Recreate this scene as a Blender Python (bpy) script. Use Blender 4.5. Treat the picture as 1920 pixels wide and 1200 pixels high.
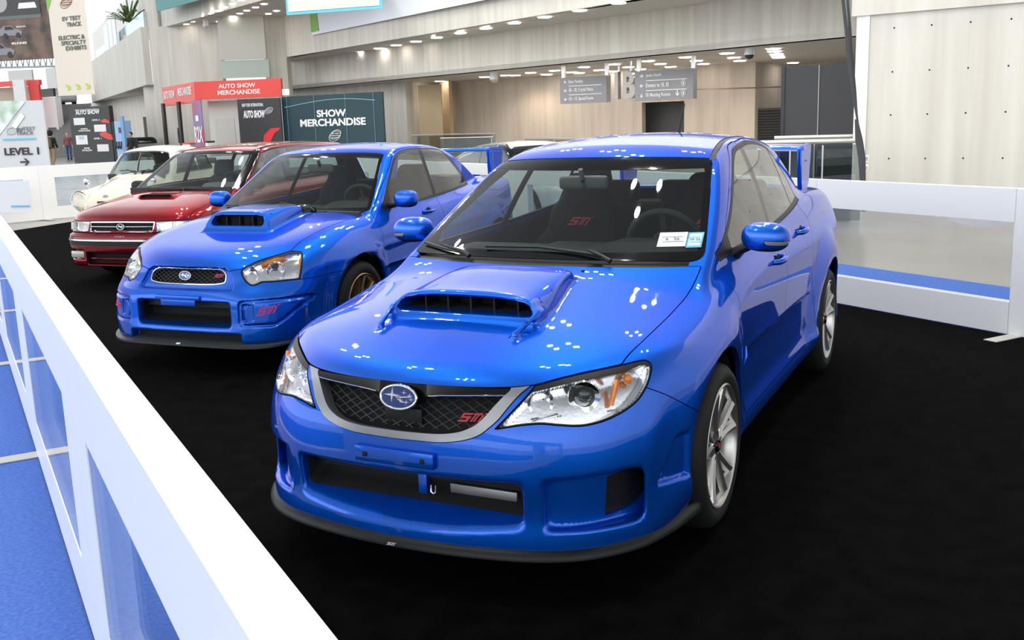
import bpy, bmesh, math, random
import numpy as np
from mathutils import Vector, Matrix
random.seed(7)
for o in list(bpy.data.objects): bpy.data.objects.remove(o)
SC = bpy.context.scene; COL = SC.collection
# ---------------------------------------------------------------- camera
def look_axes(yaw, pitch, roll):
    cy, sy, cp, sp = math.cos(yaw), math.sin(yaw), math.cos(pitch), math.sin(pitch)
    f = Vector((cy*cp, sy*cp, -sp)); r = Vector((sy, -cy, 0)); u = r.cross(f)
    c, s = math.cos(roll), math.sin(roll)
    return c*r+s*u, -s*r+c*u, f
CAM = Vector((3.711, 1.811, 1.596))
R_, U_, F_ = look_axes(math.radians(206.177), math.radians(11.228), math.radians(-1.8146))
cd = bpy.data.cameras.new('camera'); cam = bpy.data.objects.new('camera', cd); COL.objects.link(cam)
cam.matrix_world = Matrix(((R_.x, U_.x, -F_.x, CAM.x), (R_.y, U_.y, -F_.y, CAM.y), (R_.z, U_.z, -F_.z, CAM.z), (0, 0, 0, 1)))
cd.sensor_width = 36; cd.lens = 36*1880/1920; cd.clip_start = .05; cd.clip_end = 500
SC.camera = cam
# ---------------------------------------------------------------- light and exposure
SC.view_settings.view_transform = 'Standard'; SC.view_settings.look = 'None'
SC.view_settings.gamma = 1; SC.view_settings.exposure = 0.42; SC.view_settings.use_curve_mapping = False
wd = bpy.data.worlds.new('hall_daylight'); SC.world = wd; wd.use_nodes = True
nt_ = wd.node_tree; bg = nt_.nodes['Background']; bg.inputs['Strength'].default_value = 1.0
# the hall: bright glass walls around (brightest behind the viewer), darker space-frame roof overhead
tcw = nt_.nodes.new('ShaderNodeTexCoord'); sxw = nt_.nodes.new('ShaderNodeSeparateXYZ'); nt_.links.new(tcw.outputs['Generated'], sxw.inputs[0])
rw = nt_.nodes.new('ShaderNodeValToRGB'); nt_.links.new(sxw.outputs['Z'], rw.inputs['Fac'])
for k_, (p_, v_) in enumerate(((0., 1.05), (.30, 1.10), (.52, .50), (.72, .20), (1., .16))):
    e_ = rw.color_ramp.elements[k_] if k_ < 2 else rw.color_ramp.elements.new(p_)
    e_.position = p_; e_.color = (v_*.93, v_*.97, v_, 1)
dw = nt_.nodes.new('ShaderNodeVectorMath'); dw.operation = 'DOT_PRODUCT'; dw.inputs[1].default_value = (.80, -.60, 0); nt_.links.new(tcw.outputs['Generated'], dw.inputs[0])
mw = nt_.nodes.new('ShaderNodeMapRange'); mw.inputs['From Min'].default_value = -1; mw.inputs['From Max'].default_value = 1; mw.inputs['To Min'].default_value = .5; mw.inputs['To Max'].default_value = 2.1; nt_.links.new(dw.outputs['Value'], mw.inputs['Value'])
vw = nt_.nodes.new('ShaderNodeVectorMath'); vw.operation = 'SCALE'; nt_.links.new(rw.outputs['Color'], vw.inputs[0]); nt_.links.new(mw.outputs[0], vw.inputs['Scale']); nt_.links.new(vw.outputs[0], bg.inputs['Color'])
# clusters of four high spotlights under the roof
def roof_lamps(P):
    for x, y in P:
        for dx, dy in ((.6, 0), (-.6, 0), (0, .6), (0, -.6)):
            ld = bpy.data.lights.new('roof_spotlight', 'POINT'); ld.energy = LAMP_W; ld.color = (1, .95, .88); ld.shadow_soft_size = .10
            lo = bpy.data.objects.new('roof_spotlight', ld); COL.objects.link(lo); lo.location = (x+dx, y+dy, 14)
LAMP_W = 230
roof_lamps([(-4.2, -8.3), (-12.9, -4.9), (-18.4, -3.2), (-15, -17), (-7.3, -2.3), (-17.4, -7.2), (2.5, -4.5), (-9.5, -13), (-24, -12), (-3, 3), (-26, -22), (-11, 3)])
# ---------------------------------------------------------------- materials
def mat(name, col, rough=.5, metal=0., coat=0., spec=.5, emit=None, est=0., trans=0., alpha=1., bump=None, noise=None):
    m = bpy.data.materials.new(name); m.use_nodes = True; nt = m.node_tree; b = nt.nodes['Principled BSDF']
    b.inputs['Base Color'].default_value = (*col, 1); b.inputs['Roughness'].default_value = rough; b.inputs['Metallic'].default_value = metal
    b.inputs['Specular IOR Level'].default_value = spec
    if coat: b.inputs['Coat Weight'].default_value = coat; b.inputs['Coat Roughness'].default_value = .015
    if emit: b.inputs['Emission Color'].default_value = (*emit, 1); b.inputs['Emission Strength'].default_value = est
    if trans: b.inputs['Transmission Weight'].default_value = trans
    if noise or bump:
        tc = nt.nodes.new('ShaderNodeTexCoord'); n = nt.nodes.new('ShaderNodeTexNoise'); n.inputs['Detail'].default_value = 6
        mp = nt.nodes.new('ShaderNodeMapping'); nt.links.new(tc.outputs['Object'], mp.inputs['Vector']); nt.links.new(mp.outputs['Vector'], n.inputs['Vector'])
        if noise:
            sc_, c2, str_ = noise; mp.inputs['Scale'].default_value = sc_ if isinstance(sc_, tuple) else (sc_,)*3; n.inputs['Scale'].default_value = 1
            r = nt.nodes.new('ShaderNodeValToRGB'); r.color_ramp.elements[0].position = .35; r.color_ramp.elements[1].position = .65
            r.color_ramp.elements[0].color = (*col, 1); r.color_ramp.elements[1].color = (*c2, 1)
            nt.links.new(n.outputs['Fac'], r.inputs['Fac']); nt.links.new(r.outputs['Color'], b.inputs['Base Color'])
        if bump:
            n2 = nt.nodes.new('ShaderNodeTexNoise'); n2.inputs['Scale'].default_value = bump[0]; n2.inputs['Detail'].default_value = 4
            nt.links.new(tc.outputs['Object'], n2.inputs['Vector'])
            bp = nt.nodes.new('ShaderNodeBump'); bp.inputs['Strength'].default_value = bump[1]; bp.inputs['Distance'].default_value = bump[2] if len(bump) > 2 else .01
            nt.links.new(n2.outputs['Fac'], bp.inputs['Height']); nt.links.new(bp.outputs['Normal'], b.inputs['Normal'])
    return m
def glass(name, tint, ior=1.5):
    """thin pane: clear transmission with a Fresnel reflection"""
    m = bpy.data.materials.new(name); m.use_nodes = True; nt = m.node_tree; nt.nodes.remove(nt.nodes['Principled BSDF'])
    t = nt.nodes.new('ShaderNodeBsdfTransparent'); t.inputs['Color'].default_value = (*tint, 1)
    g = nt.nodes.new('ShaderNodeBsdfGlossy'); g.inputs['Roughness'].default_value = .01; g.inputs['Color'].default_value = (1, 1, 1, 1)
    fr = nt.nodes.new('ShaderNodeFresnel'); fr.inputs['IOR'].default_value = ior
    gm = nt.nodes.new('ShaderNodeNewGeometry')
    nrm = nt.nodes.new('ShaderNodeVectorMath'); nrm.operation = 'MULTIPLY_ADD'
    # Fresnel of a pane is the same from both faces: feed it a front-facing normal
    sg = nt.nodes.new('ShaderNodeMath'); sg.operation = 'MULTIPLY_ADD'; sg.inputs[1].default_value = -2; sg.inputs[2].default_value = 1
    nt.links.new(gm.outputs['Backfacing'], sg.inputs[0])
    lw = nt.nodes.new('ShaderNodeLayerWeight'); lw.inputs['Blend'].default_value = .5
    pw = nt.nodes.new('ShaderNodeMath'); pw.operation = 'POWER'; pw.inputs[1].default_value = 4.5
    nt.links.new(lw.outputs['Facing'], pw.inputs[0])
    ma = nt.nodes.new('ShaderNodeMath'); ma.operation = 'MULTIPLY_ADD'; ma.inputs[1].default_value = .92; ma.inputs[2].default_value = .06
    nt.links.new(pw.outputs[0], ma.inputs[0])
    for n_ in (fr, nrm, sg, gm): nt.nodes.remove(n_)
    mx = nt.nodes.new('ShaderNodeMixShader'); nt.links.new(ma.outputs[0], mx.inputs['Fac']); nt.links.new(t.outputs[0], mx.inputs[1]); nt.links.new(g.outputs[0], mx.inputs[2])
    nt.links.new(mx.outputs[0], nt.nodes['Material Output'].inputs['Surface'])
    return m
# ---------------------------------------------------------------- surface engine
def gblur(t, s, axis=0):
    if s <= 0: return t
    r = int(math.ceil(3*s)); k = np.exp(-.5*(np.arange(-r, r+1)/s)**2); k /= k.sum()
    t = np.moveaxis(t, axis, 0)
    # linear extrapolated padding keeps end slopes
    a = t[0]+(t[0]-t[1])*np.arange(r, 0, -1).reshape((-1,)+(1,)*(t.ndim-1))
    b = t[-1]+(t[-1]-t[-2])*np.arange(1, r+1).reshape((-1,)+(1,)*(t.ndim-1))
    p = np.concatenate([a, t, b], 0)
    o = sum(k[i]*p[i:i+t.shape[0]] for i in range(2*r+1))
    return np.moveaxis(o, 0, axis)
def pchip(xs, ys, q):
    xs = np.asarray(xs, float); ys = np.asarray(ys, float); n = len(xs)
    h = np.diff(xs); sh = (-1,)+(1,)*(ys.ndim-1); h_ = h.reshape(sh)
    d = np.diff(ys, axis=0)/h_
    m = np.zeros_like(ys)
    if n == 2: m[:] = d[0]
    else:
        w1 = 2*h_[1:]+h_[:-1]; w2 = h_[1:]+2*h_[:-1]
        with np.errstate(divide='ignore', invalid='ignore'):
            hm = (w1+w2)/(w1/d[:-1]+w2/d[1:])
        m[1:-1] = np.where(d[:-1]*d[1:] > 0, np.nan_to_num(hm), 0)
        m[0] = d[0]; m[-1] = d[-1]
    qc = np.clip(q, xs[0], xs[-1]); i = np.clip(np.searchsorted(xs, qc, 'right')-1, 0, n-2)
    sh = (-1,)+(1,)*(ys.ndim-1)
    t = ((qc-xs[i])/h[i]).reshape(sh); hh = h[i].reshape(sh)
    y = (2*t**3-3*t**2+1)*ys[i]+(t**3-2*t**2+t)*hh*m[i]+(-2*t**3+3*t**2)*ys[i+1]+(t**3-t**2)*hh*m[i+1]
    lo = (q < xs[0]).reshape(sh); hi = (q > xs[-1]).reshape(sh); qq = q.reshape(sh)
    return np.where(lo, ys[0]+(qq-xs[0])*m[0], np.where(hi, ys[-1]+(qq-xs[-1])*m[-1], y))
class K1:
    """smooth curve through points (x, y)"""
    def __init__(s, pts, blur=.03):
        pts = sorted(pts); s.q = np.arange(pts[0][0]-.4, pts[-1][0]+.4, .005)
        s.t = gblur(pchip([p[0] for p in pts], [p[1] for p in pts], s.q), blur/.005)
    def __call__(s, x): return np.interp(x, s.q, s.t)
class K2:
    """smooth surface through a grid of values: rows over u, columns over v"""
    def __init__(s, us, vs, Z, bu=.03, bv=.03, st=.01):
        Z = np.asarray(Z, float); s.st = st
        if us[0] > us[-1]: us = us[::-1]; Z = Z[::-1]
        s.u0 = min(us)-.3; s.v0 = min(vs)-.3
        qu = np.arange(s.u0, max(us)+.3, st); qv = np.arange(s.v0, max(vs)+.3, st)
        T = pchip(us, Z, qu); T = pchip(vs, T.T, qv).T
        s.T = gblur(gblur(T, bu/st, 0), bv/st, 1)
    def __call__(s, u, v):
        a = np.clip((u-s.u0)/s.st, 0, s.T.shape[0]-1.001); b = np.clip((v-s.v0)/s.st, 0, s.T.shape[1]-1.001)
        i = a.astype(int); j = b.astype(int); a = a-i; b = b-j; T = s.T
        return (1-a)*((1-b)*T[i, j]+b*T[i, j+1])+a*((1-b)*T[i+1, j]+b*T[i+1, j+1])
def smax(a, b, k):
    h = np.maximum(k-np.abs(a-b), 0); return np.maximum(a, b)+h*h/(4*k)
def smin(a, b, k): return -smax(-a, -b, k)
def sstep(a, b, x):
    t = np.clip((x-a)/(b-a), 0, 1); return t*t*(3-2*t)
def poly_sd(P, u, v):
    """signed distance to a closed polygon, negative inside"""
    P = np.asarray(P, float); Q = np.roll(P, -1, 0); d2 = np.full(u.shape, 1e9); c = np.zeros(u.shape, bool)
    for (ax, ay), (bx, by) in zip(P, Q):
        ex, ey = bx-ax, by-ay; L = ex*ex+ey*ey
        if L < 1e-14: continue
        t = np.clip(((u-ax)*ex+(v-ay)*ey)/L, 0, 1)
        d2 = np.minimum(d2, (u-ax-t*ex)**2+(v-ay-t*ey)**2)
        if ey != 0: c ^= ((ay > v) != (by > v)) & (u < ax+(v-ay)*ex/ey)
    d = np.sqrt(d2); return np.where(c, -d, d)
def curve2(P, n=8, closed=True, corners=()):
    """Catmull-Rom through 2D/3D points; indices in corners stay sharp"""
    P = np.asarray(P, float); N = len(P); out = []
    for i in range(N if closed else N-1):
        p1, p2 = P[i], P[(i+1) % N]
        p0 = P[(i-1) % N] if (closed or i > 0) else 2*p1-p2
        p3 = P[(i+2) % N] if (closed or i+2 < N) else 2*p2-p1
        if i in corners: p0 = p1
        if (i+1) % N in corners: p3 = p2
        m1 = (p2-p0)/2 if i not in corners else (p2-p1)*.9
        m2 = (p3-p1)/2 if (i+1) % N not in corners else (p2-p1)*.9
        L = np.linalg.norm(p2-p1)
        for m in (m1, m2):
            l = np.linalg.norm(m)
            if l > 1.3*L: m *= 1.3*L/l
        for t in np.arange(n)/n:
            out.append((2*t**3-3*t**2+1)*p1+(t**3-2*t**2+t)*m1+(-2*t**3+3*t**2)*p2+(t**3-t**2)*m2)
    if not closed: out.append(P[-1])
    return np.array(out)
def grad(f, P, h=.004):
    x, y, z = P[:, 0], P[:, 1], P[:, 2]
    g = np.stack([f(x+h, y, z)-f(x-h, y, z), f(x, y+h, z)-f(x, y-h, z), f(x, y, z+h)-f(x, y, z-h)], 1)/(2*h)
    return g
def project(f, P, it=4, lim=.03):
    for _ in range(it):
        v = f(P[:, 0], P[:, 1], P[:, 2]); g = grad(f, P); L = np.maximum((g*g).sum(1), .05)
        st = np.clip(v/L, -lim*2, lim*2)[:, None]*g
        n = np.linalg.norm(st, axis=1, keepdims=True); st *= np.minimum(1, lim/np.maximum(n, 1e-9))
        P = P-st
    return P
def normals(f, P):
    g = grad(f, P, .003); return g/np.maximum(np.linalg.norm(g, axis=1, keepdims=True), 1e-9)
class Piece:
    """vertices + padded polygons + vertex normals"""
    def __init__(s, V, F, N): s.V, s.F, s.N = V, F, N
    def copy(s): return Piece(s.V.copy(), s.F.copy(), s.N.copy())
    def compact(s):
        u = np.unique(s.F[s.F >= 0]); m = np.full(len(s.V)+1, -1); m[u] = np.arange(len(u))
        return Piece(s.V[u], np.where(s.F >= 0, m[s.F], -1), s.N[u])
    def offset(s, d): return Piece(s.V+s.N*d, s.F.copy(), s.N.copy())
PADN = 9
def extract(f, lo, hi, h):
    xs, ys, zs = [np.arange(a, b+h, h) for a, b in zip(lo, hi)]
    nx, ny, nz = len(xs), len(ys), len(zs)
    Fv = np.empty((nx, ny, nz), np.float32)
    Y, Z = np.meshgrid(ys, zs, indexing='ij')
    for i in range(0, nx, 16):
        X = np.broadcast_to(xs[i:i+16, None, None], (len(xs[i:i+16]), ny, nz))
        Fv[i:i+16] = f(X, np.broadcast_to(Y, X.shape), np.broadcast_to(Z, X.shape))
    S = Fv < 0
    cs = np.zeros((nx-1, ny-1, nz-1), np.int8)
    for a in (0, 1):
        for b in (0, 1):
            for c in (0, 1): cs += S[a:nx-1+a, b:ny-1+b, c:nz-1+c]
    act = (cs > 0) & (cs < 8); idx = np.full(act.shape, -1); ii = np.argwhere(act); idx[act] = np.arange(len(ii))
    P = np.zeros((len(ii), 3)); n = np.zeros(len(ii))
    C = [(a, b, c) for a in (0, 1) for b in (0, 1) for c in (0, 1)]
    for p in C:
        for ax in range(3):
            if p[ax]: continue
            q = list(p); q[ax] = 1
            A = Fv[ii[:, 0]+p[0], ii[:, 1]+p[1], ii[:, 2]+p[2]]; B = Fv[ii[:, 0]+q[0], ii[:, 1]+q[1], ii[:, 2]+q[2]]
            m = (A < 0) != (B < 0); t = np.where(m, A/np.where(m, A-B, 1), 0)
            pt = np.repeat(np.array([p], float), len(ii), 0); pt[:, ax] += t
            P[m] += pt[m]; n[m] += 1
    P = (P/n[:, None]+ii)*h+np.array([xs[0], ys[0], zs[0]])
    Q = []
    for ax, (sl, o1, o2) in enumerate((((0,), 1, 2), ((1,), 2, 0), ((2,), 0, 1))):
        A = np.take(S, range(0, S.shape[ax]-1), ax); B = np.take(S, range(1, S.shape[ax]), ax)
        e = np.argwhere(A != B)
        ok = (e[:, o1] > 0) & (e[:, o1] < S.shape[o1]-1) & (e[:, o2] > 0) & (e[:, o2] < S.shape[o2]-1); e = e[ok]
        flip = ~A[e[:, 0], e[:, 1], e[:, 2]]
        quad = []
        for d1, d2 in ((-1, -1), (0, -1), (0, 0), (-1, 0)):
            c = e.copy(); c[:, o1] += d1; c[:, o2] += d2; quad.append(idx[c[:, 0], c[:, 1], c[:, 2]])
        q = np.stack(quad, 1); q[flip] = q[flip][:, ::-1]; Q.append(q)
    Q = np.concatenate(Q); Q = Q[(Q >= 0).all(1)]
    P = project(f, P, 5, h)
    F = np.full((len(Q), PADN), -1); F[:, :4] = Q
    return Piece(P, F, normals(f, P)).compact()
def split(pc, s, gap=0., f=None):
    """cut a piece by the vertex function s: returns (inside s < -gap, outside s > gap)"""
    return _clip(pc, -s-gap), _clip(pc, s-gap)
def _clip(pc, s):
    F = pc.F; m = F >= 0; sf = np.where(m, s[F], np.nan)
    with np.errstate(all='ignore'):
        mn = np.nanmin(sf, 1) if len(F) else np.zeros(0); mx = np.nanmax(sf, 1) if len(F) else np.zeros(0)
    keep = F[mn >= 0]; mixed = F[(mn < 0) & (mx > 0)]
    V = [pc.V]; N = [pc.N]; nv = len(pc.V); cache = {}; newF = []; nV = []; nN = []
    for poly in mixed:
        p = [int(i) for i in poly if i >= 0]; out = []
        for a, b in zip(p, p[1:]+p[:1]):
            sa, sb = s[a], s[b]
            if sa >= 0: out.append(a)
            if (sa >= 0) != (sb >= 0):
                k = (a, b) if a < b else (b, a)
                if k not in cache:
                    i, j = k; t = s[i]/(s[i]-s[j]); t = min(max(t, .0), 1.)
                    nV.append(pc.V[i]*(1-t)+pc.V[j]*t); nn = pc.N[i]*(1-t)+pc.N[j]*t
                    nN.append(nn/max(1e-9, np.linalg.norm(nn))); cache[k] = nv+len(nV)-1
                out.append(cache[k])
        if len(out) >= 3:
            while len(out) > PADN: newF.append([out[0], out[1], out[2]]+[-1]*(PADN-3)); out.pop(1)
            newF.append(out+[-1]*(PADN-len(out)))
    if nV: V.append(np.array(nV)); N.append(np.array(nN))
    F2 = np.concatenate([keep, np.array(newF, int).reshape(-1, PADN)])
    return Piece(np.concatenate(V), F2, np.concatenate(N)).compact()
def mirror(pc):
    """reflected copy (y -> -y)"""
    F = pc.F.copy(); c = (F >= 0).sum(1)
    for k in np.unique(c):
        r = c == k; F[r, :k] = F[r, :k][:, ::-1]
    return Piece(pc.V*(1, -1, 1), F, pc.N*(1, -1, 1))
def whole(pc):
    """half piece + its reflection welded on y = 0"""
    n = len(pc.V); w = np.abs(pc.V[:, 1]) < 2e-4; pc = pc.copy(); pc.V[w, 1] = 0
    pc.N[w, 1] = 0; pc.N /= np.maximum(np.linalg.norm(pc.N, axis=1, keepdims=True), 1e-9)
    m = mirror(pc); mp = np.arange(n)+n; mp[w] = np.arange(n)[w]; mp = np.append(mp, -1)
    return Piece(np.concatenate([pc.V, m.V]), np.concatenate([pc.F, mp[m.F]]), np.concatenate([pc.N, m.N])).compact()
def join(*ps):
    V = []; F = []; N = []; o = 0
    for p in ps:
        V.append(p.V); N.append(p.N); F.append(np.where(p.F >= 0, p.F+o, -1)); o += len(p.V)
    return Piece(np.concatenate(V), np.concatenate(F), np.concatenate(N))
def boundary(pc):
    cnt = {}
    F = pc.F; c = (F >= 0).sum(1)
    A = []; 
    for k in np.unique(c):
        G = F[c == k][:, :k]; A.append(np.stack([G.ravel(), np.roll(G, -1, 1).ravel()], 1))
    A = np.concatenate(A); key = np.sort(A, 1); _, inv, cn = np.unique(key, axis=0, return_inverse=True, return_counts=True)
    return A[cn[inv.ravel()] == 1]
# ---------------------------------------------------------------- object helpers
def root(name, label, cat, loc=(0, 0, 0), rz=0., group=None):
    o = bpy.data.objects.new(name, None); COL.objects.link(o); o.empty_display_size = .2
    o.location = loc; o.rotation_euler = (0, 0, rz); tag(o, label, cat, group); return o
def tag(o, label=None, cat=None, group=None, kind=None):
    if label: o['label'] = label
    if cat: o['category'] = cat
    if group: o['group'] = group
    if kind: o['kind'] = kind
    return o
def link(name, me, m=None, parent=None, label=None, mats=None):
    o = bpy.data.objects.new(name, me); COL.objects.link(o)
    for mm in (mats or ([m] if m else [])): me.materials.append(mm)
    if parent is not None: o.parent = parent
    if label: o['label'] = label
    return o
def walls(pc, depth):
    B = boundary(pc)
    B = B[(np.abs(pc.V[B[:, 0], 1]) > 2e-4) | (np.abs(pc.V[B[:, 1], 1]) > 2e-4)]
    return B
def pc_mesh(name, pc, depth=.012, wallmat=0):
    F = [[int(i) for i in r if i >= 0] for r in pc.F]; ns = len(F); V = pc.V; lt = np.concatenate([np.array(f) for f in F]) if F else np.zeros(0, int)
    LN = pc.N[lt]
    if depth:
        B = walls(pc, depth); u = np.unique(B); n = len(V); mp = {int(a): k for k, a in enumerate(u)}; k = len(u)
        V = np.concatenate([V, pc.V[u], pc.V[u]-pc.N[u]*depth])
        W = []; WN = []
        for a, b in B:
            i, j = mp[int(a)], mp[int(b)]; W.append([n+j, n+i, n+k+i, n+k+j])
            e = pc.V[b]-pc.V[a]; nn = np.cross(e, pc.N[a]); L = np.linalg.norm(nn); nn = nn/L if L > 1e-12 else pc.N[a]
            WN += [nn]*4
        F = F+W
        if WN: LN = np.concatenate([LN, np.array(WN)])
    me = bpy.data.meshes.new(name); me.from_pydata(V.tolist(), [], F); me.polygons.foreach_set('use_smooth', [True]*len(F))
    if depth and wallmat: me.polygons.foreach_set('material_index', [0]*ns+[wallmat]*(len(F)-ns))
    me.normals_split_custom_set(LN.tolist()); return me
def pobj(name, pc, m, parent, depth=.012, label=None, wall=None):
    return link(name, pc_mesh(name, pc, depth, 1 if wall else 0), None, parent, label, [m, wall] if wall else [m])
def bm_mesh(name, bm, smooth=35):
    me = bpy.data.meshes.new(name); bmesh.ops.recalc_face_normals(bm, faces=bm.faces[:]); bm.to_mesh(me); bm.free()
    if smooth:
        me.polygons.foreach_set('use_smooth', [True]*len(me.polygons)); me.set_sharp_from_angle(angle=math.radians(smooth))
    return me
def bobj(name, bm, m, parent=None, label=None, smooth=35): return link(name, bm_mesh(name, bm, smooth), m, parent, label)
def box(bm, c, s, M=None, bev=0., seg=2):
    r = bmesh.ops.create_cube(bm, size=1); vs = r['verts']
    for v in vs: v.co = Vector((c[0]+v.co.x*s[0], c[1]+v.co.y*s[1], c[2]+v.co.z*s[2]))
    if bev:
        es = list({e for v in vs for e in v.link_edges}); g = bmesh.ops.bevel(bm, geom=es, offset=bev, segments=seg, affect='EDGES', profile=.5); vs = list({v for f in g['faces'] for v in f.verts} | {v for v in vs if v.is_valid})
    if M is not None:
        for v in vs: v.co = M @ v.co
    return vs
def tube(bm, P, r, n=10, caps=True, flat=1.):
    """round bar along a polyline; r may be a list"""
    P = [Vector(p) for p in P]; rs = r if hasattr(r, '__len__') else [r]*len(P); rings = []
    up = None
    for i, p in enumerate(P):
        t = (P[min(i+1, len(P)-1)]-P[max(i-1, 0)]).normalized()
        if up is None:
            a = Vector((0, 0, 1)) if abs(t.z) < .9 else Vector((1, 0, 0)); up = (a-t*a.dot(t)).normalized()
        else: up = (up-t*up.dot(t)).normalized()
        s = t.cross(up)
        rings.append([bm.verts.new(p+(up*math.cos(2*math.pi*k/n)*flat+s*math.sin(2*math.pi*k/n))*rs[i]) for k in range(n)])
    for a, b in zip(rings, rings[1:]):
        for k in range(n): bm.faces.new((a[k], a[(k+1) % n], b[(k+1) % n], b[k]))
    if caps: bm.faces.new(rings[0][::-1]); bm.faces.new(rings[-1])
def lathe(bm, prof, axis='Z', n=32, c=(0, 0, 0), close=False):
    """profile of (radius, height)"""
    rings = []
    for r, h in prof:
        ring = []
        for k in range(n):
            a = 2*math.pi*k/n; u, v = r*math.cos(a), r*math.sin(a)
            p = {'Z': (u, v, h), 'Y': (u, h, v), 'X': (h, u, v)}[axis]
            ring.append(bm.verts.new((c[0]+p[0], c[1]+p[1], c[2]+p[2])))
        rings.append(ring)
    prs = list(zip(rings, rings[1:]))+([(rings[-1], rings[0])] if close else [])
    for a, b in prs:
        for k in range(n): bm.faces.new((a[k], a[(k+1) % n], b[(k+1) % n], b[k]))
    return rings
def prism(bm, poly, M, d):
    """extrude a 2D outline by d along local z, placed by matrix M"""
    a = [bm.verts.new(M @ Vector((x, y, 0))) for x, y in poly]; b = [bm.verts.new(M @ Vector((x, y, d))) for x, y in poly]
    n = len(poly); bm.faces.new(a[::-1]); bm.faces.new(b)
    for k in range(n): bm.faces.new((a[k], a[(k+1) % n], b[(k+1) % n], b[k]))
def frame_m(o, xdir, zdir):
    """matrix with origin o, local x along xdir, local z along zdir"""
    z = Vector(zdir).normalized(); x = Vector(xdir); x = (x-z*x.dot(z)).normalized(); y = z.cross(x); o = Vector(o)
    return Matrix(((x.x, y.x, z.x, o.x), (x.y, y.y, z.y, o.y), (x.z, y.z, z.z, o.z), (0, 0, 0, 1)))
_dg = None
def text_mesh(name, s, size, ext=.0005, off=0., sx=1., shear=0., align='CENTER', space=1., line=1.):
    cu = bpy.data.curves.new(name, 'FONT'); cu.body = s; cu.size = size; cu.extrude = ext; cu.offset = off; cu.align_x = align; cu.align_y = 'CENTER'; cu.shear = shear; cu.space_character = space; cu.space_line = line; cu.resolution_u = 4
    t = bpy.data.objects.new(name, cu); COL.objects.link(t); dg = bpy.context.evaluated_depsgraph_get()
    me = bpy.data.meshes.new_from_object(t.evaluated_get(dg)); bpy.data.objects.remove(t); bpy.data.curves.remove(cu); me.name = name
    if sx != 1.: me.transform(Matrix.Diagonal((sx, 1, 1, 1)))
    return me
def text(name, s, size, M, m, parent=None, label=None, fit=None, **k):
    me = text_mesh(name, s, size, **k)
    if fit:
        xs = [v.co.x for v in me.vertices]; w = max(xs)-min(xs); me.transform(Matrix.Diagonal((fit/w, 1, 1, 1)))
    me.transform(M); return link(name, me, m, parent, label)
def blob(f, lo, hi, h): return extract(f, lo, hi, h)
def rbox(x, y, z, c, s, r):
    """rounded box distance"""
    q = [np.abs(a-b)-e+r for a, b, e in zip((x, y, z), c, s)]
    return np.sqrt(sum(np.maximum(a, 0)**2 for a in q))+np.minimum(np.maximum(np.maximum(q[0], q[1]), q[2]), 0)-r
def lattice(bm, poly, surf, step, ang, w):
    """crossing wires over a 2D region; surf maps (u, v) to a point"""
    P = np.array(poly); lo, hi = P.min(0), P.max(0); cx = (lo+hi)/2; R = np.linalg.norm(hi-lo)/2
    for sg in (1, -1):
        d = np.array([math.cos(ang), sg*math.sin(ang)]); nrm = np.array([-d[1], d[0]])
        for k in range(int(-R/step)-1, int(R/step)+2):
            t = np.arange(-R, R, .012); Q = cx+nrm*k*step+t[:, None]*d; ins = poly_sd(P, Q[:, 0], Q[:, 1]) < 0; run = []
            for q, i in list(zip(Q, ins))+[(None, False)]:
                if i: run.append(surf(q[0], q[1]))
                else:
                    if len(run) > 1: tube(bm, run, w, 4, False)
                    run = []
# ---------------------------------------------------------------- shared materials
def paint(name, col, metal=.55, rough=.32, flake=.0):
    m = mat(name, col, rough, metal, 1.0, .12 if metal else .4)
    if metal: k = max(col); m.node_tree.nodes['Principled BSDF'].inputs['Specular Tint'].default_value = (*[min(1, .04+.9*c/k) for c in col], 1)
    return m
BLUE = paint('blue_pearl_paint', (.003, .115, .66), .80, .40)
RED = paint('dark_red_metallic_paint', (.21, .003, .012), .75, .42)
CREAM = paint('cream_paint', (.80, .75, .62), 0., .4)
BLACK = mat('black_plastic', (.009, .009, .010), .45, spec=.35)
GLOSS = mat('gloss_black', (.004, .004, .005), .06, 0, spec=.35)
RUBBER = mat('tyre_rubber', (.010, .010, .0105), .65, spec=.3)
DARK = mat('dark_recess', (.004, .004, .005), .8)
CHROME = mat('chrome', (.86, .87, .88), .06, 1.)
SATIN = mat('satin_grey_trim', (.36, .37, .39), .35, .8)
ALLOY = mat('silver_alloy', (.52, .50, .48), .28, .9)
GOLD = mat('gold_alloy', (.50, .36, .15), .3, .85)
STEEL = mat('brake_steel', (.30, .30, .31), .4, .9)
REFL = mat('lamp_reflector', (.88, .89, .91), .12, .95, bump=(60, .25, .004))
LENS = glass('clear_lamp_lens', (.97, .98, .99), 1.5)
WGLASS = glass('windshield_glass', (.66, .74, .72), 1.5)
SGLASS = glass('side_window_glass', (.60, .67, .65), 1.5)
AMBER = mat('amber_lens', (.90, .25, .01), .15, 0, .6)
CLOTH = mat('charcoal_seat_cloth', (.012, .012, .014), .95)
GREYCLOTH = mat('grey_seat_cloth', (.10, .105, .12), .95)
DASH = mat('dashboard_plastic', (.030, .031, .032), .7)
GREYDASH = mat('grey_dashboard', (.16, .16, .165), .8)
TRIM = mat('grey_pillar_trim', (.10, .115, .115), .7)
PINK = mat('pink_lettering', (.72, .04, .22), .35)
REDL = mat('red_lettering', (.55, .03, .05), .4)
BADGE = mat('badge_blue', (.01, .04, .22), .1, .3, .8)
WHITEP = mat('white_print', (.85, .85, .85), .5)
MESHW = mat('grille_wire', (.035, .035, .038), .35)
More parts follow.
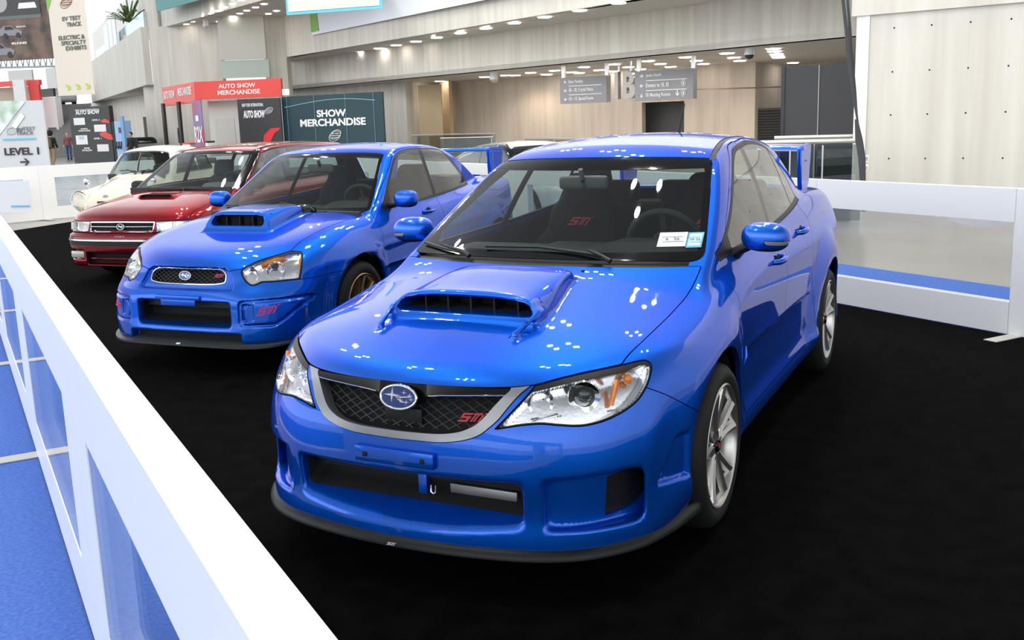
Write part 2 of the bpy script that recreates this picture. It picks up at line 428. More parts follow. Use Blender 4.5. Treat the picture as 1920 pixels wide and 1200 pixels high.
# ---------------------------------------------------------------- pieces used by every car
def cast_x(f, y, z, x0, x1, n=60):
    """first surface point met going from x0 to x1 at (y, z)"""
    y = np.atleast_1d(np.asarray(y, float)); z = np.atleast_1d(np.asarray(z, float)); t = np.linspace(0, 1, n)
    X = x0+(x1-x0)*t[None, :]; v = f(np.broadcast_to(X, (len(y), n)), np.broadcast_to(y[:, None], (len(y), n)), np.broadcast_to(z[:, None], (len(y), n)))
    k = np.argmax(v < 0, 1); k = np.maximum(k, 1); lo = X[0, k-1]; hi = X[0, k]
    for _ in range(14):
        m = (lo+hi)/2; s = f(m, y, z) < 0; hi = np.where(s, m, hi); lo = np.where(s, lo, m)
    return np.stack([(lo+hi)/2, y, z], 1)
def cast_y(f, x, z, y0=1.2, y1=0., n=60):
    g = lambda a, b, c: f(b, a, c); r = cast_x(g, x, z, y0, y1, n); return np.stack([r[:, 1], r[:, 0], r[:, 2]], 1)
def cast_z(f, x, y, z0=1.8, z1=.2, n=80):
    g = lambda a, b, c: f(b, c, a); r = cast_x(g, x, y, z0, z1, n); return np.stack([r[:, 1], r[:, 2], r[:, 0]], 1)
def make_wheel(name, R, rim, width, spokes, metal, parent, loc, disc=.15, caliper=None, hub_red=False):
    """wheel about local y, outer face towards +y; children of the car"""
    w = bpy.data.objects.new(name, None); COL.objects.link(w); w.parent = parent; w.location = loc
    h = width/2; bm = bmesh.new()
    lathe(bm, [(rim-.012, h-.02), (rim+.006, h-.004), (rim+.03, h+.006), (R-.03, h), (R-.008, h-.02), (R, h-.05), (R, -h+.05), (R-.01, -h+.015), (R-.04, -h), (rim, -h+.005)], 'Y', 64)
    bobj('tyre', bm, RUBBER, w, smooth=50)
    bm = bmesh.new()
    lathe(bm, [(rim+.004, h-.004), (rim-.002, h+.001), (rim-.010, h-.003), (rim-.018, h-.02), (rim-.024, h-.06), (rim-.03, -h+.02), (rim, -h+.01)], 'Y', 64)
    bobj('wheel_rim', bm, metal, w, smooth=40)
    bm = bmesh.new(); spokes(bm, rim, h); bobj('spokes', bm, metal, w, smooth=25)
    bm = bmesh.new(); lathe(bm, [(.0, h-.075), (disc, h-.075), (disc, h-.10), (0, h-.10)], 'Y', 40); bobj('brake_disc', bm, STEEL, w)
    if caliper:
        bm = bmesh.new(); box(bm, (.0, h-.088, 0), (.09, .05, .20), None, .012); 
        for v in bm.verts: v.co.x += disc*.82
        bobj('brake_caliper', bm, caliper, w)
    bm = bmesh.new(); lathe(bm, [(0, h-.016), (.024, h-.016), (.029, h-.022), (.029, h-.05)], 'Y', 24); cc = bobj('centre_cap', bm, GLOSS, w)
    if hub_red: bm = bmesh.new(); lathe(bm, [(0, h-.0145), (.012, h-.0145), (.012, h-.018)], 'Y', 16); bobj('cap_emblem', bm, REDL, w)
    bm = bmesh.new()
    for k in range(5):
        a = 2*math.pi*k/5+.3; lathe(bm, [(0, h-.022), (.009, h-.022), (.010, h-.028), (.010, h-.055)], 'Y', 8, (math.cos(a)*.052, 0, math.sin(a)*.052))
    bobj('lug_nuts', bm, CHROME, w)
    return w
def copy_tree(o, parent=None):
    c = o.copy(); COL.objects.link(c)
    if parent is not None: c.parent = parent
    for ch in list(o.children): copy_tree(ch, c)
    return c
def four_wheels(mk, name, parent, spots, zr):
    """first wheel is built, the others are copies; right-hand side wheels turn about"""
    first = mk(name, parent, (spots[0][0], spots[0][1], zr)); out = [first]
    for x, y in spots[1:]:
        c = copy_tree(first, parent); c.location = (x, y, zr); c.rotation_euler = (0, 0, math.pi if y < 0 else 0); out.append(c)
    if spots[0][1] < 0: first.rotation_euler = (0, 0, math.pi)
    return out
def spokes_twin(bm, rim, h, n=5, spread=.20, w0=.020, w1=.026, deep=.0):
    """n pairs of slim spokes, sharp ridge on each"""
    for k in range(n):
        for s in (-1, 1):
            a0 = 2*math.pi*k/n+s*.16+math.pi/2; a1 = 2*math.pi*k/n+s*spread+math.pi/2; pr = None
            for i, t in enumerate(np.linspace(0, 1, 7)):
                r = .040+(rim-.018-.040)*t; a = a0+(a1-a0)*t; ct, st = math.cos(a), math.sin(a)
                y = h-.030-deep+(.020+deep)*t**1.5; wd = (w0+(w1-w0)*t)*.9
                pts = [(-wd, -.018), (-wd*.75, .0), (0, .008), (wd*.75, 0), (wd, -.018), (wd*.6, -.04), (-wd*.6, -.04)]
                ring = [bm.verts.new((ct*r-st*u, y+v, st*r+ct*u)) for u, v in pts]
                if pr:
                    for q in range(7): bm.faces.new((pr[q], pr[(q+1) % 7], ring[(q+1) % 7], ring[q]))
                else: bm.faces.new(ring)
                pr = ring
            bm.faces.new(pr[::-1])
    lathe(bm, [(.0, h-.030), (.036, h-.024), (.066, h-.030), (.074, h-.05), (.074, h-.085), (0, h-.085)], 'Y', 30)
def wheel_wells(parent, cxs, R, y0, y1, zc, zb=.17):
    for cx in cxs:
        for sy in (1, -1):
            bm = bmesh.new(); P = []; n = 26
            for k in range(n+1):
                a = -.5+(math.pi+1.0)*k/n; P.append((cx+R*math.cos(a), max(zc+R*math.sin(a), zb)))
            o = [bm.verts.new((x, sy*y1, z)) for x, z in P]; i = [bm.verts.new((x, sy*y0, z)) for x, z in P]
            for k in range(n): bm.faces.new((o[k], o[k+1], i[k+1], i[k]))
            bm.faces.new(i[::-1]); bobj('wheel_well_liner', bm, DARK, parent)
def seat_piece(h=.02, wide=.26, tall=.80, head=True, single=True):
    def f(x, y, z):
        cush = rbox(x, y, z, (.18, 0, .10), (.27, wide, .11), .07)
        bol = rbox(x, np.abs(y), z, (.18, wide-.03, .16), (.22, .05, .10), .05)
        cush = smin(cush, bol, .04)
        xr = x+.10+z*.32
        wdt = wide-.055*sstep(.30, .75, z)
        bk = smax(smax(np.abs(xr)-.075, np.abs(y)-wdt, .06), np.abs(z-.40)-.36*tall/.8, .10)
        bo2 = rbox(xr-.07, np.abs(y), z, (.0, wide-.06, .38), (.05, .055, .20), .05)
        b = smin(bk, bo2, .05)
        d = smin(cush, b, .03)
        if head:
            hd = rbox(xr, y, z, (.015, 0, .36+.40*tall/.8+(.03 if single else .075)), (.06, .135, .105), .055)
            d = smin(d, hd, .05 if single else .004)
        return d
    return extract(f, (-.65, -.40, -.08), (.60, .40, 1.12), h)
def steering(parent, loc, r=.185, tilt=.42, m=None):
    w = bpy.data.objects.new('steering_wheel', None); COL.objects.link(w); w.parent = parent; w.location = loc; w.rotation_euler = (0, math.pi/2+tilt-math.pi, 0)
    bm = bmesh.new(); n = 40; rg = []
    for k in range(n):
        a = 2*math.pi*k/n; rg.append([bm.verts.new(((r+.016*math.cos(b))*math.cos(a), (r+.016*math.cos(b))*math.sin(a), .016*math.sin(b))) for b in np.arange(8)*math.pi/4])
    for k in range(n):
        for q in range(8): bm.faces.new((rg[k][q], rg[k][(q+1) % 8], rg[(k+1) % n][(q+1) % 8], rg[(k+1) % n][q]))
    bobj('rim', bm, m or DASH, w)
    bm = bmesh.new(); lathe(bm, [(0, .03), (.06, .028), (.075, .01), (.06, -.03)], 'Z', 20)
    for a in (0, math.pi, -math.pi/2): tube(bm, [(0, 0, 0), (math.cos(a)*r, math.sin(a)*r, 0)], .016, 8, flat=.6)
    tube(bm, [(0, 0, -.02), (0, 0, -.34)], .03, 10)
    bobj('hub', bm, m or DASH, w)
def oval_badge(parent, c, nrm, a, b, ring=None, name='oval_emblem', face=None):
    """oval badge with one large and five small four-pointed stars"""
    M = frame_m(c, (0, 1, 0), nrm); e = bpy.data.objects.new(name, None); COL.objects.link(e); e.parent = parent
    bm = bmesh.new(); P = [(math.cos(t)*a*.93, math.sin(t)*b*.9) for t in np.arange(40)*math.pi/20]; prism(bm, P, M, .004); bobj('badge_face', bm, face or BADGE, e)
    bm = bmesh.new(); tube(bm, [M @ Vector((math.cos(t)*a, math.sin(t)*b, .004)) for t in np.arange(41)*math.pi/20], a*.075, 8, False); bobj('badge_ring', bm, CHROME, e, smooth=60)
    bm = bmesh.new()
    for sx, sy, s in ((-.36, .16, .50), (.30, .42, .17), (.62, .22, .17), (.12, -.22, .20), (.46, -.36, .20), (.72, -.10, .17)):
        pts = []
        for k in range(8):
            rr = s*a*(1 if k % 2 == 0 else .20); t = k*math.pi/4; pts.append((sx*a+math.cos(t)*rr*(1. if k % 4 == 0 else .72), sy*b+math.sin(t)*rr*(1. if k % 4 == 0 else .72)))
        prism(bm, pts, M @ Matrix.Translation((0, 0, .004)), .003)
    for q in ([(-.30, .10), (.05, .06), (.70, .16), (.70, .08), (.05, -.04)], [(-.2, .05), (.2, -.3), (.55, -.38), (.2, -.42)]):
        prism(bm, [(x*a, y*b) for x, y in q], M @ Matrix.Translation((0, 0, .004)), .002)
    bobj('badge_stars', bm, CHROME, e); return e
def sti_letters(parent, c, xdir, nrm, w, m, name='red_badge', label=None, h=.38, back=None):
    """slanted three-letter badge: S, T and a split i"""
    M = frame_m(c, xdir, nrm); bm = bmesh.new()
    def sl(P): return [((x+.28*y-.5)*w, (y-.5)*w*h) for x, y in P]
    d = .003
    for P in ([(0, 1), (.40, 1), (.40, .80), (.10, .80), (.10, .62), (.0, .62)], [(0, .62), (.40, .62), (.40, .42), (0, .42)], [(.28, .42), (.40, .42), (.40, .0), (.0, .0), (.0, .2), (.28, .2)],
              [(.44, 1), (.78, 1), (.78, .82), (.44, .82)], [(.50, .82), (.57, .82), (.57, 0), (.50, 0)], [(.62, .82), (.69, .82), (.69, 0), (.62, 0)],
              [(.80, .82), (.88, .82), (.88, 0), (.80, 0)], [(.82, 1.0), (1.0, 1.12), (.90, .88)]):
        prism(bm, sl(P), M, d)
    return bobj(name, bm, m, parent, label)
# ---------------------------------------------------------------- front car: body shape
def make_shape_a():
    PW = K1([(.95, .86), (.7, .862), (.4, .866), (0, .868), (-.4, .862), (-.8, .856), (-1.4, .858), (-1.9, .862), (-2.3, .866), (-2.625, .868), (-3.0, .86), (-3.3, .84), (-3.6, .80), (-3.8, .77)], .12)
    SZ = K1([(.05, -.075), (.16, -.06), (.2, -.016), (.27, -.008), (.36, -.03), (.5, -.028), (.65, -.012), (.78, -.002), (.86, -.004), (.93, -.026), (1.0, -.060), (1.1, -.115), (1.25, -.2), (1.6, -.42)], .025)
    N = K2([.0, .15, .30, .45, .60, .70, .80, .90, 1.0],
           [.05, .17, .22, .30, .45, .55, .62, .70, .76, .85, 1.0],
           [[.95, .965, .965, .955, .962, .958, .935, .905, .882, .80, .6],
            [.945, .96, .96, .95, .958, .954, .931, .90, .876, .795, .6],
            [.93, .94, .942, .935, .945, .94, .918, .882, .855, .77, .57],
            [.90, .91, .912, .905, .918, .910, .885, .842, .805, .72, .52],
            [.83, .85, .852, .845, .848, .838, .815, .77, .715, .63, .43],
            [.74, .765, .768, .762, .765, .752, .72, .665, .60, .52, .33],
            [.60, .62, .625, .62, .625, .61, .575, .52, .46, .38, .2],
            [.36, .38, .385, .38, .39, .37, .335, .28, .22, .14, -.05],
            [.05, .06, .06, .06, .08, .06, .02, -.03, -.08, -.15, -.3]], .05, .022)
    gy = np.gradient(N.T, .01, axis=0); gz = np.gradient(N.T, .01, axis=1)
    NG = K2([0, 1], [0, 1], [[0, 0], [0, 0]]); NG.u0, NG.v0, NG.st = N.u0, N.v0, N.st; NG.T = gblur(gblur(1/np.sqrt(1+gy*gy+gz*gz), 3, 0), 3, 1)
    H = K2([.95, .80, .6, .4, .12, -.2, -.45, -1.0, -1.6, -2.4, -3.0, -3.5, -3.75],
           [0, .2, .4, .55, .7, .8, .88, 1.0],
           [[.742, .740, .728, .705, .665, .60, .52, .42],
            [.785, .783, .768, .742, .700, .645, .57, .47],
            [.842, .838, .824, .805, .778, .735, .665, .55],
            [.880, .876, .863, .845, .820, .782, .715, .60],
            [.927, .922, .908, .885, .853, .825, .77, .66],
            [.985, .981, .966, .943, .910, .880, .825, .72],
            [1.02, 1.015, 1.00, .98, .952, .925, .87, .78],
            [1.03, 1.03, 1.025, 1.02, 1.01, .985, .93, .86],
            [1.05, 1.05, 1.05, 1.045, 1.035, 1.005, .95, .88],
            [1.11, 1.11, 1.105, 1.10, 1.085, 1.05, 1.0, .93],
            [1.12, 1.12, 1.118, 1.11, 1.09, 1.055, 1.0, .93],
            [1.11, 1.11, 1.10, 1.09, 1.07, 1.03, .98, .90],
            [1.07, 1.07, 1.06, 1.05, 1.03, .99, .94, .85]], .10, .045)
    TL = K2([0, .3, .55, .7, .8, .9], [.1, .3, .5, .7, .9, 1.1],
            [[3.50, 3.60, 3.66, 3.66, 3.64, 3.58]]*1+[[3.49, 3.59, 3.65, 3.65, 3.63, 3.57], [3.45, 3.54, 3.60, 3.60, 3.58, 3.52], [3.36, 3.44, 3.49, 3.49, 3.47, 3.42], [3.2, 3.26, 3.31, 3.31, 3.28, 3.22], [2.95, 3.0, 3.05, 3.05, 3.02, 2.96]], .05, .05)
    WG = K1([(.8, .80), (1.0, .762), (1.1, .725), (1.2, .684), (1.3, .637), (1.4, .583), (1.5, .52), (1.6, .45)], .03)
    WGX = K1([(.2, -.05), (-.4, -.02), (-1.0, .0), (-1.9, .0), (-2.4, -.03), (-2.9, -.09), (-3.3, -.16)], .15)
    ZR = K1([(-.6, 1.36), (-.98, 1.436), (-1.3, 1.482), (-1.6, 1.504), (-1.9, 1.508), (-2.2, 1.495), (-2.55, 1.445), (-2.8, 1.38)], .12)
    XB = K1([(.9, -3.36), (1.1, -3.03), (1.25, -2.80), (1.44, -2.52), (1.6, -2.28)], .05)
    TOPS = K1([(0, .958), (.1, .957), (.2, .951), (.25, .943), (.285, .926), (.305, .90), (.33, .86)], .008)
    def arch(x, z, cx, amp):
        r = np.sqrt((x-cx)**2+(z-.33)**2)
        return amp*(1-sstep(.41, .60, r))*sstep(.19, .32, z)
    def body(x, y, z):
        ay = np.abs(y)
        w = PW(x)+SZ(z)+arch(x, z, 0., .036)+arch(x, z, -2.625, .046)
        # shoulder line that rises towards the tail
        zc = .872+.062*(-.35-x)
        w = w+.007*np.exp(-((z-zc)/.03)**2)*sstep(.15, -.25, x)*(1-sstep(-2.6, -3.1, x)*0)
        ds = (ay-w)*.98
        dt = (z-H(x, ay))*.95
        df = (x-N(ay, z))*NG(ay, z)
        dr = (-x-TL(ay, z))*.92
        d = smax(smax(ds, dt, .075), smax(df, dr, .02), .055)
        # crisp hood nose over the grille, softer elsewhere
        d = smax(d, .165-z, .02)
        return d
    def house(x, y, z):
        ay = np.abs(y)
        xw = -.195-(z-1.0)*1.86-(.345+.24*(z-1))*ay*ay
        dw = (x-xw)*.47
        dg = (ay-WG(z)-WGX(x))*.92
        dr = z-(ZR(x)-.145*ay*ay)
        db = (XB(z)+.20*ay*ay-x)*.55
        d = smax(dw, dg, .05)
        d = smax(d, db, .05)
        d = smax(d, dr, .055)
        return smax(d, .6-z, .01)
    def f(x, y, z):
        ay = np.abs(y)
        b = body(x, y, z)
        # pocket beside the intake
        pz0 = .262+.06*sstep(.6, .82, ay)*0; pz1 = .437-.0*ay
        pk = smax(smax(smax(ay-.775, .515-ay, .03), smax(z-(.438+.03*(ay-.5)), .265-.03*(ay-.5)-z, .03), .03), -(b+.034+.03*sstep(.55, .74, ay)), .012)
        bb = smax(b, -pk, .014)
        # side gill on the bumper corner
        gl = np.maximum(np.maximum(.40-.55*(z-.34)*0-x, x-(.585-.75*(z-.35))), np.maximum(.345+.10*(x-.4)-z, z-.50))
        gl = smax(smax(gl, .72-ay, .01), -(b+.020), .010)
        bb = smax(bb, -gl, .016)
        # fender vent behind the front wheel
        # lower central intake
        it = smax(smax(ay-.452+.10*(.95-x), z-.428, .03), .318-(x-.84)*.62-z, .03)
        it = smax(it, .80-x, .02)
        bb = smax(bb, -it, .018)
        # chin: the centre stands back, corner blades stand out
        h = house(x, y, z)
        d = smin(bb, h, .035)
        # hood scoop
        top = TOPS(ay)+.036*sstep(.46, -.02, x)+.01
        sc = smax(z-top, ay-(.322-.062*sstep(.45, -.05, x)), .02)
        sc = smax(sc, x-.452+(z-.90)*.5, .014)
        sc = smax(sc, -.06-x, .05)
        d = smin(d, smax(sc, .8-z, .02), .022)
        # low rims that run forward from the mouth
        t = np.clip((x-.44)/.15, 0, 1)
        rim = np.sqrt((ay-(.312-.030*t))**2+(z-(.905-.052*t))**2+np.maximum(x-.585, 0)**2+np.maximum(.40-x, 0)**2)-.009
        d = smin(d, rim, .03)
        mo = smax(smax(z-(top-.019), .888+.06*(.45-x)-z, .02), ay-.296, .03)
        mo = smax(smax(mo, .20-x, .02), x-.55, .01)
        d = smax(d, -mo, .008)
        return d
    motop = lambda x, y: TOPS(np.abs(y))+.036*sstep(.46, -.02, x)-.009
    return f, body, house, motop
# ---------------------------------------------------------------- front car: blue sedan with hood scoop
HA = .0115
def line_sd(a, b, u, v):
    """signed distance to the line a-b, positive on its left"""
    dx, dy = b[0]-a[0], b[1]-a[1]; L = math.hypot(dx, dy); return (dx*(v-a[1])-dy*(u-a[0]))/L
def both(name, pc, m, R0, depth=.012, label=None, wall=None):
    a = pobj(name, pc, m, R0, depth, label, wall); b = pobj(name, mirror(pc), m, R0, depth, label, wall); return a, b
def build_front_car():
    R0 = root('sports_sedan', 'bright blue sedan nearest the camera with wide oval hood scoop and silver wheels', 'car', (0, 0, 0))
    f, body, house, MOTOP = make_shape_a()
    P = extract(f, (-3.85, -.03, .08), (1.05, 1.0, 1.6), HA); P = _clip(P, P.V[:, 1])
    c40, s40 = math.cos(math.radians(40)), math.sin(math.radians(40))
    cut = lambda P, s, g=0.: split(P, s(*P.V.T), g)
    # wheel arches
    def s_arch(x, y, z): return np.maximum(np.minimum(np.hypot(x, z-.33), np.hypot(x+2.625, z-.33))-.388, .52-y)
    _, P = cut(P, s_arch)
    # windshield
    WS = curve2([(-.2, 1.008), (.25, 1.005), (.52, 1.001), (.66, .998), (.694, 1.012), (.69, 1.045), (.575, 1.345), (.552, 1.38), (.53, 1.391), (.3, 1.402), (-.2, 1.408)], 8, True, (0, 10))
    s_ws = lambda x, y, z: np.maximum(poly_sd(WS, y, z), np.maximum(x+.12, -1.3-x))
    ws, P = cut(P, s_ws, .002)
    s_in = lambda x, y, z: np.maximum(s_ws(x, y, z)+.026, np.maximum(z-1.352, 1.032-z))
    gl, frit = cut(ws, s_in)
    pobj('windshield', whole(gl), WGLASS, R0, 0); pobj('windshield_border', whole(frit), GLOSS, R0, .004, 'black border of the windshield')
    # side windows
    DLO = curve2([(-.47, 1.003), (-.64, 1.012), (-1.1, 1.025), (-1.6, 1.043), (-2.2, 1.082), (-2.47, 1.103), (-2.33, 1.29), (-2.2, 1.388), (-1.9, 1.428), (-1.613, 1.42), (-1.337, 1.375), (-.805, 1.125), (-.55, 1.025)], 8, True, (0, 5))
    s_d = lambda x, y, z: np.maximum(poly_sd(DLO, x, z), .42-y)
    ring, P = cut(P, lambda *a: s_d(*a)-.020, .0015)
    dl, ring = cut(ring, s_d)
    both('window_trim', ring, BLACK, R0, .008)
    sB = lambda x, y, z: line_sd((-1.45, 1.05), (-1.59, 1.41), x, z); sC = lambda x, y, z: line_sd((-2.17, 1.087), (-2.205, 1.39), x, z)
    fr, rest = cut(dl, lambda *a: sB(*a)+.034); pil, rest = cut(rest, lambda *a: sB(*a)-.034)
    rd, rest = cut(rest, lambda *a: sC(*a)+.013); div, qt = cut(rest, lambda *a: sC(*a)-.013)
    sail, fr = cut(fr, lambda x, y, z: line_sd((-.655, .9), (-.70, 1.2), x, z))
    for p_, m_, n_, d_ in ((fr, SGLASS, 'front_door_window', 0), (rd, SGLASS, 'rear_door_window', 0), (qt, SGLASS, 'quarter_window', 0), (pil, GLOSS, 'pillar_cover', .006), (div, BLACK, 'window_divider', .006), (sail, BLACK, 'mirror_triangle', .006)): both(n_, p_, m_, R0, d_)
    BL = curve2([(-.2, 1.432), (.42, 1.405), (.52, 1.36), (.60, 1.17), (.57, 1.135), (-.2, 1.13)], 8, True, (0, 5))
    bl, P = cut(P, lambda x, y, z: np.maximum(poly_sd(BL, y, z), x+2.3), .003); pobj('rear_window', whole(bl), SGLASS, R0, 0)
    ydl = K1([(-1.0, .566), (-1.08, .553), (-1.3, .523), (-1.55, .494), (-2.0, .478), (-2.6, .475)], .05)
    st, P = cut(P, lambda x, y, z: np.maximum(np.maximum(np.abs(y-ydl(x))-.012, np.maximum(x+1.07, -2.62-x)), 1.3-z), .0015); both('roof_moulding', st.offset(-.003), BLACK, R0, .01)
    # headlights
    HL = curve2([(-.312, .606), (-.24, .672), (-.165, .737), (-.083, .751), (.013, .762), (.144, .771), (.232, .775), (.258, .768), (.262, .752), (.246, .728), (.222, .699), (.181, .665), (.124, .640), (.053, .621), (-.011, .613), (-.056, .613), (-.112, .619), (-.169, .625), (-.225, .621), (-.27, .614)], 6, True, (0, 2))
    LN = curve2([(-.296, .613), (-.245, .662), (-.192, .708), (-.178, .719), (-.09, .734), (.006, .745), (.135, .752), (.228, .764), (.250, .760), (.252, .750), (.239, .728), (.215, .701), (.176, .669), (.120, .645), (.051, .627), (-.011, .619), (-.056, .619), (-.112, .625), (-.169, .631), (-.225, .627), (-.265, .620)], 6, True, (0, 3))
    s_hl = lambda x, y, z: np.maximum(poly_sd(HL, y*c40-x*s40, z), .33-x)
    hl, P = cut(P, s_hl, .0018)
    ln, bez = cut(hl, lambda x, y, z: poly_sd(LN, y*c40-x*s40, z))
    # hood
    zh = K1([(-.2, .727), (0, .727), (.2, .728), (.40, .733), (.456, .738), (.52, .752), (.588, .763), (.677, .772), (.8, .778)], .01)
    yl = K1([(.95, .66), (.583, .679), (.42, .695), (.13, .703), (-.2, .708), (-.5, .70)], .04)
    s_hd = lambda x, y, z: np.maximum(np.maximum(y-yl(x), np.where(x > .5, zh(y)-z, z*0-.3)), np.maximum((-.152-.36*y*y)-x, .62-z))
    hood, P = cut(P, s_hd, .0022)
    # dark tunnel inside the scoop mouth
    tun, hood = cut(hood, lambda x, y, z: np.where((x < .40) & (x > .19) & (y < .280) & (z > .886+.06*(.45-x)-.004) & (z < MOTOP(x, y)+.002), (x-.385)*1., .1))
    pobj('hood', whole(hood), BLUE, R0, .014)
    if len(tun.F): pobj('scoop_tunnel', whole(tun), DARK, R0, 0)
    for yv in (-.20, -.10, 0, .10, .20):
        bm = bmesh.new(); box(bm, (.33, yv, .915), (.10, .006, .055)); bobj('scoop_vane', bm, BLACK, R0)
    bm = bmesh.new(); box(bm, (.28, 0, .918), (.01, .53, .06)); bobj('scoop_duct', bm, DARK, R0)
    # cowl
    cw, P = cut(P, lambda x, y, z: np.maximum(np.maximum(x-(-.150-.36*y*y), y-.655), np.maximum(z-1.02, -.45-x)), .001)
    pobj('cowl_panel', whole(cw.offset(-.012)), BLACK, R0, .02)
    # grille
    GO = curve2([(-.2, .549), (.0, .549), (.09, .550), (.17, .552), (.245, .563), (.305, .583), (.343, .612), (.37, .640), (.40, .684), (.425, .715), (.452, .739), (.46, .80), (-.2, .80)], 6, True, (0, 10, 11, 12))
    GI = curve2([(-.2, .575), (.0, .575), (.09, .576), (.165, .579), (.235, .590), (.285, .611), (.315, .636), (.345, .674), (.368, .702), (.388, .722), (.39, .80), (-.2, .80)], 6, True, (0, 9, 10, 11))
    gr, P = cut(P, lambda x, y, z: np.maximum(poly_sd(GO, y, z), .72-x), .0015)
    gi, sur = cut(gr, lambda x, y, z: poly_sd(GI, y, z))
    pobj('grille_surround', whole(sur.offset(.004)), SATIN, R0, .05)
    # intake
    s_it = lambda x, y, z: np.where((y < .50) & (z > .24) & (z < .45) & (x > .72), (x-.868)*.9, .1)
    itk, P = cut(P, s_it); pobj('lower_intake', whole(itk), DARK, R0, 0)
    VP = curve2([(.672, .418), (.77, .437), (.772, .37), (.765, .325), (.735, .290), (.665, .278)], 6, True, (0, 1, 5))
    vt, P = cut(P, lambda x, y, z: np.maximum(poly_sd(VP, y, z), .4-x)); both('bumper_vent', vt.offset(-.02), BLACK, R0, .0)
    vs, P = cut(P, lambda x, y, z: np.maximum(np.maximum(np.abs(y-.566)-.0013, .7-x), np.maximum(z-.436, .275-z)))
    # bumper
    BG = [(.2, 0), (.2, .485), (.256, .515), (.33, .558), (.412, .602), (.499, .656), (.569, .697), (.60, .72), (.61, .80), (.61, 1.0), (1.3, 1.0), (1.3, 0)]
    bp_, P = cut(P, lambda x, y, z: poly_sd(BG, x, z), .0018)
    pobj('front_bumper', whole(bp_), BLUE, R0, .02)
    # sills, doors, fenders
    sl, P = cut(P, lambda x, y, z: np.maximum(np.maximum(z-.292, .6-y), np.maximum(x+.30, -2.32-x)), .002); both('side_sill', sl, BLUE, R0, .02)
    D1 = curve2([(-.388, .2), (-.378, .45), (-.372, .7), (-.385, .93), (-.42, .985), (-.62, 1.065), (-.80, 1.165), (-1.32, 1.412), (-1.55, 1.452), (-1.59, 1.452), (-1.55, 1.30), (-1.455, 1.05), (-1.415, .85), (-1.405, .2)], 6, True, (0, 9, 13))
    D2 = curve2([(-1.405, .2), (-1.415, .85), (-1.455, 1.05), (-1.55, 1.30), (-1.59, 1.452), (-1.9, 1.462), (-2.22, 1.42), (-2.40, 1.30), (-2.50, 1.13), (-2.32, 1.075), (-2.17, .93), (-2.13, .78), (-2.16, .6), (-2.2, .2)], 6, True, (0, 4, 13))
    d1, P = cut(P, lambda x, y, z: np.maximum(poly_sd(D1, x, z), .42-y), .0018)
    d2, P = cut(P, lambda x, y, z: np.maximum(poly_sd(D2, x, z), .42-y), .0018)
    both('front_door', d1, BLUE, R0, .02); both('rear_door', d2, BLUE, R0, .02)
    dc = join(d1, d2).offset(-.05); dc = _clip(dc, 1.03-dc.V[:, 2]); both('door_card', dc, DASH, R0, 0)
    fd, P = cut(P, lambda x, y, z: np.maximum(-.40-x, z-1.02)); both('front_fender', fd, BLUE, R0, .02)
    pobj('body_shell', whole(P), BLUE, R0, .015)
    lin = _clip(P, np.minimum(P.V[:, 2]-1.0, np.minimum(-.35-P.V[:, 0], P.V[:, 0]+2.95))); lin = lin.offset(-.028); pobj('cabin_lining', whole(lin), TRIM, R0, 0, 'grey roof and pillar lining')
    # ---- lamps
    for s in (1, -1):
        L = bpy.data.objects.new('headlight', None); COL.objects.link(L); L.parent = R0
        q = (lambda p: p) if s > 0 else mirror
        pobj('lens', q(ln.offset(-.0015)), LENS, L, 0); pobj('bezel', q(bez.offset(-.001)), BLACK, L, .02)
        pobj('reflector', q(ln.offset(-.05)), REFL, L, 0)
        rim = ln.offset(-.002); pobj('lamp_bowl', q(Piece(rim.V, rim.F[:0], rim.N)) if 0 else q(ln.offset(-.051)), CHROME, L, -.049) if 0 else None
        B = boundary(ln); bm = bmesh.new(); d = {}
        for a, b in B:
            for k in (a, b):
                if k not in d: d[k] = (bm.verts.new(ln.V[k]-ln.N[k]*.002), bm.verts.new(ln.V[k]-ln.N[k]*.05))
            try: bm.faces.new((d[a][0], d[b][0], d[b][1], d[a][1]))
            except ValueError: pass
        for v in bm.verts: v.co.y *= s
        bobj('lamp_wall', bm, REFL, L)
        dr = Vector((.92, .38, .0)).normalized()
        def ring(name, c, r0, r1, dep, m, fwd=.0):
            M = frame_m((c[0], c[1], c[2]), (0, 0, 1), dr); bm = bmesh.new(); rings = lathe(bm, [(r1*.35, -dep), (r0*.8, -dep*.8), (r0, -.004), (r1, 0), (r1+.003, -.012)], 'Z', 28)
            for v in bm.verts: v.co = M @ v.co; v.co.y *= s
            bobj(name, bm, m, L)
        ring('projector_ring', (.728, .602, .690), .036, .052, .03, CHROME)
        bm = bmesh.new(); bmesh.ops.create_uvsphere(bm, u_segments=24, v_segments=14, radius=.034)
        M = frame_m((.692, .588, .690), (0, 0, 1), dr)
        for v in bm.verts: v.co = M @ v.co; v.co.y *= s
        bobj('projector_lens', bm, mat('projector_glass', (.02, .025, .03), .03, 0, .6) if s > 0 else bpy.data.materials['projector_glass'], L, smooth=80)
        ring('high_beam_bowl', (.80, .475, .676), .034, .043, .05, CHROME)
        bm = bmesh.new(); tube(bm, [(.665, .672*s, .652), (.655, .680*s, .695), (.640, .683*s, .735)], .010, 8); bobj('amber_reflector', bm, AMBER, L)
        bm = bmesh.new(); bmesh.ops.create_uvsphere(bm, u_segments=14, v_segments=10, radius=.018)
        for v in bm.verts: v.co = v.co+Vector((.575, .700, .722)); v.co.y *= s
        bobj('turn_bulb', bm, AMBER, L, smooth=80)
        bm = bmesh.new()
        for k in range(4):
            t = k/3; tube(bm, [(.845-.17*t, (.46+.20*t)*s, .632), (.80-.17*t, (.50+.20*t)*s, .632), (.78-.19*t, (.53+.19*t)*s, .640)], .0035, 6)
        bobj('lamp_fin', bm, CHROME, L)
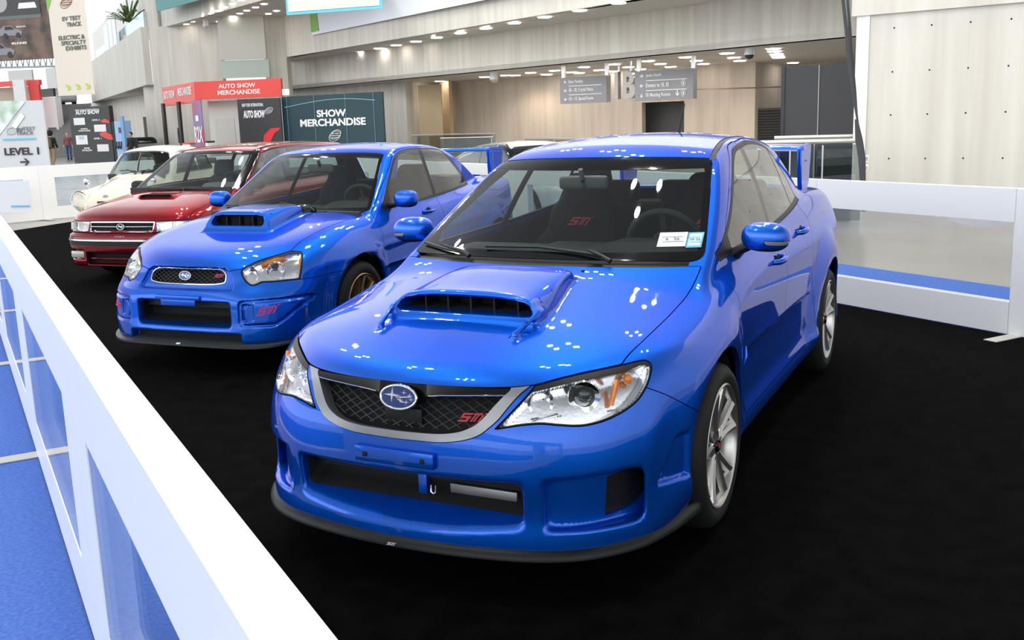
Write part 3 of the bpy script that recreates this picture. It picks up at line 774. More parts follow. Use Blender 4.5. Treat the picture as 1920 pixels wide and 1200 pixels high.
    # ---- grille mesh, bar and badges
    G = bpy.data.objects.new('grille', None); COL.objects.link(G); G.parent = R0
    GIp = [(y, z) for y, z in GI if y > 0 and z < .73]+[(.385, .73), (0, .73)]
    full = [(y, z) for y, z in GIp]+[(-y, z) for y, z in GIp[::-1]]
    xg = lambda y, z: (float(cast_x(body, abs(y), z, 1.05, .5)[0, 0])-.045, y, z)
    bm = bmesh.new(); nb = 30; Y = np.linspace(-.40, .40, nb); Zs = (.55, .60, .65, .70, .75)
    gv = [[bm.verts.new((lambda p: (p[0]-.02, p[1], p[2]))(xg(y, z))) for z in Zs] for y in Y]
    for i in range(nb-1):
        for j in range(len(Zs)-1): bm.faces.new((gv[i][j], gv[i+1][j], gv[i+1][j+1], gv[i][j+1]))
    bobj('grille_backing', bm, DARK, G)
    bm = bmesh.new(); lattice(bm, full, xg, .024, math.radians(28), .0022); bobj('grille_mesh', bm, MESHW, G)
    # gloss bar: slopes down from the upper corners to the badge
    bm = bmesh.new(); pr = None
    for y in np.linspace(-.385, .385, 41):
        a = abs(y); zt = .728; zb = float(np.interp(a, [0, .07, .10, .15, .28, .385], [.655, .655, .688, .694, .702, .706]))
        xs = float(cast_x(body, a, .70, 1.05, .5)[0, 0])
        ringv = [bm.verts.new(p) for p in ((xs-.05, y, zt+.004), (xs-.018, y, zt), (xs-.008, y, (zt*.4+zb*.6)), (xs-.003, y, zb+.006), (xs-.012, y, zb), (xs-.05, y, zb+.002))]
        if pr:
            for k in range(6): bm.faces.new((pr[k], pr[(k+1) % 6], ringv[(k+1) % 6], ringv[k]))
        pr = ringv
    bobj('grille_bar', bm, GLOSS, G, smooth=40)
    for s in (1, -1):
        bm = bmesh.new(); P_ = []
        for a in np.linspace(.105, .375, 18):
            zb = float(np.interp(a, [0, .07, .10, .15, .28, .385], [.655, .655, .688, .694, .702, .706])); P_.append((float(cast_x(body, a, .70, 1.05, .5)[0, 0])-.002, a*s, zb+.004))
        tube(bm, P_, .0022, 6); bobj('bar_edge', bm, CHROME, G)
    nb_ = Vector((.95, 0, .25)); oval_badge(G, (.918, 0, .684), nb_, .071, .040)
    sti_letters(G, (.916, .270, .640), (-.25, 1, 0), (.95, .25, .15), .085, REDL, 'grille_badge', 'red slanted lettering on the grille', .34)
    bm = bmesh.new(); box(bm, (.895, 0, .612), (.01, .15, .06), None, .004); bobj('grille_sensor_cover', bm, BLACK, G)
    # ---- bracket, splitter, small parts
    bm = bmesh.new(); box(bm, (.966, 0, .487), (.022, .315, .056), None, .005); bk = bobj('plate_bracket', bm, BLUE, R0)
    for y in (-.115, .115):
        bm = bmesh.new(); box(bm, (.979, y, .487), (.004, .016, .016), None, .001); bobj('bracket_clip', bm, BLACK, bk)
    bm = bmesh.new(); pr = None
    for y in np.linspace(-.868, .868, 61):
        a = abs(y); g_ = lambda X, Y, Z: body(X, Y, Z); xs = float(cast_x(body, min(a, .80), .20, 1.05, .0, 200)[0, 0])-max(0, a-.80)*3.6-max(0, a-.84)*3.
        o = .016 if a < .8 else .012
        ringv = [bm.verts.new(p) for p in ((xs-.06, y, .205), (xs+.006, y*1.004, .196), (xs+o+.008, y*1.012, .178), (xs+o+.008, y*1.012, .166), (xs-.05, y, .163))]
        if pr:
            for k in range(5): bm.faces.new((pr[k], pr[(k+1) % 5], ringv[(k+1) % 5], ringv[k]))
        else: bm.faces.new(ringv)
        pr = ringv
    bm.faces.new(pr[::-1]); sp = bobj('lip_splitter', bm, BLACK, R0, smooth=50)
    sti_letters(sp, (.9905, -.02, .1775), (0, 1, 0), (1, 0, .3), .034, CHROME, 'splitter_badge', None, .3)
    # intake innards
    bm = bmesh.new(); box(bm, (.815, 0, .395), (.03, .86, .05)); bobj('bumper_beam', bm, BLACK, R0)
    bm = bmesh.new(); box(bm, (.83, .03, .34), (.03, .035, .10), None, .004); bobj('intake_strut', bm, BLUE, R0)
    bm = bmesh.new(); tube(bm, [(.86, .075, .36), (.862, .075, .335), (.862, .085, .328), (.862, .095, .335), (.86, .095, .36)], .004, 8); bobj('tow_hook', bm, CHROME, R0)
    bm = bmesh.new(); box(bm, (.815, .26, .335), (.02, .26, .05), None, .004); bobj('intercooler', bm, STEEL, R0)
    # fender vent: bright slash behind the front wheel
    for s in (1, -1):
        bm = bmesh.new(); tube(bm, [(-.400, .872*s, .555), (-.405, .880*s, .595), (-.415, .876*s, .635)], [.004, .008, .003], 8); bobj('fender_vent_edge', bm, BLUE, R0)
    # mirrors
    def mf(x, y, z):
        X, Y, Z = x+.685, y-.895, z-1.066
        d = (np.abs(X/.085)**2.3+np.abs(Y/.104)**2.6+np.abs((Z+.02*Y)/.064)**2.5)**(1/2.4)-1
        return smax(d*.07, -X-.045, .015)
    mp = extract(mf, (-.80, .75, .98), (-.57, 1.06, 1.18), .008)
    low, mp = cut(mp, lambda x, y, z: z-1.018)
    sig, mp = cut(mp, lambda x, y, z: np.maximum(np.abs(z-1.046+.06*(y-.95))-.009, np.maximum(.905-y, -.70-x)), .001)
    back, mp = cut(mp, lambda x, y, z: x+.722)
    for s in (1, -1):
        q = (lambda p: p) if s > 0 else mirror; mo = bpy.data.objects.new('door_mirror', None); COL.objects.link(mo); mo.parent = R0
        pobj('mirror_shell', q(mp), BLUE, mo, .006); pobj('mirror_base', q(low), BLACK, mo, .004); pobj('turn_signal', q(sig), mat('signal_lens', (.30, .30, .31), .15, .3) if s > 0 else bpy.data.materials['signal_lens'], mo, .004); pobj('mirror_glass', q(back), CHROME, mo, 0)
        bm = bmesh.new(); tube(bm, [(-.70, .755*s, .985), (-.69, .79*s, 1.01), (-.69, .85*s, 1.035)], [.05, .035, .03], 12, True, .6); bobj('mirror_arm', bm, BLACK, mo, smooth=60)
    # handles
    for hx, hz in ((-1.20, .893), (-1.90, .957)):
        yy = float(cast_y(body, np.array([hx]), np.array([hz]))[0, 1])
        for s in (1, -1):
            H_ = bpy.data.objects.new('door_handle', None); COL.objects.link(H_); H_.parent = R0
            bm = bmesh.new(); tube(bm, [(hx+.095, (yy-.004)*s, hz-.002), (hx+.075, (yy+.026)*s, hz), (hx, (yy+.034)*s, hz+.002), (hx-.075, (yy+.026)*s, hz+.004), (hx-.10, (yy-.006)*s, hz+.004)], [.012, .014, .015, .015, .013], 12); bobj('handle_grip', bm, BLUE, H_, smooth=60)
            bm = bmesh.new(); lathe(bm, [(0, -.001), (.036, .001), (.04, 0)], 'Y', 20)
            for v in bm.verts: v.co = Vector((hx+v.co.x*1.1, (yy+.0015+v.co.y)*s, hz+v.co.z*.8))
            bobj('handle_cup', bm, DARK, H_)
    # wing
    W = bpy.data.objects.new('rear_wing', None); COL.objects.link(W); W.parent = R0
    bm = bmesh.new(); pr = None
    for y in np.linspace(-.63, .63, 15):
        zz = 1.352+.012*(1-(y/.63)**2); ringv = [bm.verts.new((-3.06-.30*u, y, zz+v)) for u, v in ((0, 0), (.08, .016), (.4, .022), (.8, .016), (1, .024), (1, .012), (.6, -.008), (.2, -.012))]
        if pr:
            for k in range(8): bm.faces.new((pr[k], pr[(k+1) % 8], ringv[(k+1) % 8], ringv[k]))
        else: bm.faces.new(ringv)
        pr = ringv
    bm.faces.new(pr[::-1]); bobj('wing_blade', bm, BLUE, W)
    for s in (1, -1):
        bm = bmesh.new(); M = frame_m((0, .625*s, 0), (1, 0, 0), (0, -s, 0)); sg = -1 if s > 0 else 1
        M = Matrix(((1, 0, 0, 0), (0, 0, 1, .612*s-(.014)), (0, 1, 0, 0), (0, 0, 0, 1)))
        prism(bm, [(-3.02, 1.352), (-3.06, 1.376), (-3.37, 1.388), (-3.39, 1.34), (-3.33, 1.13), (-3.27, 1.08), (-3.08, 1.08), (-3.05, 1.14)], M, .028); bmesh.ops.bevel(bm, geom=bm.edges[:], offset=.008, segments=2, affect='EDGES'); bobj('wing_support', bm, BLUE, W)
    # wipers, washers, antenna
    onws = lambda y, z, o=.012: tuple((cast_x(house, abs(y), z, 0., -1.5, 200)[0]+np.array([.5*o, 0, .9*o]))*np.array([1, 1 if y >= 0 else -1, 1]))
    for nm, pts, arm in (('long', [(-.27, 1.035), (.0, 1.040), (.24, 1.020), (.30, 1.010)], (.27, .004)), ('short', [(-.66, 1.03), (-.52, 1.018), (-.38, 1.006)], (-.36, .0))):
        w = bpy.data.objects.new('wiper', None); COL.objects.link(w); w.parent = R0
        bm = bmesh.new(); tube(bm, [onws(y, z, .012) for y, z in pts], .006, 8); bobj('wiper_blade', bm, BLACK, w)
        bm = bmesh.new(); a = onws(*pts[len(pts)//2], .03); b = onws(pts[-1][0], 1.008, .02); tube(bm, [a, b, (b[0]+.02, b[1]+.05, b[2]-.02)], [.005, .009, .011], 8); bobj('wiper_arm', bm, BLACK, w)
    for y in (-.285, .255):
        p = cast_z(f, np.array([-.11]), np.array([abs(y)]))[0]; bm = bmesh.new(); lathe(bm, [(.009, -.004), (.009, .004), (.005, .008), (0, .008)], 'Z', 12, (p[0]-.03, y, p[2]+.006)); bobj('washer_nozzle', bm, BLACK, R0)
    bm = bmesh.new(); tube(bm, [(-2.30, .02, 1.475), (-2.31, .02, 1.50), (-2.40, .03, 1.665)], [.018, .008, .004], 8); bobj('roof_antenna', bm, BLACK, R0)
    # ---- wheels
    mk = lambda nm, par, loc: make_wheel(nm, .326, .243, .225, lambda b, r, h: spokes_twin(b, r, h, 5, .235), ALLOY, par, loc, .162, None, True)
    four_wheels(mk, 'wheel', R0, [(0, .775), (-2.625, .775), (0, -.775), (-2.625, -.775)], .326)
    wheel_wells(R0, (0, -2.625), .385, .56, .84, .33)
    # ---- cabin
    bm = bmesh.new(); box(bm, (-1.55, 0, .30), (2.5, 1.40, .04)); box(bm, (-.32, 0, .62), (.04, 1.40, .66)); box(bm, (-2.75, 0, .66), (.5, 1.30, .76)); bobj('cabin_floor', bm, DASH, R0)
    def dsh(x, y, z):
        ay = np.abs(y); d = rbox(x, y, z, (-.64, 0, .86), (.30, .70, .125), .06)
        d = smin(d, rbox(x, y, z, (-.76, .36, .975), (.13, .20, .055), .05), .06)
        d = smin(d, rbox(x, y, z, (-.70, .0, .975), (.16, .17, .025), .02), .05)
        return smax(d, .70-z, .01)
    pobj('dashboard', extract(dsh, (-1.0, -.76, .66), (-.30, .76, 1.10), .02), DASH, R0, 0)
    sp_ = seat_piece(.02, .26, .86)
    for y in (-.37, .37):
        S = bpy.data.objects.new('front_seat', None); COL.objects.link(S); S.parent = R0; S.location = (-1.42, y, .36)
        pobj('seat_body', sp_, CLOTH, S, 0); sti_letters(S, (-.205, 0, .66), (0, 1, 0), (.95, 0, .3), .13, REDL, 'seat_lettering', 'red lettering on the backrest', .35)
    bm = bmesh.new(); box(bm, (-2.05, 0, .50), (.5, 1.25, .2), None, .06, 3); box(bm, (-2.38, 0, .80), (.16, 1.25, .55), Matrix.Rotation(0, 4, 'Y'), .06, 3); bobj('rear_bench', bm, CLOTH, R0)
    for y in (-.4, 0, .4):
        bm = bmesh.new(); box(bm, (-2.42, y, 1.13), (.10, .26, .15), None, .04, 3); bobj('rear_headrest', bm, CLOTH, R0)
    steering(R0, (-.93, .37, .985), .185, .40, DASH)
    bm = bmesh.new(); box(bm, (-.80, .0, 1.295), (.03, .25, .065), None, .015, 3); tube(bm, [(-.79, 0, 1.30), (-.76, 0, 1.36)], .012, 8); bobj('interior_mirror', bm, mat('mirror_back', (.06, .065, .065), .5), R0)
    bm = bmesh.new(); box(bm, (-1.30, 0, .52), (.9, .20, .28), None, .03); bobj('centre_console', bm, DASH, R0)
    # stickers inside the glass
    stk = [('inspection_sticker', [(1230, 443), (1279, 443), (1279, 468), (1230, 468)])]
    for nm, y0, y1, z0, z1, cc, words in (('registration_sticker', .500, .612, 1.048, 1.098, (.80, .86, .80), ('6   26',)), ('inspection_sticker', .616, .676, 1.043, 1.096, (.10, .50, .80), ('09 25',))):
        bm = bmesh.new(); c = [onws(y, z, .004) for y, z in ((y0, z0), (y1, z0+.0), (y1-.012, z1), (y0-.012, z1))]; bm.faces.new([bm.verts.new(p) for p in c])
        so = bobj(nm, bm, mat(nm+'_paper', cc, .5), R0, smooth=0)
        ctr = sum((Vector(p) for p in c), Vector())/4; xd = Vector(c[1])-Vector(c[0]); up = Vector(c[3])-Vector(c[0]); nn = xd.cross(up).normalized()
        if cc[0] < .5:
            bm = bmesh.new(); bm.faces.new([bm.verts.new(ctr+(Vector(p)-ctr)*.80+nn*.001) for p in c]); bobj('sticker_face', bm, mat('pale_blue_print', (.55, .78, .92), .5), so, smooth=0)
        text('sticker_print', words[0], .026 if cc[0] > .5 else .02, frame_m(ctr+nn*.002, xd, nn), mat('grey_print', (.18, .22, .24), .6) if cc[0] > .5 else bpy.data.materials['grey_print'], so)
        bm = bmesh.new(); M = frame_m(ctr+nn*.0015, xd, nn)
        for dy in (.016, -.018): box(bm, (0, dy, 0), (.05 if cc[0] < .5 else .09, .003, .0004), M)
        bobj('sticker_lines', bm, bpy.data.materials['grey_print'], so, smooth=0)
    return R0
# ---------------------------------------------------------------- general car body from profile tables
def shell(p):
    PW = K1(p['plan'], .10); SZ = K1(p['side'], .022)
    N = K2(*p['nose'], .05, .02); gy = np.gradient(N.T, .01, axis=0); gz = np.gradient(N.T, .01, axis=1)
    NG = K2([0, 1], [0, 1], [[0, 0], [0, 0]]); NG.u0, NG.v0, NG.st = N.u0, N.v0, N.st; NG.T = gblur(gblur(1/np.sqrt(1+gy*gy+gz*gz), 3, 0), 3, 1)
    H = K2(*p['top'], .08, .04); TL = K1(p['tail'], .06)
    WG = K1(p['glass_w'], .03); WGX = K1(p['glass_x'], .12); ZR = K1(p['roof'], .10); XB = K1(p['back'], .05)
    cx, cz, ra, amp, fade = p['arches']
    x0, z0, sl, c0, c1 = p['ws']; kk = p.get('k', .055); kr = p.get('kr', .05); crown = p.get('crown', .145); bcv = p.get('bcv', .2)
    def body(x, y, z):
        ay = np.abs(y); w = PW(x)+SZ(z)
        for c, a in zip(cx, amp):
            r = np.hypot(x-c, z-cz); w = w+a*(1-sstep(ra, ra+fade, r))*sstep(.18, .3, z)
        for zc, zs, ka, kw in p.get('crease', ()): w = w+ka*np.exp(-((z-zc-zs*(-.35-x))/kw)**2)
        ds = (ay-w)*.98; dt = (z-H(x, ay))*.95; df = (x-N(ay, z))*NG(ay, z); dr = (-x-TL(ay)+.12*(z-.5)**2)*.92
        return smax(smax(smax(ds, dt, p.get('ks', .07)), smax(df, dr, .02), kk), p['bottom']-z, .02)
    def house(x, y, z):
        ay = np.abs(y)
        dw = (x-(x0-(z-z0)*sl-(c0+c1*(z-z0))*ay*ay))/math.hypot(1, sl)
        dg = (ay-WG(z)-WGX(x))*.92; dr = z-(ZR(x)-crown*ay*ay); db = (XB(z)+bcv*ay*ay-x)*p.get('bs', .55)
        d = smax(smax(smax(dw, dg, kr), db, kr), dr, kr+.005)
        return smax(d, .55-z, .01)
    return body, house
def carve(b, vol, k): return smax(b, -vol, k)
def make_shape_b():
    p = dict(
        plan=[(.95, .80), (.7, .815), (.4, .83), (0, .835), (-.4, .832), (-.8, .832), (-1.4, .835), (-2.0, .84), (-2.54, .842), (-3.0, .82), (-3.4, .77)],
        side=[(.05, -.05), (.17, -.03), (.22, -.005), (.35, -.02), (.5, -.015), (.62, 0), (.74, .004), (.84, -.006), (.92, -.035), (1.0, -.07), (1.1, -.13), (1.6, -.42)],
        nose=([0, .15, .30, .45, .60, .70, .78, .86, 1.0], [.12, .20, .27, .32, .40, .48, .53, .58, .66, .72, .80, 1.0],
              [[.97, .975, .972, .962, .958, .958, .945, .920, .897, .872, .78, .4],
               [.968, .972, .970, .96, .956, .956, .942, .917, .893, .866, .775, .4],
               [.965, .968, .966, .958, .954, .954, .938, .910, .880, .845, .755, .38],
               [.955, .960, .960, .955, .952, .95, .925, .885, .840, .790, .70, .33],
               [.90, .905, .908, .905, .90, .895, .865, .815, .765, .715, .62, .25],
               [.82, .825, .83, .83, .825, .815, .785, .735, .685, .632, .54, .16],
               [.72, .725, .73, .73, .725, .715, .69, .645, .60, .545, .45, .05],
               [.50, .51, .52, .52, .515, .51, .49, .45, .41, .35, .26, -.1],
               [.0, 0, .02, .02, .02, .02, 0, -.04, -.08, -.14, -.25, -.6]]),
        top=([.92, .8, .66, .45, .22, -.05, -.3, -.5, -1.0, -1.5, -2.2, -2.8, -3.3, -3.5], [0, .2, .4, .55, .68, .76, .84, 1.0],
             [[.715, .713, .70, .66, .61, .56, .50, .35], [.765, .763, .752, .725, .675, .63, .56, .42], [.805, .804, .798, .782, .757, .72, .65, .5], [.845, .845, .845, .842, .830, .795, .72, .56], [.885, .886, .888, .890, .882, .848, .775, .62],
              [.93, .93, .932, .932, .915, .885, .81, .66], [.965, .965, .962, .952, .932, .905, .83, .70], [.985, .985, .98, .97, .955, .925, .85, .72], [1.0, 1.0, 1.0, .995, .985, .955, .89, .78], [1.02, 1.02, 1.02, 1.015, 1.0, .97, .91, .80],
              [1.06, 1.06, 1.06, 1.05, 1.03, 1.0, .93, .82], [1.08, 1.08, 1.08, 1.07, 1.05, 1.0, .93, .82], [1.07, 1.07, 1.06, 1.05, 1.02, .98, .9, .8], [1.03, 1.03, 1.02, 1.0, .98, .93, .86, .76]]),
        tail=[(0, 3.50), (.4, 3.47), (.6, 3.40), (.75, 3.22), (.85, 2.95)],
        glass_w=[(.8, .785), (.98, .742), (1.1, .692), (1.2, .648), (1.3, .603), (1.36, .574), (1.5, .49), (1.6, .42)],
        glass_x=[(.2, -.03), (-.4, -.01), (-1, 0), (-1.7, 0), (-2.2, -.03), (-2.7, -.10), (-3, -.16)],
        roof=[(-.6, 1.33), (-.95, 1.402), (-1.25, 1.440), (-1.55, 1.452), (-1.85, 1.440), (-2.15, 1.39), (-2.5, 1.28)],
        back=[(.9, -3.0), (1.05, -2.74), (1.2, -2.50), (1.38, -2.16), (1.6, -1.7)],
        arches=((0., -2.54), .325, .375, (.030, .030), .15), ws=(-.265, .955, 1.53, .27, .30), bottom=.20, crease=((.70, .03, .006, .03),), crown=.13)
    body, house = shell(p)
    TOPS = K1([(0, .045), (.12, .045), (.19, .040), (.235, .025), (.26, 0), (.285, -.05)], .008)
    def f(x, y, z):
        ay = np.abs(y); b = body(x, y, z)
        it = smax(smax(ay-.385, z-.472, .03), .335-(x-.85)*.3-z, .03); b = carve(b, smax(it, .80-x, .02), .014)
        # oval-ended pocket around the grille
        gp = smax(smax(ay-.350-.05*np.clip((.64-z)/.1, -1, 1), z-.688, .05), .548-z, .04); b = carve(b, smax(gp, -(b+.022), .01), .014)
        # fog cover outline grooves
        fo = smax(smax(.458-ay, ay-.80, .02), smax(z-.478-.02*(ay-.45), .322+.75*np.maximum(ay-.66, 0)**1.4*3-z, .04), .04)
        b = carve(b, smax(np.abs(fo)-.009, -(b+.011), .008), .009)
        sl = smax(smax(.47-ay, ay-.545, .02), smax(z-.462, .345-z, .02), .02); b = carve(b, smax(sl, -(b+.012), .006), .008)
        # undercut above the splitter
        uc = smax(smax(ay-.46, z-.262, .02), .0-z, .01); b = carve(b, smax(uc, .885-x, .01), .012)
        d = smin(b, house(x, y, z), .03)
        hz = .885-(x-.22)*.19
        t = sstep(.30, -.25, x); top = hz+TOPS(ay)+.075*(1-t)+.010+.05*t
        sc = smax(z-np.minimum(top, 1.02+0*z), ay-.285+.02*t, .02); sc = smax(sc, x-.300+(z-.92)*.55, .015); sc = smax(sc, -.30-x, .05)
        d = smin(d, smax(sc, .7-z, .02), .03)
        mo = smax(smax(z-(top-.022), .912-z, .015), ay-.228, .025); mo = smax(mo, .10-x, .01); mo = smax(mo, x-.45, .01)
        return carve(d, mo, .006)
    return f, body, house
# ---------------------------------------------------------------- helpers shared by the cars behind
def grp(name, parent, loc=(0, 0, 0)):
    o = bpy.data.objects.new(name, None); COL.objects.link(o); o.parent = parent; o.location = loc; return o
CUT = lambda P, s, g=0.: split(P, s(*P.V.T), g)
def door_mirrors(R0, c, half, m, h=.010, arm=None, signal=False):
    def mf(x, y, z):
        X, Y, Z = x-c[0], y-c[1], z-c[2]
        d = (np.abs(X/half[0])**2.4+np.abs(Y/half[1])**3+np.abs(Z/half[2])**2.8)**(1/2.6)-1
        return smax(d*min(half), -X-half[0]*.5, .012)
    mp = extract(mf, tuple(a-b-.03 for a, b in zip(c, half)), tuple(a+b+.03 for a, b in zip(c, half)), h)
    low, mp = CUT(mp, lambda x, y, z: z-(c[2]-half[2]*.72)); back, mp = CUT(mp, lambda x, y, z: x-(c[0]-half[0]*.47))
    for s in (1, -1):
        q = (lambda p: p) if s > 0 else mirror; mo = grp('door_mirror', R0)
        pobj('mirror_shell', q(mp), m, mo, .005); pobj('mirror_base', q(low), BLACK, mo, .004); pobj('mirror_glass', q(back), CHROME, mo, 0)
        bm = bmesh.new(); tube(bm, [(c[0]-.01, (c[1]-half[1]-.06)*s, c[2]-.05), (c[0], (c[1]-half[1]*.6)*s, c[2]-.035)], [.045, .028], 12, True, .6); bobj('mirror_arm', bm, BLACK, mo, smooth=60)
def cabin(R0, floor, dash, seats, cloth, dashm, wheel, mirror_at, bench=None, hump=None):
    bm = bmesh.new(); x0, x1, hw, z0 = floor
    box(bm, ((x0+x1)/2, 0, z0), (x1-x0, hw*2, .04)); bobj('cabin_floor', bm, DASH, R0)
    bm = bmesh.new(); box(bm, (x1, 0, z0+.33), (.04, hw*2, .66)); bobj('firewall', bm, DASH, R0)
    c, e = dash
    def dsh(x, y, z):
        d = rbox(x, y, z, c, e, .05)
        if hump: d = smin(d, rbox(x, y, z, hump[0], hump[1], .04), .06)
        return d
    pobj('dashboard', extract(dsh, tuple(a-b-.05 for a, b in zip(c, e)), (c[0]+e[0]+.05, c[1]+e[1]+.05, c[2]+e[2]+.18), .025), dashm, R0, 0)
    sp = seat_piece(.025, .25, seats[1], True, seats[2])
    for y in (-seats[0][1], seats[0][1]):
        S = grp('front_seat', R0, (seats[0][0], y, seats[0][2])); pobj('seat_body', sp, cloth, S, 0)
    if bench:
        bm = bmesh.new(); box(bm, (bench[0]+.3, 0, bench[1]-.3), (.5, 1.2, .2), None, .06, 3); box(bm, (bench[0], 0, bench[1]), (.15, 1.2, .55), None, .06, 3); bobj('rear_bench', bm, cloth, R0)
    steering(R0, wheel, .18, .40, DASH)
    if mirror_at:
        x, y, z = mirror_at; bm = bmesh.new(); box(bm, (x, y, z), (.03, .24, .07), None, .015, 3); tube(bm, [(x, y, z), (x+.04, y, z+.07)], .012, 8); bobj('interior_mirror', bm, bpy.data.materials['mirror_back'], R0)
def wipers(R0, house, sets):
    onws = lambda y, z, o: tuple((cast_x(house, abs(y), z, .6, -1.5, 240)[0]+np.array([.5*o, 0, .9*o]))*np.array([1, 1 if y >= 0 else -1, 1]))
    for pts, base in sets:
        w = grp('wiper', R0); bm = bmesh.new(); tube(bm, [onws(y, z, .012) for y, z in pts], .006, 6); bobj('wiper_blade', bm, BLACK, w)
        bm = bmesh.new(); a = onws(*pts[len(pts)//2], .03); b = onws(*base, .02); tube(bm, [a, b, (b[0]+.02, b[1]+.04, b[2]-.02)], [.005, .009, .011], 6); bobj('wiper_arm', bm, BLACK, w)
    return onws
def handles(R0, body, spots, m):
    for hx, hz in spots:
        yy = float(cast_y(body, np.array([hx]), np.array([hz]))[0, 1])
        for s in (1, -1):
            H_ = grp('door_handle', R0)
            bm = bmesh.new(); tube(bm, [(hx+.09, (yy-.004)*s, hz), (hx+.07, (yy+.022)*s, hz), (hx, (yy+.028)*s, hz), (hx-.07, (yy+.022)*s, hz), (hx-.09, (yy-.006)*s, hz)], .013, 10); bobj('handle_grip', bm, m, H_, smooth=60)
            bm = bmesh.new(); lathe(bm, [(0, -.001), (.036, .001), (.04, 0)], 'Y', 18)
            for v in bm.verts: v.co = Vector((hx+v.co.x*1.2, (yy+.0015+v.co.y)*s, hz+v.co.z*.8))
            bobj('handle_cup', bm, DARK, H_)
def headlamp(R0, ln, bez, m_lens, dep, extra):
    """lens over a reflector box, mirrored to both sides; extra(L, s) adds what is inside"""
    for s in (1, -1):
        L = grp('headlight', R0); q = (lambda p: p) if s > 0 else mirror
        pobj('lens', q(ln.offset(-.0015)), m_lens, L, 0)
        if bez is not None: pobj('bezel', q(bez.offset(-.001)), BLACK, L, .02)
        pobj('reflector', q(ln.offset(-dep)), REFL, L, 0)
        B = boundary(ln); bm = bmesh.new(); d = {}
        for a, b in B:
            for k in (a, b):
                if k not in d: d[k] = (bm.verts.new(ln.V[k]-ln.N[k]*.002), bm.verts.new(ln.V[k]-ln.N[k]*dep))
            try: bm.faces.new((d[a][0], d[b][0], d[b][1], d[a][1]))
            except ValueError: pass
        for v in bm.verts: v.co.y *= s
        bobj('lamp_wall', bm, REFL, L); extra(L, s)
def ring_at(L, s, name, c, dr, prof, m, n=28):
    M = frame_m(c, (0, 0, 1), Vector(dr)); bm = bmesh.new(); lathe(bm, prof, 'Z', n)
    for v in bm.verts: v.co = M @ v.co; v.co.y *= s
    return bobj(name, bm, m, L, smooth=50)
def glazing(P, R0, WS, xr, ws_in, DLO, ymin, pillars, frit=GLOSS, wsm=None, trim=.018, sail=None, names=('front_door_window', 'rear_door_window', 'quarter_window'), trimm=None):
    """cuts windshield and side windows out of half body P; returns the rest"""
    s_ws = lambda x, y, z: np.maximum(poly_sd(WS, y, z), np.maximum(x-xr[1], xr[0]-x))
    ws, P = CUT(P, s_ws, .002); gl, fr = CUT(ws, lambda x, y, z: np.maximum(s_ws(x, y, z)+ws_in[0], np.maximum(z-ws_in[1], ws_in[2]-z)))
    pobj('windshield', whole(gl), wsm or WGLASS, R0, 0); pobj('windshield_border', whole(fr), frit, R0, .004)
    s_d = lambda x, y, z: np.maximum(poly_sd(DLO, x, z), ymin-y)
    ring, P = CUT(P, lambda *a: s_d(*a)-trim, .0015); dl, ring = CUT(ring, s_d); both('window_trim', ring, trimm or BLACK, R0, .008)
    if sail is not None:
        sa, dl = CUT(dl, lambda x, y, z: line_sd(sail[0], sail[1], x, z)); both('mirror_triangle', sa, BLACK, R0, .006)
    for k, (a, b, w) in enumerate(pillars):
        g, dl = CUT(dl, lambda x, y, z: line_sd(a, b, x, z)+w); both(names[k], g, SGLASS, R0, 0)
        pl, dl = CUT(dl, lambda x, y, z: line_sd(a, b, x, z)-w); both('pillar_cover', pl, trimm or BLACK, R0, .006)
    if len(dl.F): both(names[len(pillars)], dl, SGLASS, R0, 0)
    return P
def lining(P, R0, z0, x0, x1, m=None):
    l = _clip(P, np.minimum(P.V[:, 2]-z0, np.minimum(x1-P.V[:, 0], P.V[:, 0]-x0))).offset(-.028); pobj('cabin_lining', whole(l), m or TRIM, R0, 0)
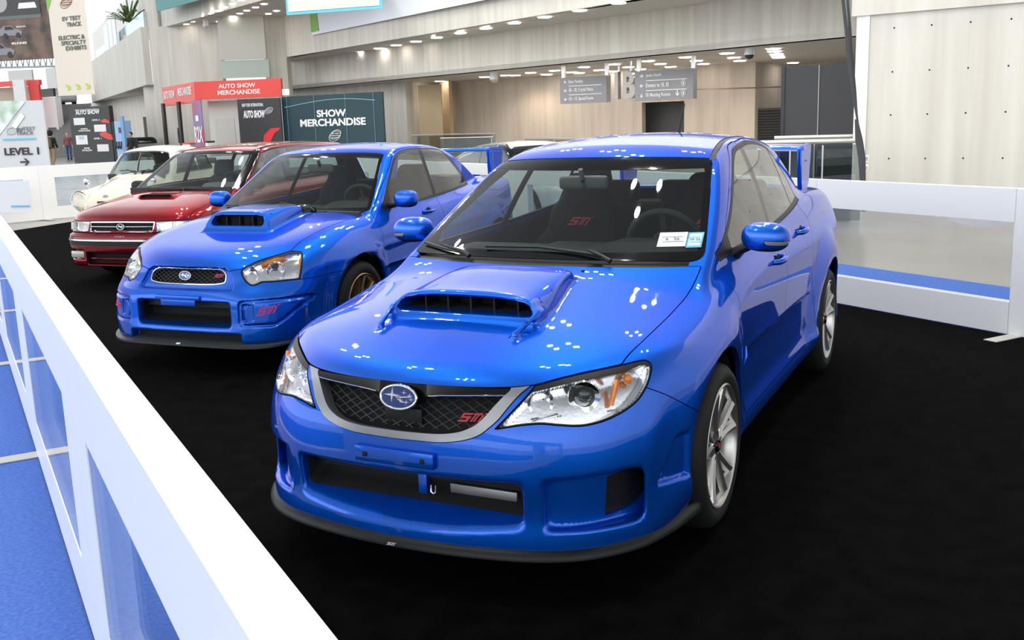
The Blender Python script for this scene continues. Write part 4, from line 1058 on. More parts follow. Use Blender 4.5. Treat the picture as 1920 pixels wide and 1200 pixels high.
# ---------------------------------------------------------------- second car: blue sedan with tall scoop and gold wheels
def build_second_car():
    R0 = root('sports_sedan', 'blue sedan second in the row with pink lettering on its bumper and gold wheels', 'car', (-2.25, -3.193, 0), .0685)
    f, body, house = make_shape_b(); P = extract(f, (-3.7, -.03, .1), (1.05, .95, 1.55), .0108); P = _clip(P, P.V[:, 1])
    c40, s40 = math.cos(math.radians(40)), math.sin(math.radians(40))
    _, P = CUT(P, lambda x, y, z: np.maximum(np.minimum(np.hypot(x, z-.325), np.hypot(x+2.54, z-.325))-.372, .50-y))
    WS = curve2([(-.2, .962), (.3, .960), (.55, .957), (.672, .955), (.693, .975), (.60, 1.18), (.528, 1.335), (.51, 1.357), (.47, 1.366), (.3, 1.378), (-.2, 1.384)], 8, True, (0, 10))
    DLO = curve2([(-.55, .962), (-.68, .972), (-1.156, .987), (-1.488, 1.002), (-2.087, 1.039), (-2.235, 1.05), (-2.225, 1.09), (-2.138, 1.205), (-2.02, 1.315), (-1.88, 1.362), (-1.557, 1.372), (-1.302, 1.368), (-1.097, 1.332), (-.955, 1.255), (-.68, 1.06)], 8, True, (0, 5))
    P = glazing(P, R0, WS, (-1.2, -.15), (.022, 1.352, .982), DLO, .42, [((-1.457, 1.004), (-1.548, 1.36), .026)], sail=((-.68, .9), (-.74, 1.2)))
    BL = curve2([(-.2, 1.345), (.40, 1.33), (.48, 1.30), (.58, 1.10), (.55, 1.075), (-.2, 1.07)], 8, True, (0, 5))
    bl, P = CUT(P, lambda x, y, z: np.maximum(poly_sd(BL, y, z), x+1.95), .003); pobj('rear_window', whole(bl), SGLASS, R0, 0)
    HL = curve2([(-.219, .673), (-.216, .637), (-.194, .599), (-.160, .578), (-.122, .586), (-.095, .596), (-.026, .595), (.07, .597), (.155, .598), (.181, .693), (.192, .760), (.165, .772), (.117, .776), (.036, .760), (-.056, .739), (-.133, .718), (-.190, .695)], 6, True, (8,))
    s_hl = lambda x, y, z: np.maximum(poly_sd(HL, y*c40-x*s40, z), .33-x)
    hl, P = CUT(P, s_hl, .0018); ln, bez = CUT(hl, lambda *a: s_hl(*a)+.010)
    zh = K1([(-.2, .697), (0, .697), (.2, .697), (.255, .693), (.295, .677), (.33, .670), (.37, .678), (.42, .686), (.47, .718), (.53, .742), (.60, .763), (.644, .776), (.75, .79)], .006)
    yl = K1([(.95, .64), (.586, .646), (.45, .648), (.3, .66), (0, .675), (-.3, .69), (-.6, .69)], .03)
    hood, P = CUT(P, lambda x, y, z: np.maximum(np.maximum(y-yl(x), np.where(x > .5, zh(y)-z, z*0-.3)), np.maximum((-.225-.29*y*y)-x, .60-z)), .0022)
    tun, hood = CUT(hood, lambda x, y, z: np.where((x < .30) & (x > .05) & (y < .245) & (z > .895) & (z < .995), (x-.225), .1))
    pobj('hood', whole(hood), BLUE, R0, .014)
    if len(tun.F): pobj('scoop_tunnel', whole(tun), DARK, R0, 0)
    for yv in (-.115, 0, .115):
        bm = bmesh.new(); box(bm, (.235, yv, .943), (.05, .007, .062)); bobj('scoop_vane', bm, BLACK, R0)
    bm = bmesh.new(); box(bm, (.17, 0, .94), (.01, .46, .09)); bobj('scoop_duct', bm, DARK, R0)
    cw, P = CUT(P, lambda x, y, z: np.maximum(np.maximum(x-(-.222-.29*y*y), y-.672), np.maximum(z-.975, -.48-x)), .001); pobj('cowl_panel', whole(cw.offset(-.012)), BLACK, R0, .02)
    # grille
    GP = curve2([(-.2, .688), (0, .688), (.235, .686), (.283, .674), (.312, .645), (.314, .600), (.296, .588), (.23, .579), (.12, .576), (0, .576), (-.2, .576)], 6, True, (0, 10))
    gr, P = CUT(P, lambda x, y, z: np.maximum(poly_sd(GP, y, z), .72-x), .001)
    fr, gi = CUT(gr, lambda x, y, z: -poly_sd(GP, y, z)-.008)
    pobj('grille_frame', whole(fr.offset(.002)), CHROME, R0, .03)
    G = grp('grille', R0); xg = lambda y, z: (float(cast_x(body, abs(y), z, 1.05, .5)[0, 0])-.045, y, z)
    pobj('grille_backing', whole(gi.offset(-.06)), DARK, G, 0)
    hp = [(y, z) for y, z in GP if y >= 0]; bm = bmesh.new(); lattice(bm, hp+[(-y, z) for y, z in hp[::-1]], xg, .022, math.radians(30), .0028); bobj('grille_mesh', bm, MESHW, G)
    oval_badge(G, (.894, 0, .638), (.97, 0, .16), .047, .029); sti_letters(G, (.870, .255, .640), (-.25, 1, 0), (.95, .25, .15), .065, PINK, 'grille_badge', 'pink lettering on the grille', .36)
    # intake and bumper
    s_it = lambda x, y, z: np.where((y < .42) & (z > .30) & (z < .485) & (x > .70), (x-.90)*.9, .1)
    itk, P = CUT(P, s_it); pobj('lower_intake', whole(itk), DARK, R0, 0)
    bm = bmesh.new(); box(bm, (.84, 0, .445), (.05, .74, .05)); bobj('bumper_beam', bm, BLACK, R0)
    BG = [(.2, 0), (.2, .603), (.346, .603), (.532, .598), (.66, .597), (.67, .75), (.67, 1.0), (1.3, 1.0), (1.3, 0)]
    bp_, P = CUT(P, lambda x, y, z: poly_sd(BG, x, z), .0018); uc, bp_ = CUT(bp_, lambda x, y, z: np.where((y < .455) & (x > .8), z-.255, .1)); pobj('front_bumper', whole(bp_), BLUE, R0, .02)
    if len(uc.F): pobj('undercut', whole(uc), DARK, R0, 0)
    bm = bmesh.new(); box(bm, (.957, -.03, .496), (.022, .37, .030), None, .004); box(bm, (.955, -.03, .465), (.016, .29, .055), None, .006); bobj('plate_bracket', bm, BLUE, R0)
    for s in (1, -1): sti_letters(R0, (.884, .620*s, .418), Vector((-.58*s, .81, .12*s)), (.82, .56*s, .05), .135, PINK, 'bumper_lettering', 'pink slanted lettering on the bumper', .36)
    bm = bmesh.new(); pr = None
    for y in np.linspace(-.86, .86, 51):
        a = abs(y); xs = float(cast_x(body, min(a, .80), .30, 1.05, .0, 200)[0, 0])-max(0, a-.78)*2.2; k = .035 if a < .7 else .03
        rg = [bm.verts.new(p) for p in ((xs-.14, y, .215+.0*a), (xs-.02, y, .205), (xs+k, y, .186+.03*sstep(.6, .86, a)), (xs+k, y, .172+.03*sstep(.6, .86, a)), (xs-.14, y, .185))]
        if pr:
            for q in range(5): bm.faces.new((pr[q], pr[(q+1) % 5], rg[(q+1) % 5], rg[q]))
        else: bm.faces.new(rg)
        pr = rg
    bm.faces.new(pr[::-1]); sp = bobj('lip_splitter', bm, mat('grey_rubber', (.05, .055, .06), .4), R0, smooth=50); sti_letters(sp, (.997, -.03, .188), (0, 1, 0), (.85, 0, .4), .036, CHROME, 'splitter_badge', None, .3)
    # doors
    sl, P = CUT(P, lambda x, y, z: np.maximum(np.maximum(z-.30, .6-y), np.maximum(x+.30, -2.22-x)), .002); both('side_sill', sl, BLUE, R0, .02)
    D1 = curve2([(-.372, .2), (-.35, .60), (-.352, .80), (-.375, .92), (-.46, .985), (-.95, 1.29), (-1.09, 1.365), (-1.30, 1.40), (-1.56, 1.405), (-1.54, 1.30), (-1.462, 1.0), (-1.43, .8), (-1.42, .2)], 6, True, (0, 8, 12))
    D2 = curve2([(-1.42, .2), (-1.43, .8), (-1.462, 1.0), (-1.54, 1.30), (-1.56, 1.405), (-1.89, 1.392), (-2.05, 1.345), (-2.17, 1.22), (-2.27, 1.08), (-2.20, .95), (-2.10, .80), (-2.10, .6), (-2.14, .2)], 6, True, (0, 4, 12))
    d1, P = CUT(P, lambda x, y, z: np.maximum(poly_sd(D1, x, z), .42-y), .0018); d2, P = CUT(P, lambda x, y, z: np.maximum(poly_sd(D2, x, z), .42-y), .0018)
    both('front_door', d1, BLUE, R0, .02); both('rear_door', d2, BLUE, R0, .02)
    dc = join(d1, d2).offset(-.05); dc = _clip(dc, .99-dc.V[:, 2]); both('door_card', dc, DASH, R0, 0)
    fd, P = CUT(P, lambda x, y, z: np.maximum(-.385-x, z-1.0)); both('front_fender', fd, BLUE, R0, .02); pobj('body_shell', whole(P), BLUE, R0, .015); lining(P, R0, .97, -2.7, -.35)
    def lamp(L, s):
        dr = (.92, .39, 0)
        for c, r in (((.838, .472, .638), .052), ((.752, .622, .662), .058)): ring_at(L, s, 'lamp_bowl', (c[0]-.03, c[1]-.012, c[2]), dr, [(.008, -.035), (r*.7, -.03), (r*.95, -.004), (r, .006), (r+.004, -.01)], CHROME)
        bm = bmesh.new(); tube(bm, [(.585, .712*s, .612), (.548, .712*s, .68), (.53, .700*s, .72)], [.036, .036, .022], 10, True); bobj('amber_reflector', bm, AMBER, L)
        bm = bmesh.new(); tube(bm, [(.735, .505*s, .700), (.67, .575*s, .722), (.60, .62*s, .742)], [.012, .024, .012], 10, True); bobj('turn_signal', bm, AMBER, L)
    headlamp(R0, ln, bez, LENS, .045, lamp)
    door_mirrors(R0, (-.665, .882, 1.028), (.075, .094, .066), BLUE); handles(R0, body, ((-1.18, .885), (-2.0, .915)), BLUE)
    wipers(R0, house, [([(-.32, .985), (-.05, 1.0), (.28, .978)], (.26, .965)), ([(-.64, .985), (-.50, .985), (-.36, .972)], (-.36, .962))])
    W = grp('rear_wing', R0); bm = bmesh.new(); pr = None
    for y in np.linspace(-.60, .60, 13):
        rg = [bm.verts.new((-2.98-.26*u, y, 1.318+v)) for u, v in ((0, 0), (.08, .018), (.4, .022), (.8, .016), (1, .02), (1, .008), (.6, -.01), (.2, -.014))]
        if pr:
            for k in range(8): bm.faces.new((pr[k], pr[(k+1) % 8], rg[(k+1) % 8], rg[k]))
        else: bm.faces.new(rg)
        pr = rg
    bm.faces.new(pr[::-1]); bobj('wing_blade', bm, BLUE, W)
    for s in (1, -1):
        bm = bmesh.new(); M = Matrix(((1, 0, 0, 0), (0, 0, 1, .60*s-.02), (0, 1, 0, 0), (0, 0, 0, 1)))
        prism(bm, [(-2.95, 1.31), (-3.0, 1.342), (-3.27, 1.352), (-3.30, 1.30), (-3.24, 1.05), (-2.98, 1.05)], M, .04); bmesh.ops.bevel(bm, geom=bm.edges[:], offset=.010, segments=2, affect='EDGES'); bobj('wing_support', bm, BLUE, W)
    mk = lambda nm, par, loc: make_wheel(nm, .317, .222, .215, lambda b, r, h: spokes_twin(b, r, h, 6, .20, .014, .015), GOLD, par, loc, .155)
    four_wheels(mk, 'wheel', R0, [(0, .745), (-2.54, .745), (0, -.745), (-2.54, -.745)], .317); wheel_wells(R0, (0, -2.54), .372, .52, .81, .325, .21)
    cabin(R0, (-2.6, -.30, .68, .30), ((-.68, 0, .84), (.30, .66, .115)), ((-1.42, .36, .33), .84, True), mat('navy_seat_cloth', (.008, .012, .03), .95), DASH, (-.93, .36, .955), (-.83, .02, 1.262), (-2.15, .82), ((-.78, .36, .95), (.13, .20, .05)))
    return R0
# ---------------------------------------------------------------- dark red wagon
def make_shape_c():
    p = dict(
        plan=[(.95, .80), (.6, .825), (0, .835), (-1.0, .84), (-2.0, .84), (-2.9, .825), (-3.5, .79)],
        side=[(.05, -.06), (.2, -.03), (.3, -.01), (.45, -.005), (.6, .0), (.75, -.01), (.85, -.03), (.95, -.065), (1.05, -.11), (1.6, -.40)],
        nose=([0, .2, .40, .60, .72, .80, .86, 1.0], [.15, .25, .34, .42, .50, .54, .56, .62, .68, .72, .80, 1.0],
              [[.84, .865, .87, .88, .88, .87, .82, .80, .785, .76, .60, .2], [.838, .862, .868, .878, .878, .868, .816, .796, .78, .755, .6, .2], [.825, .85, .855, .865, .865, .855, .80, .78, .762, .735, .58, .2], [.79, .81, .815, .825, .825, .815, .758, .738, .72, .69, .53, .15],
               [.73, .75, .755, .765, .765, .755, .70, .68, .66, .63, .47, .1], [.62, .64, .65, .66, .66, .65, .60, .58, .56, .53, .38, 0], [.40, .42, .43, .44, .44, .43, .40, .38, .36, .33, .2, -.2], [.0, 0, 0, 0, 0, 0, -.05, -.05, -.08, -.1, -.3, -.6]]),
        top=([.85, .7, .5, .25, 0, -.3, -.6, -1.2, -2, -3, -3.7], [0, .3, .5, .65, .74, .82, .95],
             [[.735, .733, .725, .708, .69, .64, .5], [.765, .763, .755, .738, .715, .67, .55], [.815, .813, .805, .788, .765, .72, .6], [.862, .86, .85, .832, .81, .765, .65], [.90, .898, .888, .87, .848, .80, .69], [.935, .933, .925, .91, .888, .84, .72],
              [.955, .955, .95, .935, .91, .86, .75], [.975, .975, .97, .96, .935, .88, .78], [.985, .985, .98, .97, .945, .89, .79], [.99, .99, .985, .975, .95, .895, .79], [.99, .99, .985, .975, .95, .89, .79]]),
        tail=[(0, 3.68), (.5, 3.66), (.7, 3.60), (.85, 3.45)],
        glass_w=[(.8, .79), (.95, .755), (1.1, .70), (1.25, .635), (1.38, .565), (1.5, .49), (1.6, .42)], glass_x=[(.2, -.03), (-.4, -.01), (-1, 0), (-3.6, -.02)],
        roof=[(-.6, 1.31), (-1.05, 1.362), (-1.4, 1.405), (-2.0, 1.425), (-2.8, 1.42), (-3.4, 1.395), (-3.8, 1.36)], back=[(.9, -3.66), (1.1, -3.58), (1.38, -3.40), (1.6, -3.2)],
        arches=((0., -2.58), .315, .36, (.012, .012), .06), ws=(-.265, .922, 1.73, .24, .2), bottom=.19, k=.03, ks=.045, kr=.035, crown=.10, bcv=.1)
    body, house = shell(p)
    def f(x, y, z):
        ay = np.abs(y); b = body(x, y, z)
        gv = smax(np.abs(z-.545)-.010, .2-x, .01); b = carve(b, smax(gv, -(b+.016), .006), .006)
        it = smax(smax(ay-.44, z-.345, .02), .215-z, .02); b = carve(b, smax(it, .76-x, .02), .012)
        fg = smax(smax(np.abs(ay-.62)-.15, z-.372, .02), .265-z, .02); b = carve(b, smax(fg, -(b+.045), .01), .012)
        d = smin(b, house(x, y, z), .02)
        hz = .915-(x-.0)*.2
        sc = smax(smax(np.abs(y)-.235, z-(.905-.03*sstep(-.02, -.22, x)+.002), .02), x-.165, .015); sc = smax(sc, -.24-x, .03); d = smin(d, smax(sc, .7-z, .01), .02)
        mo = smax(smax(np.abs(y)-.205, z-.894, .008), .874-z, .008); mo = smax(smax(mo, .06-x, .01), x-.22, .01); return carve(d, mo, .004)
    return f, body, house
def spokes_disc(bm, rim, h):
    lathe(bm, [(0, h-.02), (.05, h-.02), (.07, h-.03), (rim-.06, h-.025), (rim-.018, h-.035), (rim-.02, h-.07)], 'Y', 40)
    for k in range(8):
        a = k*math.pi/4; tube(bm, [(math.cos(a)*.06, h-.022, math.sin(a)*.06), (math.cos(a)*(rim-.03), h-.02, math.sin(a)*(rim-.03))], .018, 6, flat=.7)
def build_wagon():
    R0 = root('station_wagon', 'dark red station wagon third in the row with thin hood vent', 'car', (-4.863, -6.745, 0), .1481)
    f, body, house = make_shape_c(); P = extract(f, (-3.85, -.03, .1), (1.0, .95, 1.5), .0155); P = _clip(P, P.V[:, 1])
    _, P = CUT(P, lambda x, y, z: np.maximum(np.minimum(np.hypot(x, z-.315), np.hypot(x+2.58, z-.315))-.355, .50-y))
    WS = curve2([(-.2, .928), (.3, .926), (.60, .922), (.655, .930), (.652, .955), (.60, 1.12), (.538, 1.30), (.515, 1.325), (.46, 1.336), (-.2, 1.352)], 8, True, (0, 9))
    DLO = curve2([(-.52, .945), (-1.2, .972), (-2.2, .985), (-3.3, .995), (-3.36, 1.02), (-3.25, 1.27), (-3.18, 1.31), (-2.2, 1.345), (-1.5, 1.338), (-1.22, 1.31), (-1.05, 1.25), (-.60, .985)], 8, True, (0, 3))
    P = glazing(P, R0, WS, (-1.25, -.1), (.022, 1.318, .948), DLO, .42, [((-1.45, .97), (-1.50, 1.34), .04), ((-2.42, .98), (-2.46, 1.34), .04)], trim=.02, sail=((-.66, .9), (-.72, 1.2)), names=('front_door_window', 'rear_door_window', 'cargo_window'), trimm=GLOSS)
    BL = curve2([(-.2, 1.34), (.48, 1.32), (.60, 1.06), (.58, 1.03), (-.2, 1.03)], 8, True, (0, 4)); bl, P = CUT(P, lambda x, y, z: np.maximum(poly_sd(BL, y, z), x+3.2), .003); pobj('rear_window', whole(bl), SGLASS, R0, 0)
    ms, P = CUT(P, lambda x, y, z: np.maximum(np.maximum(np.abs(y-.505+.02*sstep(-1.1, -1.6, x))-.012, np.maximum(x+1.10, -3.45-x)), 1.25-z), .001); both('roof_moulding', ms.offset(.004), BLACK, R0, .01)
    # black pillars beside the windshield
    ap, P = CUT(P, lambda x, y, z: np.maximum(np.maximum(np.abs(z-.93-.42*(-.36-x)/.74-.035)-.075, .50-y), np.maximum(x+.42, -1.14-x)), .001); both('windshield_pillar', ap, GLOSS, R0, .01)
    HL = [(.44, .565), (.775, .563), (.775, .60), (.76, .672), (.42, .668)]
    s_hl = lambda x, y, z: np.maximum(poly_sd(HL, y, z), .52-x); hl, P = CUT(P, s_hl, .002)
    fmt = lambda L, s: (bobj('lamp_divider', tubebm([(.735, .60*s, .57), (.725, .60*s, .665)], .006), CHROME, L), bobj('turn_signal', tubebm([(.665, .735*s, .575), (.655, .735*s, .655)], .020), WHITEP, L))
    headlamp(R0, hl, None, LENS, .045, fmt)
    GR = [(-.2, .560), (.40, .560), (.415, .672), (-.2, .678)]
    gr, P = CUT(P, lambda x, y, z: np.maximum(poly_sd(GR, y, z), .6-x), .002); fr, gi = CUT(gr, lambda x, y, z: np.maximum(-poly_sd(GR, y, z)-.014, -(y+9)))
    pobj('grille_frame', whole(fr), CHROME, R0, .03); G = grp('grille', R0); pobj('grille_backing', whole(gi.offset(-.03)), DARK, G, 0)
    xs = lambda y, z: float(cast_x(body, abs(y), z, 1.0, .3)[0, 0])
    bm = bmesh.new(); tube(bm, [(xs(y, .618)-.008, y, .618) for y in np.linspace(-.395, .395, 17)], .006, 6); bobj('grille_bar', bm, CHROME, G); oval_badge(G, (.800, 0, .618), (1, 0, .1), .048, .030, face=DARK)
    zh = K1([(-.2, .684), (.4, .679), (.77, .677), (.9, .675)], .01); yl = K1([(.9, .74), (.5, .735), (0, .725), (-.5, .71)], .03)
    hood, P = CUT(P, lambda x, y, z: np.maximum(np.maximum(y-yl(x), np.where(x > .4, zh(y)-z, z*0-.3)), np.maximum((-.225-.26*y*y)-x, .60-z)), .0022)
    tun, hood = CUT(hood, lambda x, y, z: np.where((x < .158) & (x > .03) & (y < .215) & (z > .868) & (z < .900), (x-.138), .1)); pobj('hood', whole(hood), RED, R0, .014)
    if len(tun.F): pobj('hood_vent', whole(tun), DARK, R0, 0)
    bm = bmesh.new(); box(bm, (.11, 0, .884), (.01, .41, .02)); bobj('vent_mesh', bm, DARK, R0)
    cw, P = CUT(P, lambda x, y, z: np.maximum(np.maximum(x-(-.222-.26*y*y), y-.66), np.maximum(z-.945, -.48-x)), .001); pobj('cowl_panel', whole(cw.offset(-.01)), BLACK, R0, .02)
    bp_, P = CUT(P, lambda x, y, z: poly_sd([(.33, 0), (.33, .548), (1.2, .548), (1.2, 0)], x, z), .002)
    st, bp_ = CUT(bp_, lambda x, y, z: np.abs(z-.455)-.036); s1, st = CUT(st, lambda x, y, z: np.abs(z-.478)-.009)
    pobj('bumper_strip', whole(st.offset(.004)), BLACK, R0, .01); pobj('bumper_chrome', whole(s1.offset(.008)), CHROME, R0, .012)
    dk, bp_ = CUT(bp_, lambda x, y, z: np.where((y < .46) & (z > .22) & (z < .35), (x-.835), .1)); pobj('lower_intake', whole(dk), DARK, R0, 0); pobj('front_bumper', whole(bp_), RED, R0, .02)
    bm = bmesh.new(); tube(bm, [(.80, -.44, .275), (.835, 0, .275), (.80, .44, .275)], .012, 8); bobj('intake_blade', bm, RED, R0)
    for s in (1, -1):
        F = grp('fog_lamp', R0); x_ = xs(.60, .32); bm = bmesh.new(); box(bm, (x_-.02, .595*s, .318), (.03, .17, .075), None, .012); bobj('fog_lens', bm, mat('frosted_lens', (.55, .53, .48), .15, .2) if s > 0 else bpy.data.materials['frosted_lens'], F)
    text('bumper_lettering', 'LEGACY', .035, frame_m((xs(0, .52)+.002, .03, .517), (0, 1, 0), (1, 0, .1)), SATIN, R0)
    D1 = curve2([(-.40, .2), (-.39, .8), (-.44, .95), (-1.02, 1.28), (-1.22, 1.355), (-1.5, 1.385), (-1.46, .97), (-1.45, .2)], 6, True, (0, 5, 7)); D2 = curve2([(-1.45, .2), (-1.46, .97), (-1.5, 1.385), (-2.2, 1.39), (-2.48, 1.385), (-2.44, .98), (-2.28, .75), (-2.20, .2)], 6, True, (0, 2, 4, 7))
    d1, P = CUT(P, lambda x, y, z: np.maximum(poly_sd(D1, x, z), .42-y), .002); d2, P = CUT(P, lambda x, y, z: np.maximum(poly_sd(D2, x, z), .42-y), .002); both('front_door', d1, RED, R0, .02); both('rear_door', d2, RED, R0, .02)
    dc = join(d1, d2).offset(-.05); dc = _clip(dc, .96-dc.V[:, 2]); both('door_card', dc, GREYDASH, R0, 0)
    fd, P = CUT(P, lambda x, y, z: np.maximum(-.405-x, z-.96)); both('front_fender', fd, RED, R0, .02); pobj('body_shell', whole(P), RED, R0, .015); lining(P, R0, .95, -3.6, -.35, mat('dark_pillar_trim', (.02, .02, .021), .6))
    bm = bmesh.new(); pr = [cast_z(f, np.array([x]), np.array([y]))[0]+np.array([0, 0, .004]) for x, y in ((-1.45, -.33), (-1.45, .33), (-1.95, .33), (-1.95, -.33))]; bm.faces.new([bm.verts.new(q) for q in pr]); bobj('sunroof', bm, GLOSS, R0)
    door_mirrors(R0, (-.63, .825, .965), (.07, .085, .062), BLACK, .012); handles(R0, body, ((-1.28, .80), (-2.25, .80)), BLACK)
    wipers(R0, house, [([(-.25, .938), (.0, .94), (.26, .935)], (.05, .93)), ([(-.62, .938), (-.48, .938), (-.36, .935)], (-.38, .93))])
    mk = lambda nm, par, loc: make_wheel(nm, .305, .195, .19, spokes_disc, ALLOY, par, loc, .13)
    four_wheels(mk, 'wheel', R0, [(0, .735), (-2.58, .735), (0, -.735), (-2.58, -.735)], .305); wheel_wells(R0, (0, -2.58), .355, .52, .80, .315, .2)
    cabin(R0, (-3.5, -.30, .68, .30), ((-.66, 0, .81), (.28, .66, .115)), ((-1.42, .36, .28), .80, False), GREYCLOTH, GREYDASH, (-.92, .36, .93), (-.86, .02, 1.245), (-2.35, .78), ((-.80, .30, .93), (.14, .26, .05)))
    return R0
def tubebm(P, r, n=8):
    bm = bmesh.new(); tube(bm, P, r, n); return bm
# ---------------------------------------------------------------- tiny cream car
def make_shape_d():
    p = dict(
        plan=[(.8, .50), (.5, .575), (.2, .61), (-.3, .635), (-1.0, .64), (-1.7, .62), (-2.1, .56), (-2.35, .46)],
        side=[(.05, -.06), (.2, -.02), (.35, 0), (.55, .0), (.7, -.015), (.85, -.045), (1.0, -.10), (1.6, -.35)],
        nose=([0, .2, .35, .48, .58, .66, .8], [.1, .25, .4, .55, .65, .75, .85, 1.0], [[.70, .75, .765, .75, .715, .63, .45, .1], [.69, .74, .755, .74, .70, .61, .43, .1], [.65, .70, .72, .70, .66, .57, .39, .05], [.55, .61, .64, .62, .57, .48, .3, 0], [.38, .45, .48, .46, .41, .32, .15, -.1], [.15, .2, .22, .2, .15, .08, -.1, -.3], [-.2, -.2, -.2, -.2, -.25, -.3, -.4, -.6]]),
        top=([.75, .6, .4, .2, 0, -.2, -.5, -1.2, -1.8, -2.2], [0, .2, .35, .48, .58, .66, .8], [[.62, .60, .57, .53, .49, .43, .3], [.72, .70, .665, .63, .58, .51, .38], [.80, .78, .74, .70, .66, .58, .45], [.865, .845, .80, .76, .72, .64, .5], [.915, .90, .86, .81, .77, .69, .55], [.945, .935, .91, .86, .82, .74, .6], [.95, .95, .94, .91, .87, .80, .66], [.95, .95, .94, .91, .87, .8, .66], [.93, .93, .92, .88, .84, .77, .63], [.78, .78, .77, .74, .7, .62, .5]]),
        tail=[(0, 2.30), (.3, 2.26), (.5, 2.12), (.62, 1.9)], glass_w=[(.8, .60), (.95, .575), (1.1, .535), (1.25, .475), (1.33, .425), (1.5, .30), (1.6, .2)], glass_x=[(.2, -.02), (-.5, 0), (-1.3, 0), (-2, -.08)],
        roof=[(-.2, 1.27), (-.45, 1.325), (-.8, 1.375), (-1.1, 1.385), (-1.5, 1.345), (-1.9, 1.22), (-2.3, 1.0)], back=[(.7, -2.3), (1.0, -2.05), (1.2, -1.85), (1.4, -1.55), (1.6, -1.2)],
        arches=((0., -1.8), .27, .30, (.02, .02), .12), ws=(-.11, .93, .86, .52, .2), bottom=.2, k=.09, ks=.10, kr=.06, crown=.24, bcv=.3, bs=.7)
    body, house = shell(p)
    def f(x, y, z):
        ay = np.abs(y); b = body(x, y, z)
        t = np.clip((.55-x)/.9, 0, 1); pod = np.sqrt((ay-(.485+.03*t))**2+((z-(.60+.10*t))*.9)**2+np.maximum(x-.56, 0)**2+np.maximum(-.35-x, 0)**2)-(.135-.04*t); pod = smax(pod, x-.645+.25*(z-.6), .02)
        d = smin(b, pod, .07); return smin(d, house(x, y, z), .03)
    return f, body, house
def build_mini():
    R0 = root('vintage_car', 'tiny cream vintage car at the far end of the row', 'car', (-7.955, -10.534, 0), .2323)
    f, body, house = make_shape_d(); P = extract(f, (-2.45, -.03, .1), (.9, .80, 1.45), .0145); P = _clip(P, P.V[:, 1])
    _, P = CUT(P, lambda x, y, z: np.maximum(np.minimum(np.hypot(x, z-.27), np.hypot(x+1.8, z-.27))-.30, .36-y))
    WS = curve2([(-.2, .972), (.2, .968), (.44, .945), (.51, .945), (.525, .975), (.49, 1.12), (.43, 1.245), (.39, 1.275), (.2, 1.30), (-.2, 1.305)], 8, True, (0, 9)); DLO = curve2([(-.42, .95), (-.8, .96), (-1.55, .97), (-1.62, 1.0), (-1.5, 1.17), (-1.35, 1.25), (-.95, 1.285), (-.72, 1.26), (-.60, 1.2), (-.46, 1.0)], 8, True, (0,))
    P = glazing(P, R0, WS, (-1.0, .3), (.008, 1.6, .5), DLO, .25, [((-1.12, .96), (-1.12, 1.3), .02)], frit=RUBBER, trim=.014, names=('door_window', 'quarter_window'), trimm=CHROME)
    bm = bmesh.new(); w = [p for p in WS if p[0] >= 0]; w = w+[(-y, z) for y, z in w[::-1]]; w.append(w[0]); tube(bm, [tuple(np.array([cast_x(house, abs(y), z, .6, -1.2, 200)[0, 0]+.006, y, z])) for y, z in w], .009, 6, False); bobj('windshield_trim', bm, CHROME, R0)
    yl = K1([(.8, .25), (.7, .30), (.5, .36), (.2, .43), (0, .47), (-.3, .49)], .04); hood, P = CUT(P, lambda x, y, z: np.maximum(np.maximum(y-yl(x), .50-z), np.maximum((-.135-.5*y*y)-x, z-.965)), .002); pobj('hood', whole(hood), CREAM, R0, .012)
    doorp = curve2([(-.33, .3), (-.32, .93), (-.48, 1.08), (-.62, 1.25), (-.95, 1.315), (-1.14, 1.31), (-1.14, .3)], 6, True, (0, 5, 6)); d1, P = CUT(P, lambda x, y, z: np.maximum(poly_sd(doorp, x, z), .3-y), .002); both('door', d1, CREAM, R0, .015); pobj('body_shell', whole(P), CREAM, R0, .014)
    lining(P, R0, .95, -1.9, -.2, mat('brown_lining', (.10, .035, .02), .7))
    for s in (1, -1):
        L = grp('headlight', R0); dr = (.97, .05, .25); c = (.628, .487, .612)
        ring_at(L, s, 'lamp_ring', c, dr, [(.088, .015), (.100, .022), (.112, .006), (.112, -.03)], CREAM); ring_at(L, s, 'lamp_bowl', c, dr, [(.01, -.05), (.06, -.035), (.088, .012)], REFL); ring_at(L, s, 'lens', c, dr, [(0, .035), (.05, .030), (.088, .012)], LENS)
        bm = bmesh.new(); tube(bm, [Vector((.62+.02*math.cos(t), (.487+.125*math.cos(t)*(1.0 if math.sin(t) > -.5 else .85))*s, .600+.145*math.sin(t))) for t in np.arange(29)*2*math.pi/28], .008, 6, False); bobj('lamp_trim', bm, CHROME, L)
        bm = bmesh.new(); bmesh.ops.create_uvsphere(bm, u_segments=16, v_segments=10, radius=.036)
        for v in bm.verts: v.co += Vector((.665, .39*s, .485))
        bobj('turn_signal', bm, AMBER, R0, smooth=80)
        M_ = grp('fender_mirror', R0); bm = bmesh.new(); tube(bm, [(.26, .54*s, .74), (.29, .56*s, .80), (.27, .575*s, .845)], .009, 8); bobj('mirror_stalk', bm, CHROME, M_); bm = bmesh.new(); bmesh.ops.create_uvsphere(bm, u_segments=18, v_segments=12, radius=.055)
        for v in bm.verts: v.co = Vector((v.co.x*.45, v.co.y, v.co.z))+Vector((.27, .575*s, .875))
        bobj('mirror_head', bm, CHROME, M_, smooth=80)
    xs = lambda y, z: float(cast_x(f, abs(y), z, 1.0, .0)[0, 0]); oval_badge(R0, (xs(0, .665)+.004, 0, .665), (.9, 0, .45), .045, .024, face=SATIN)
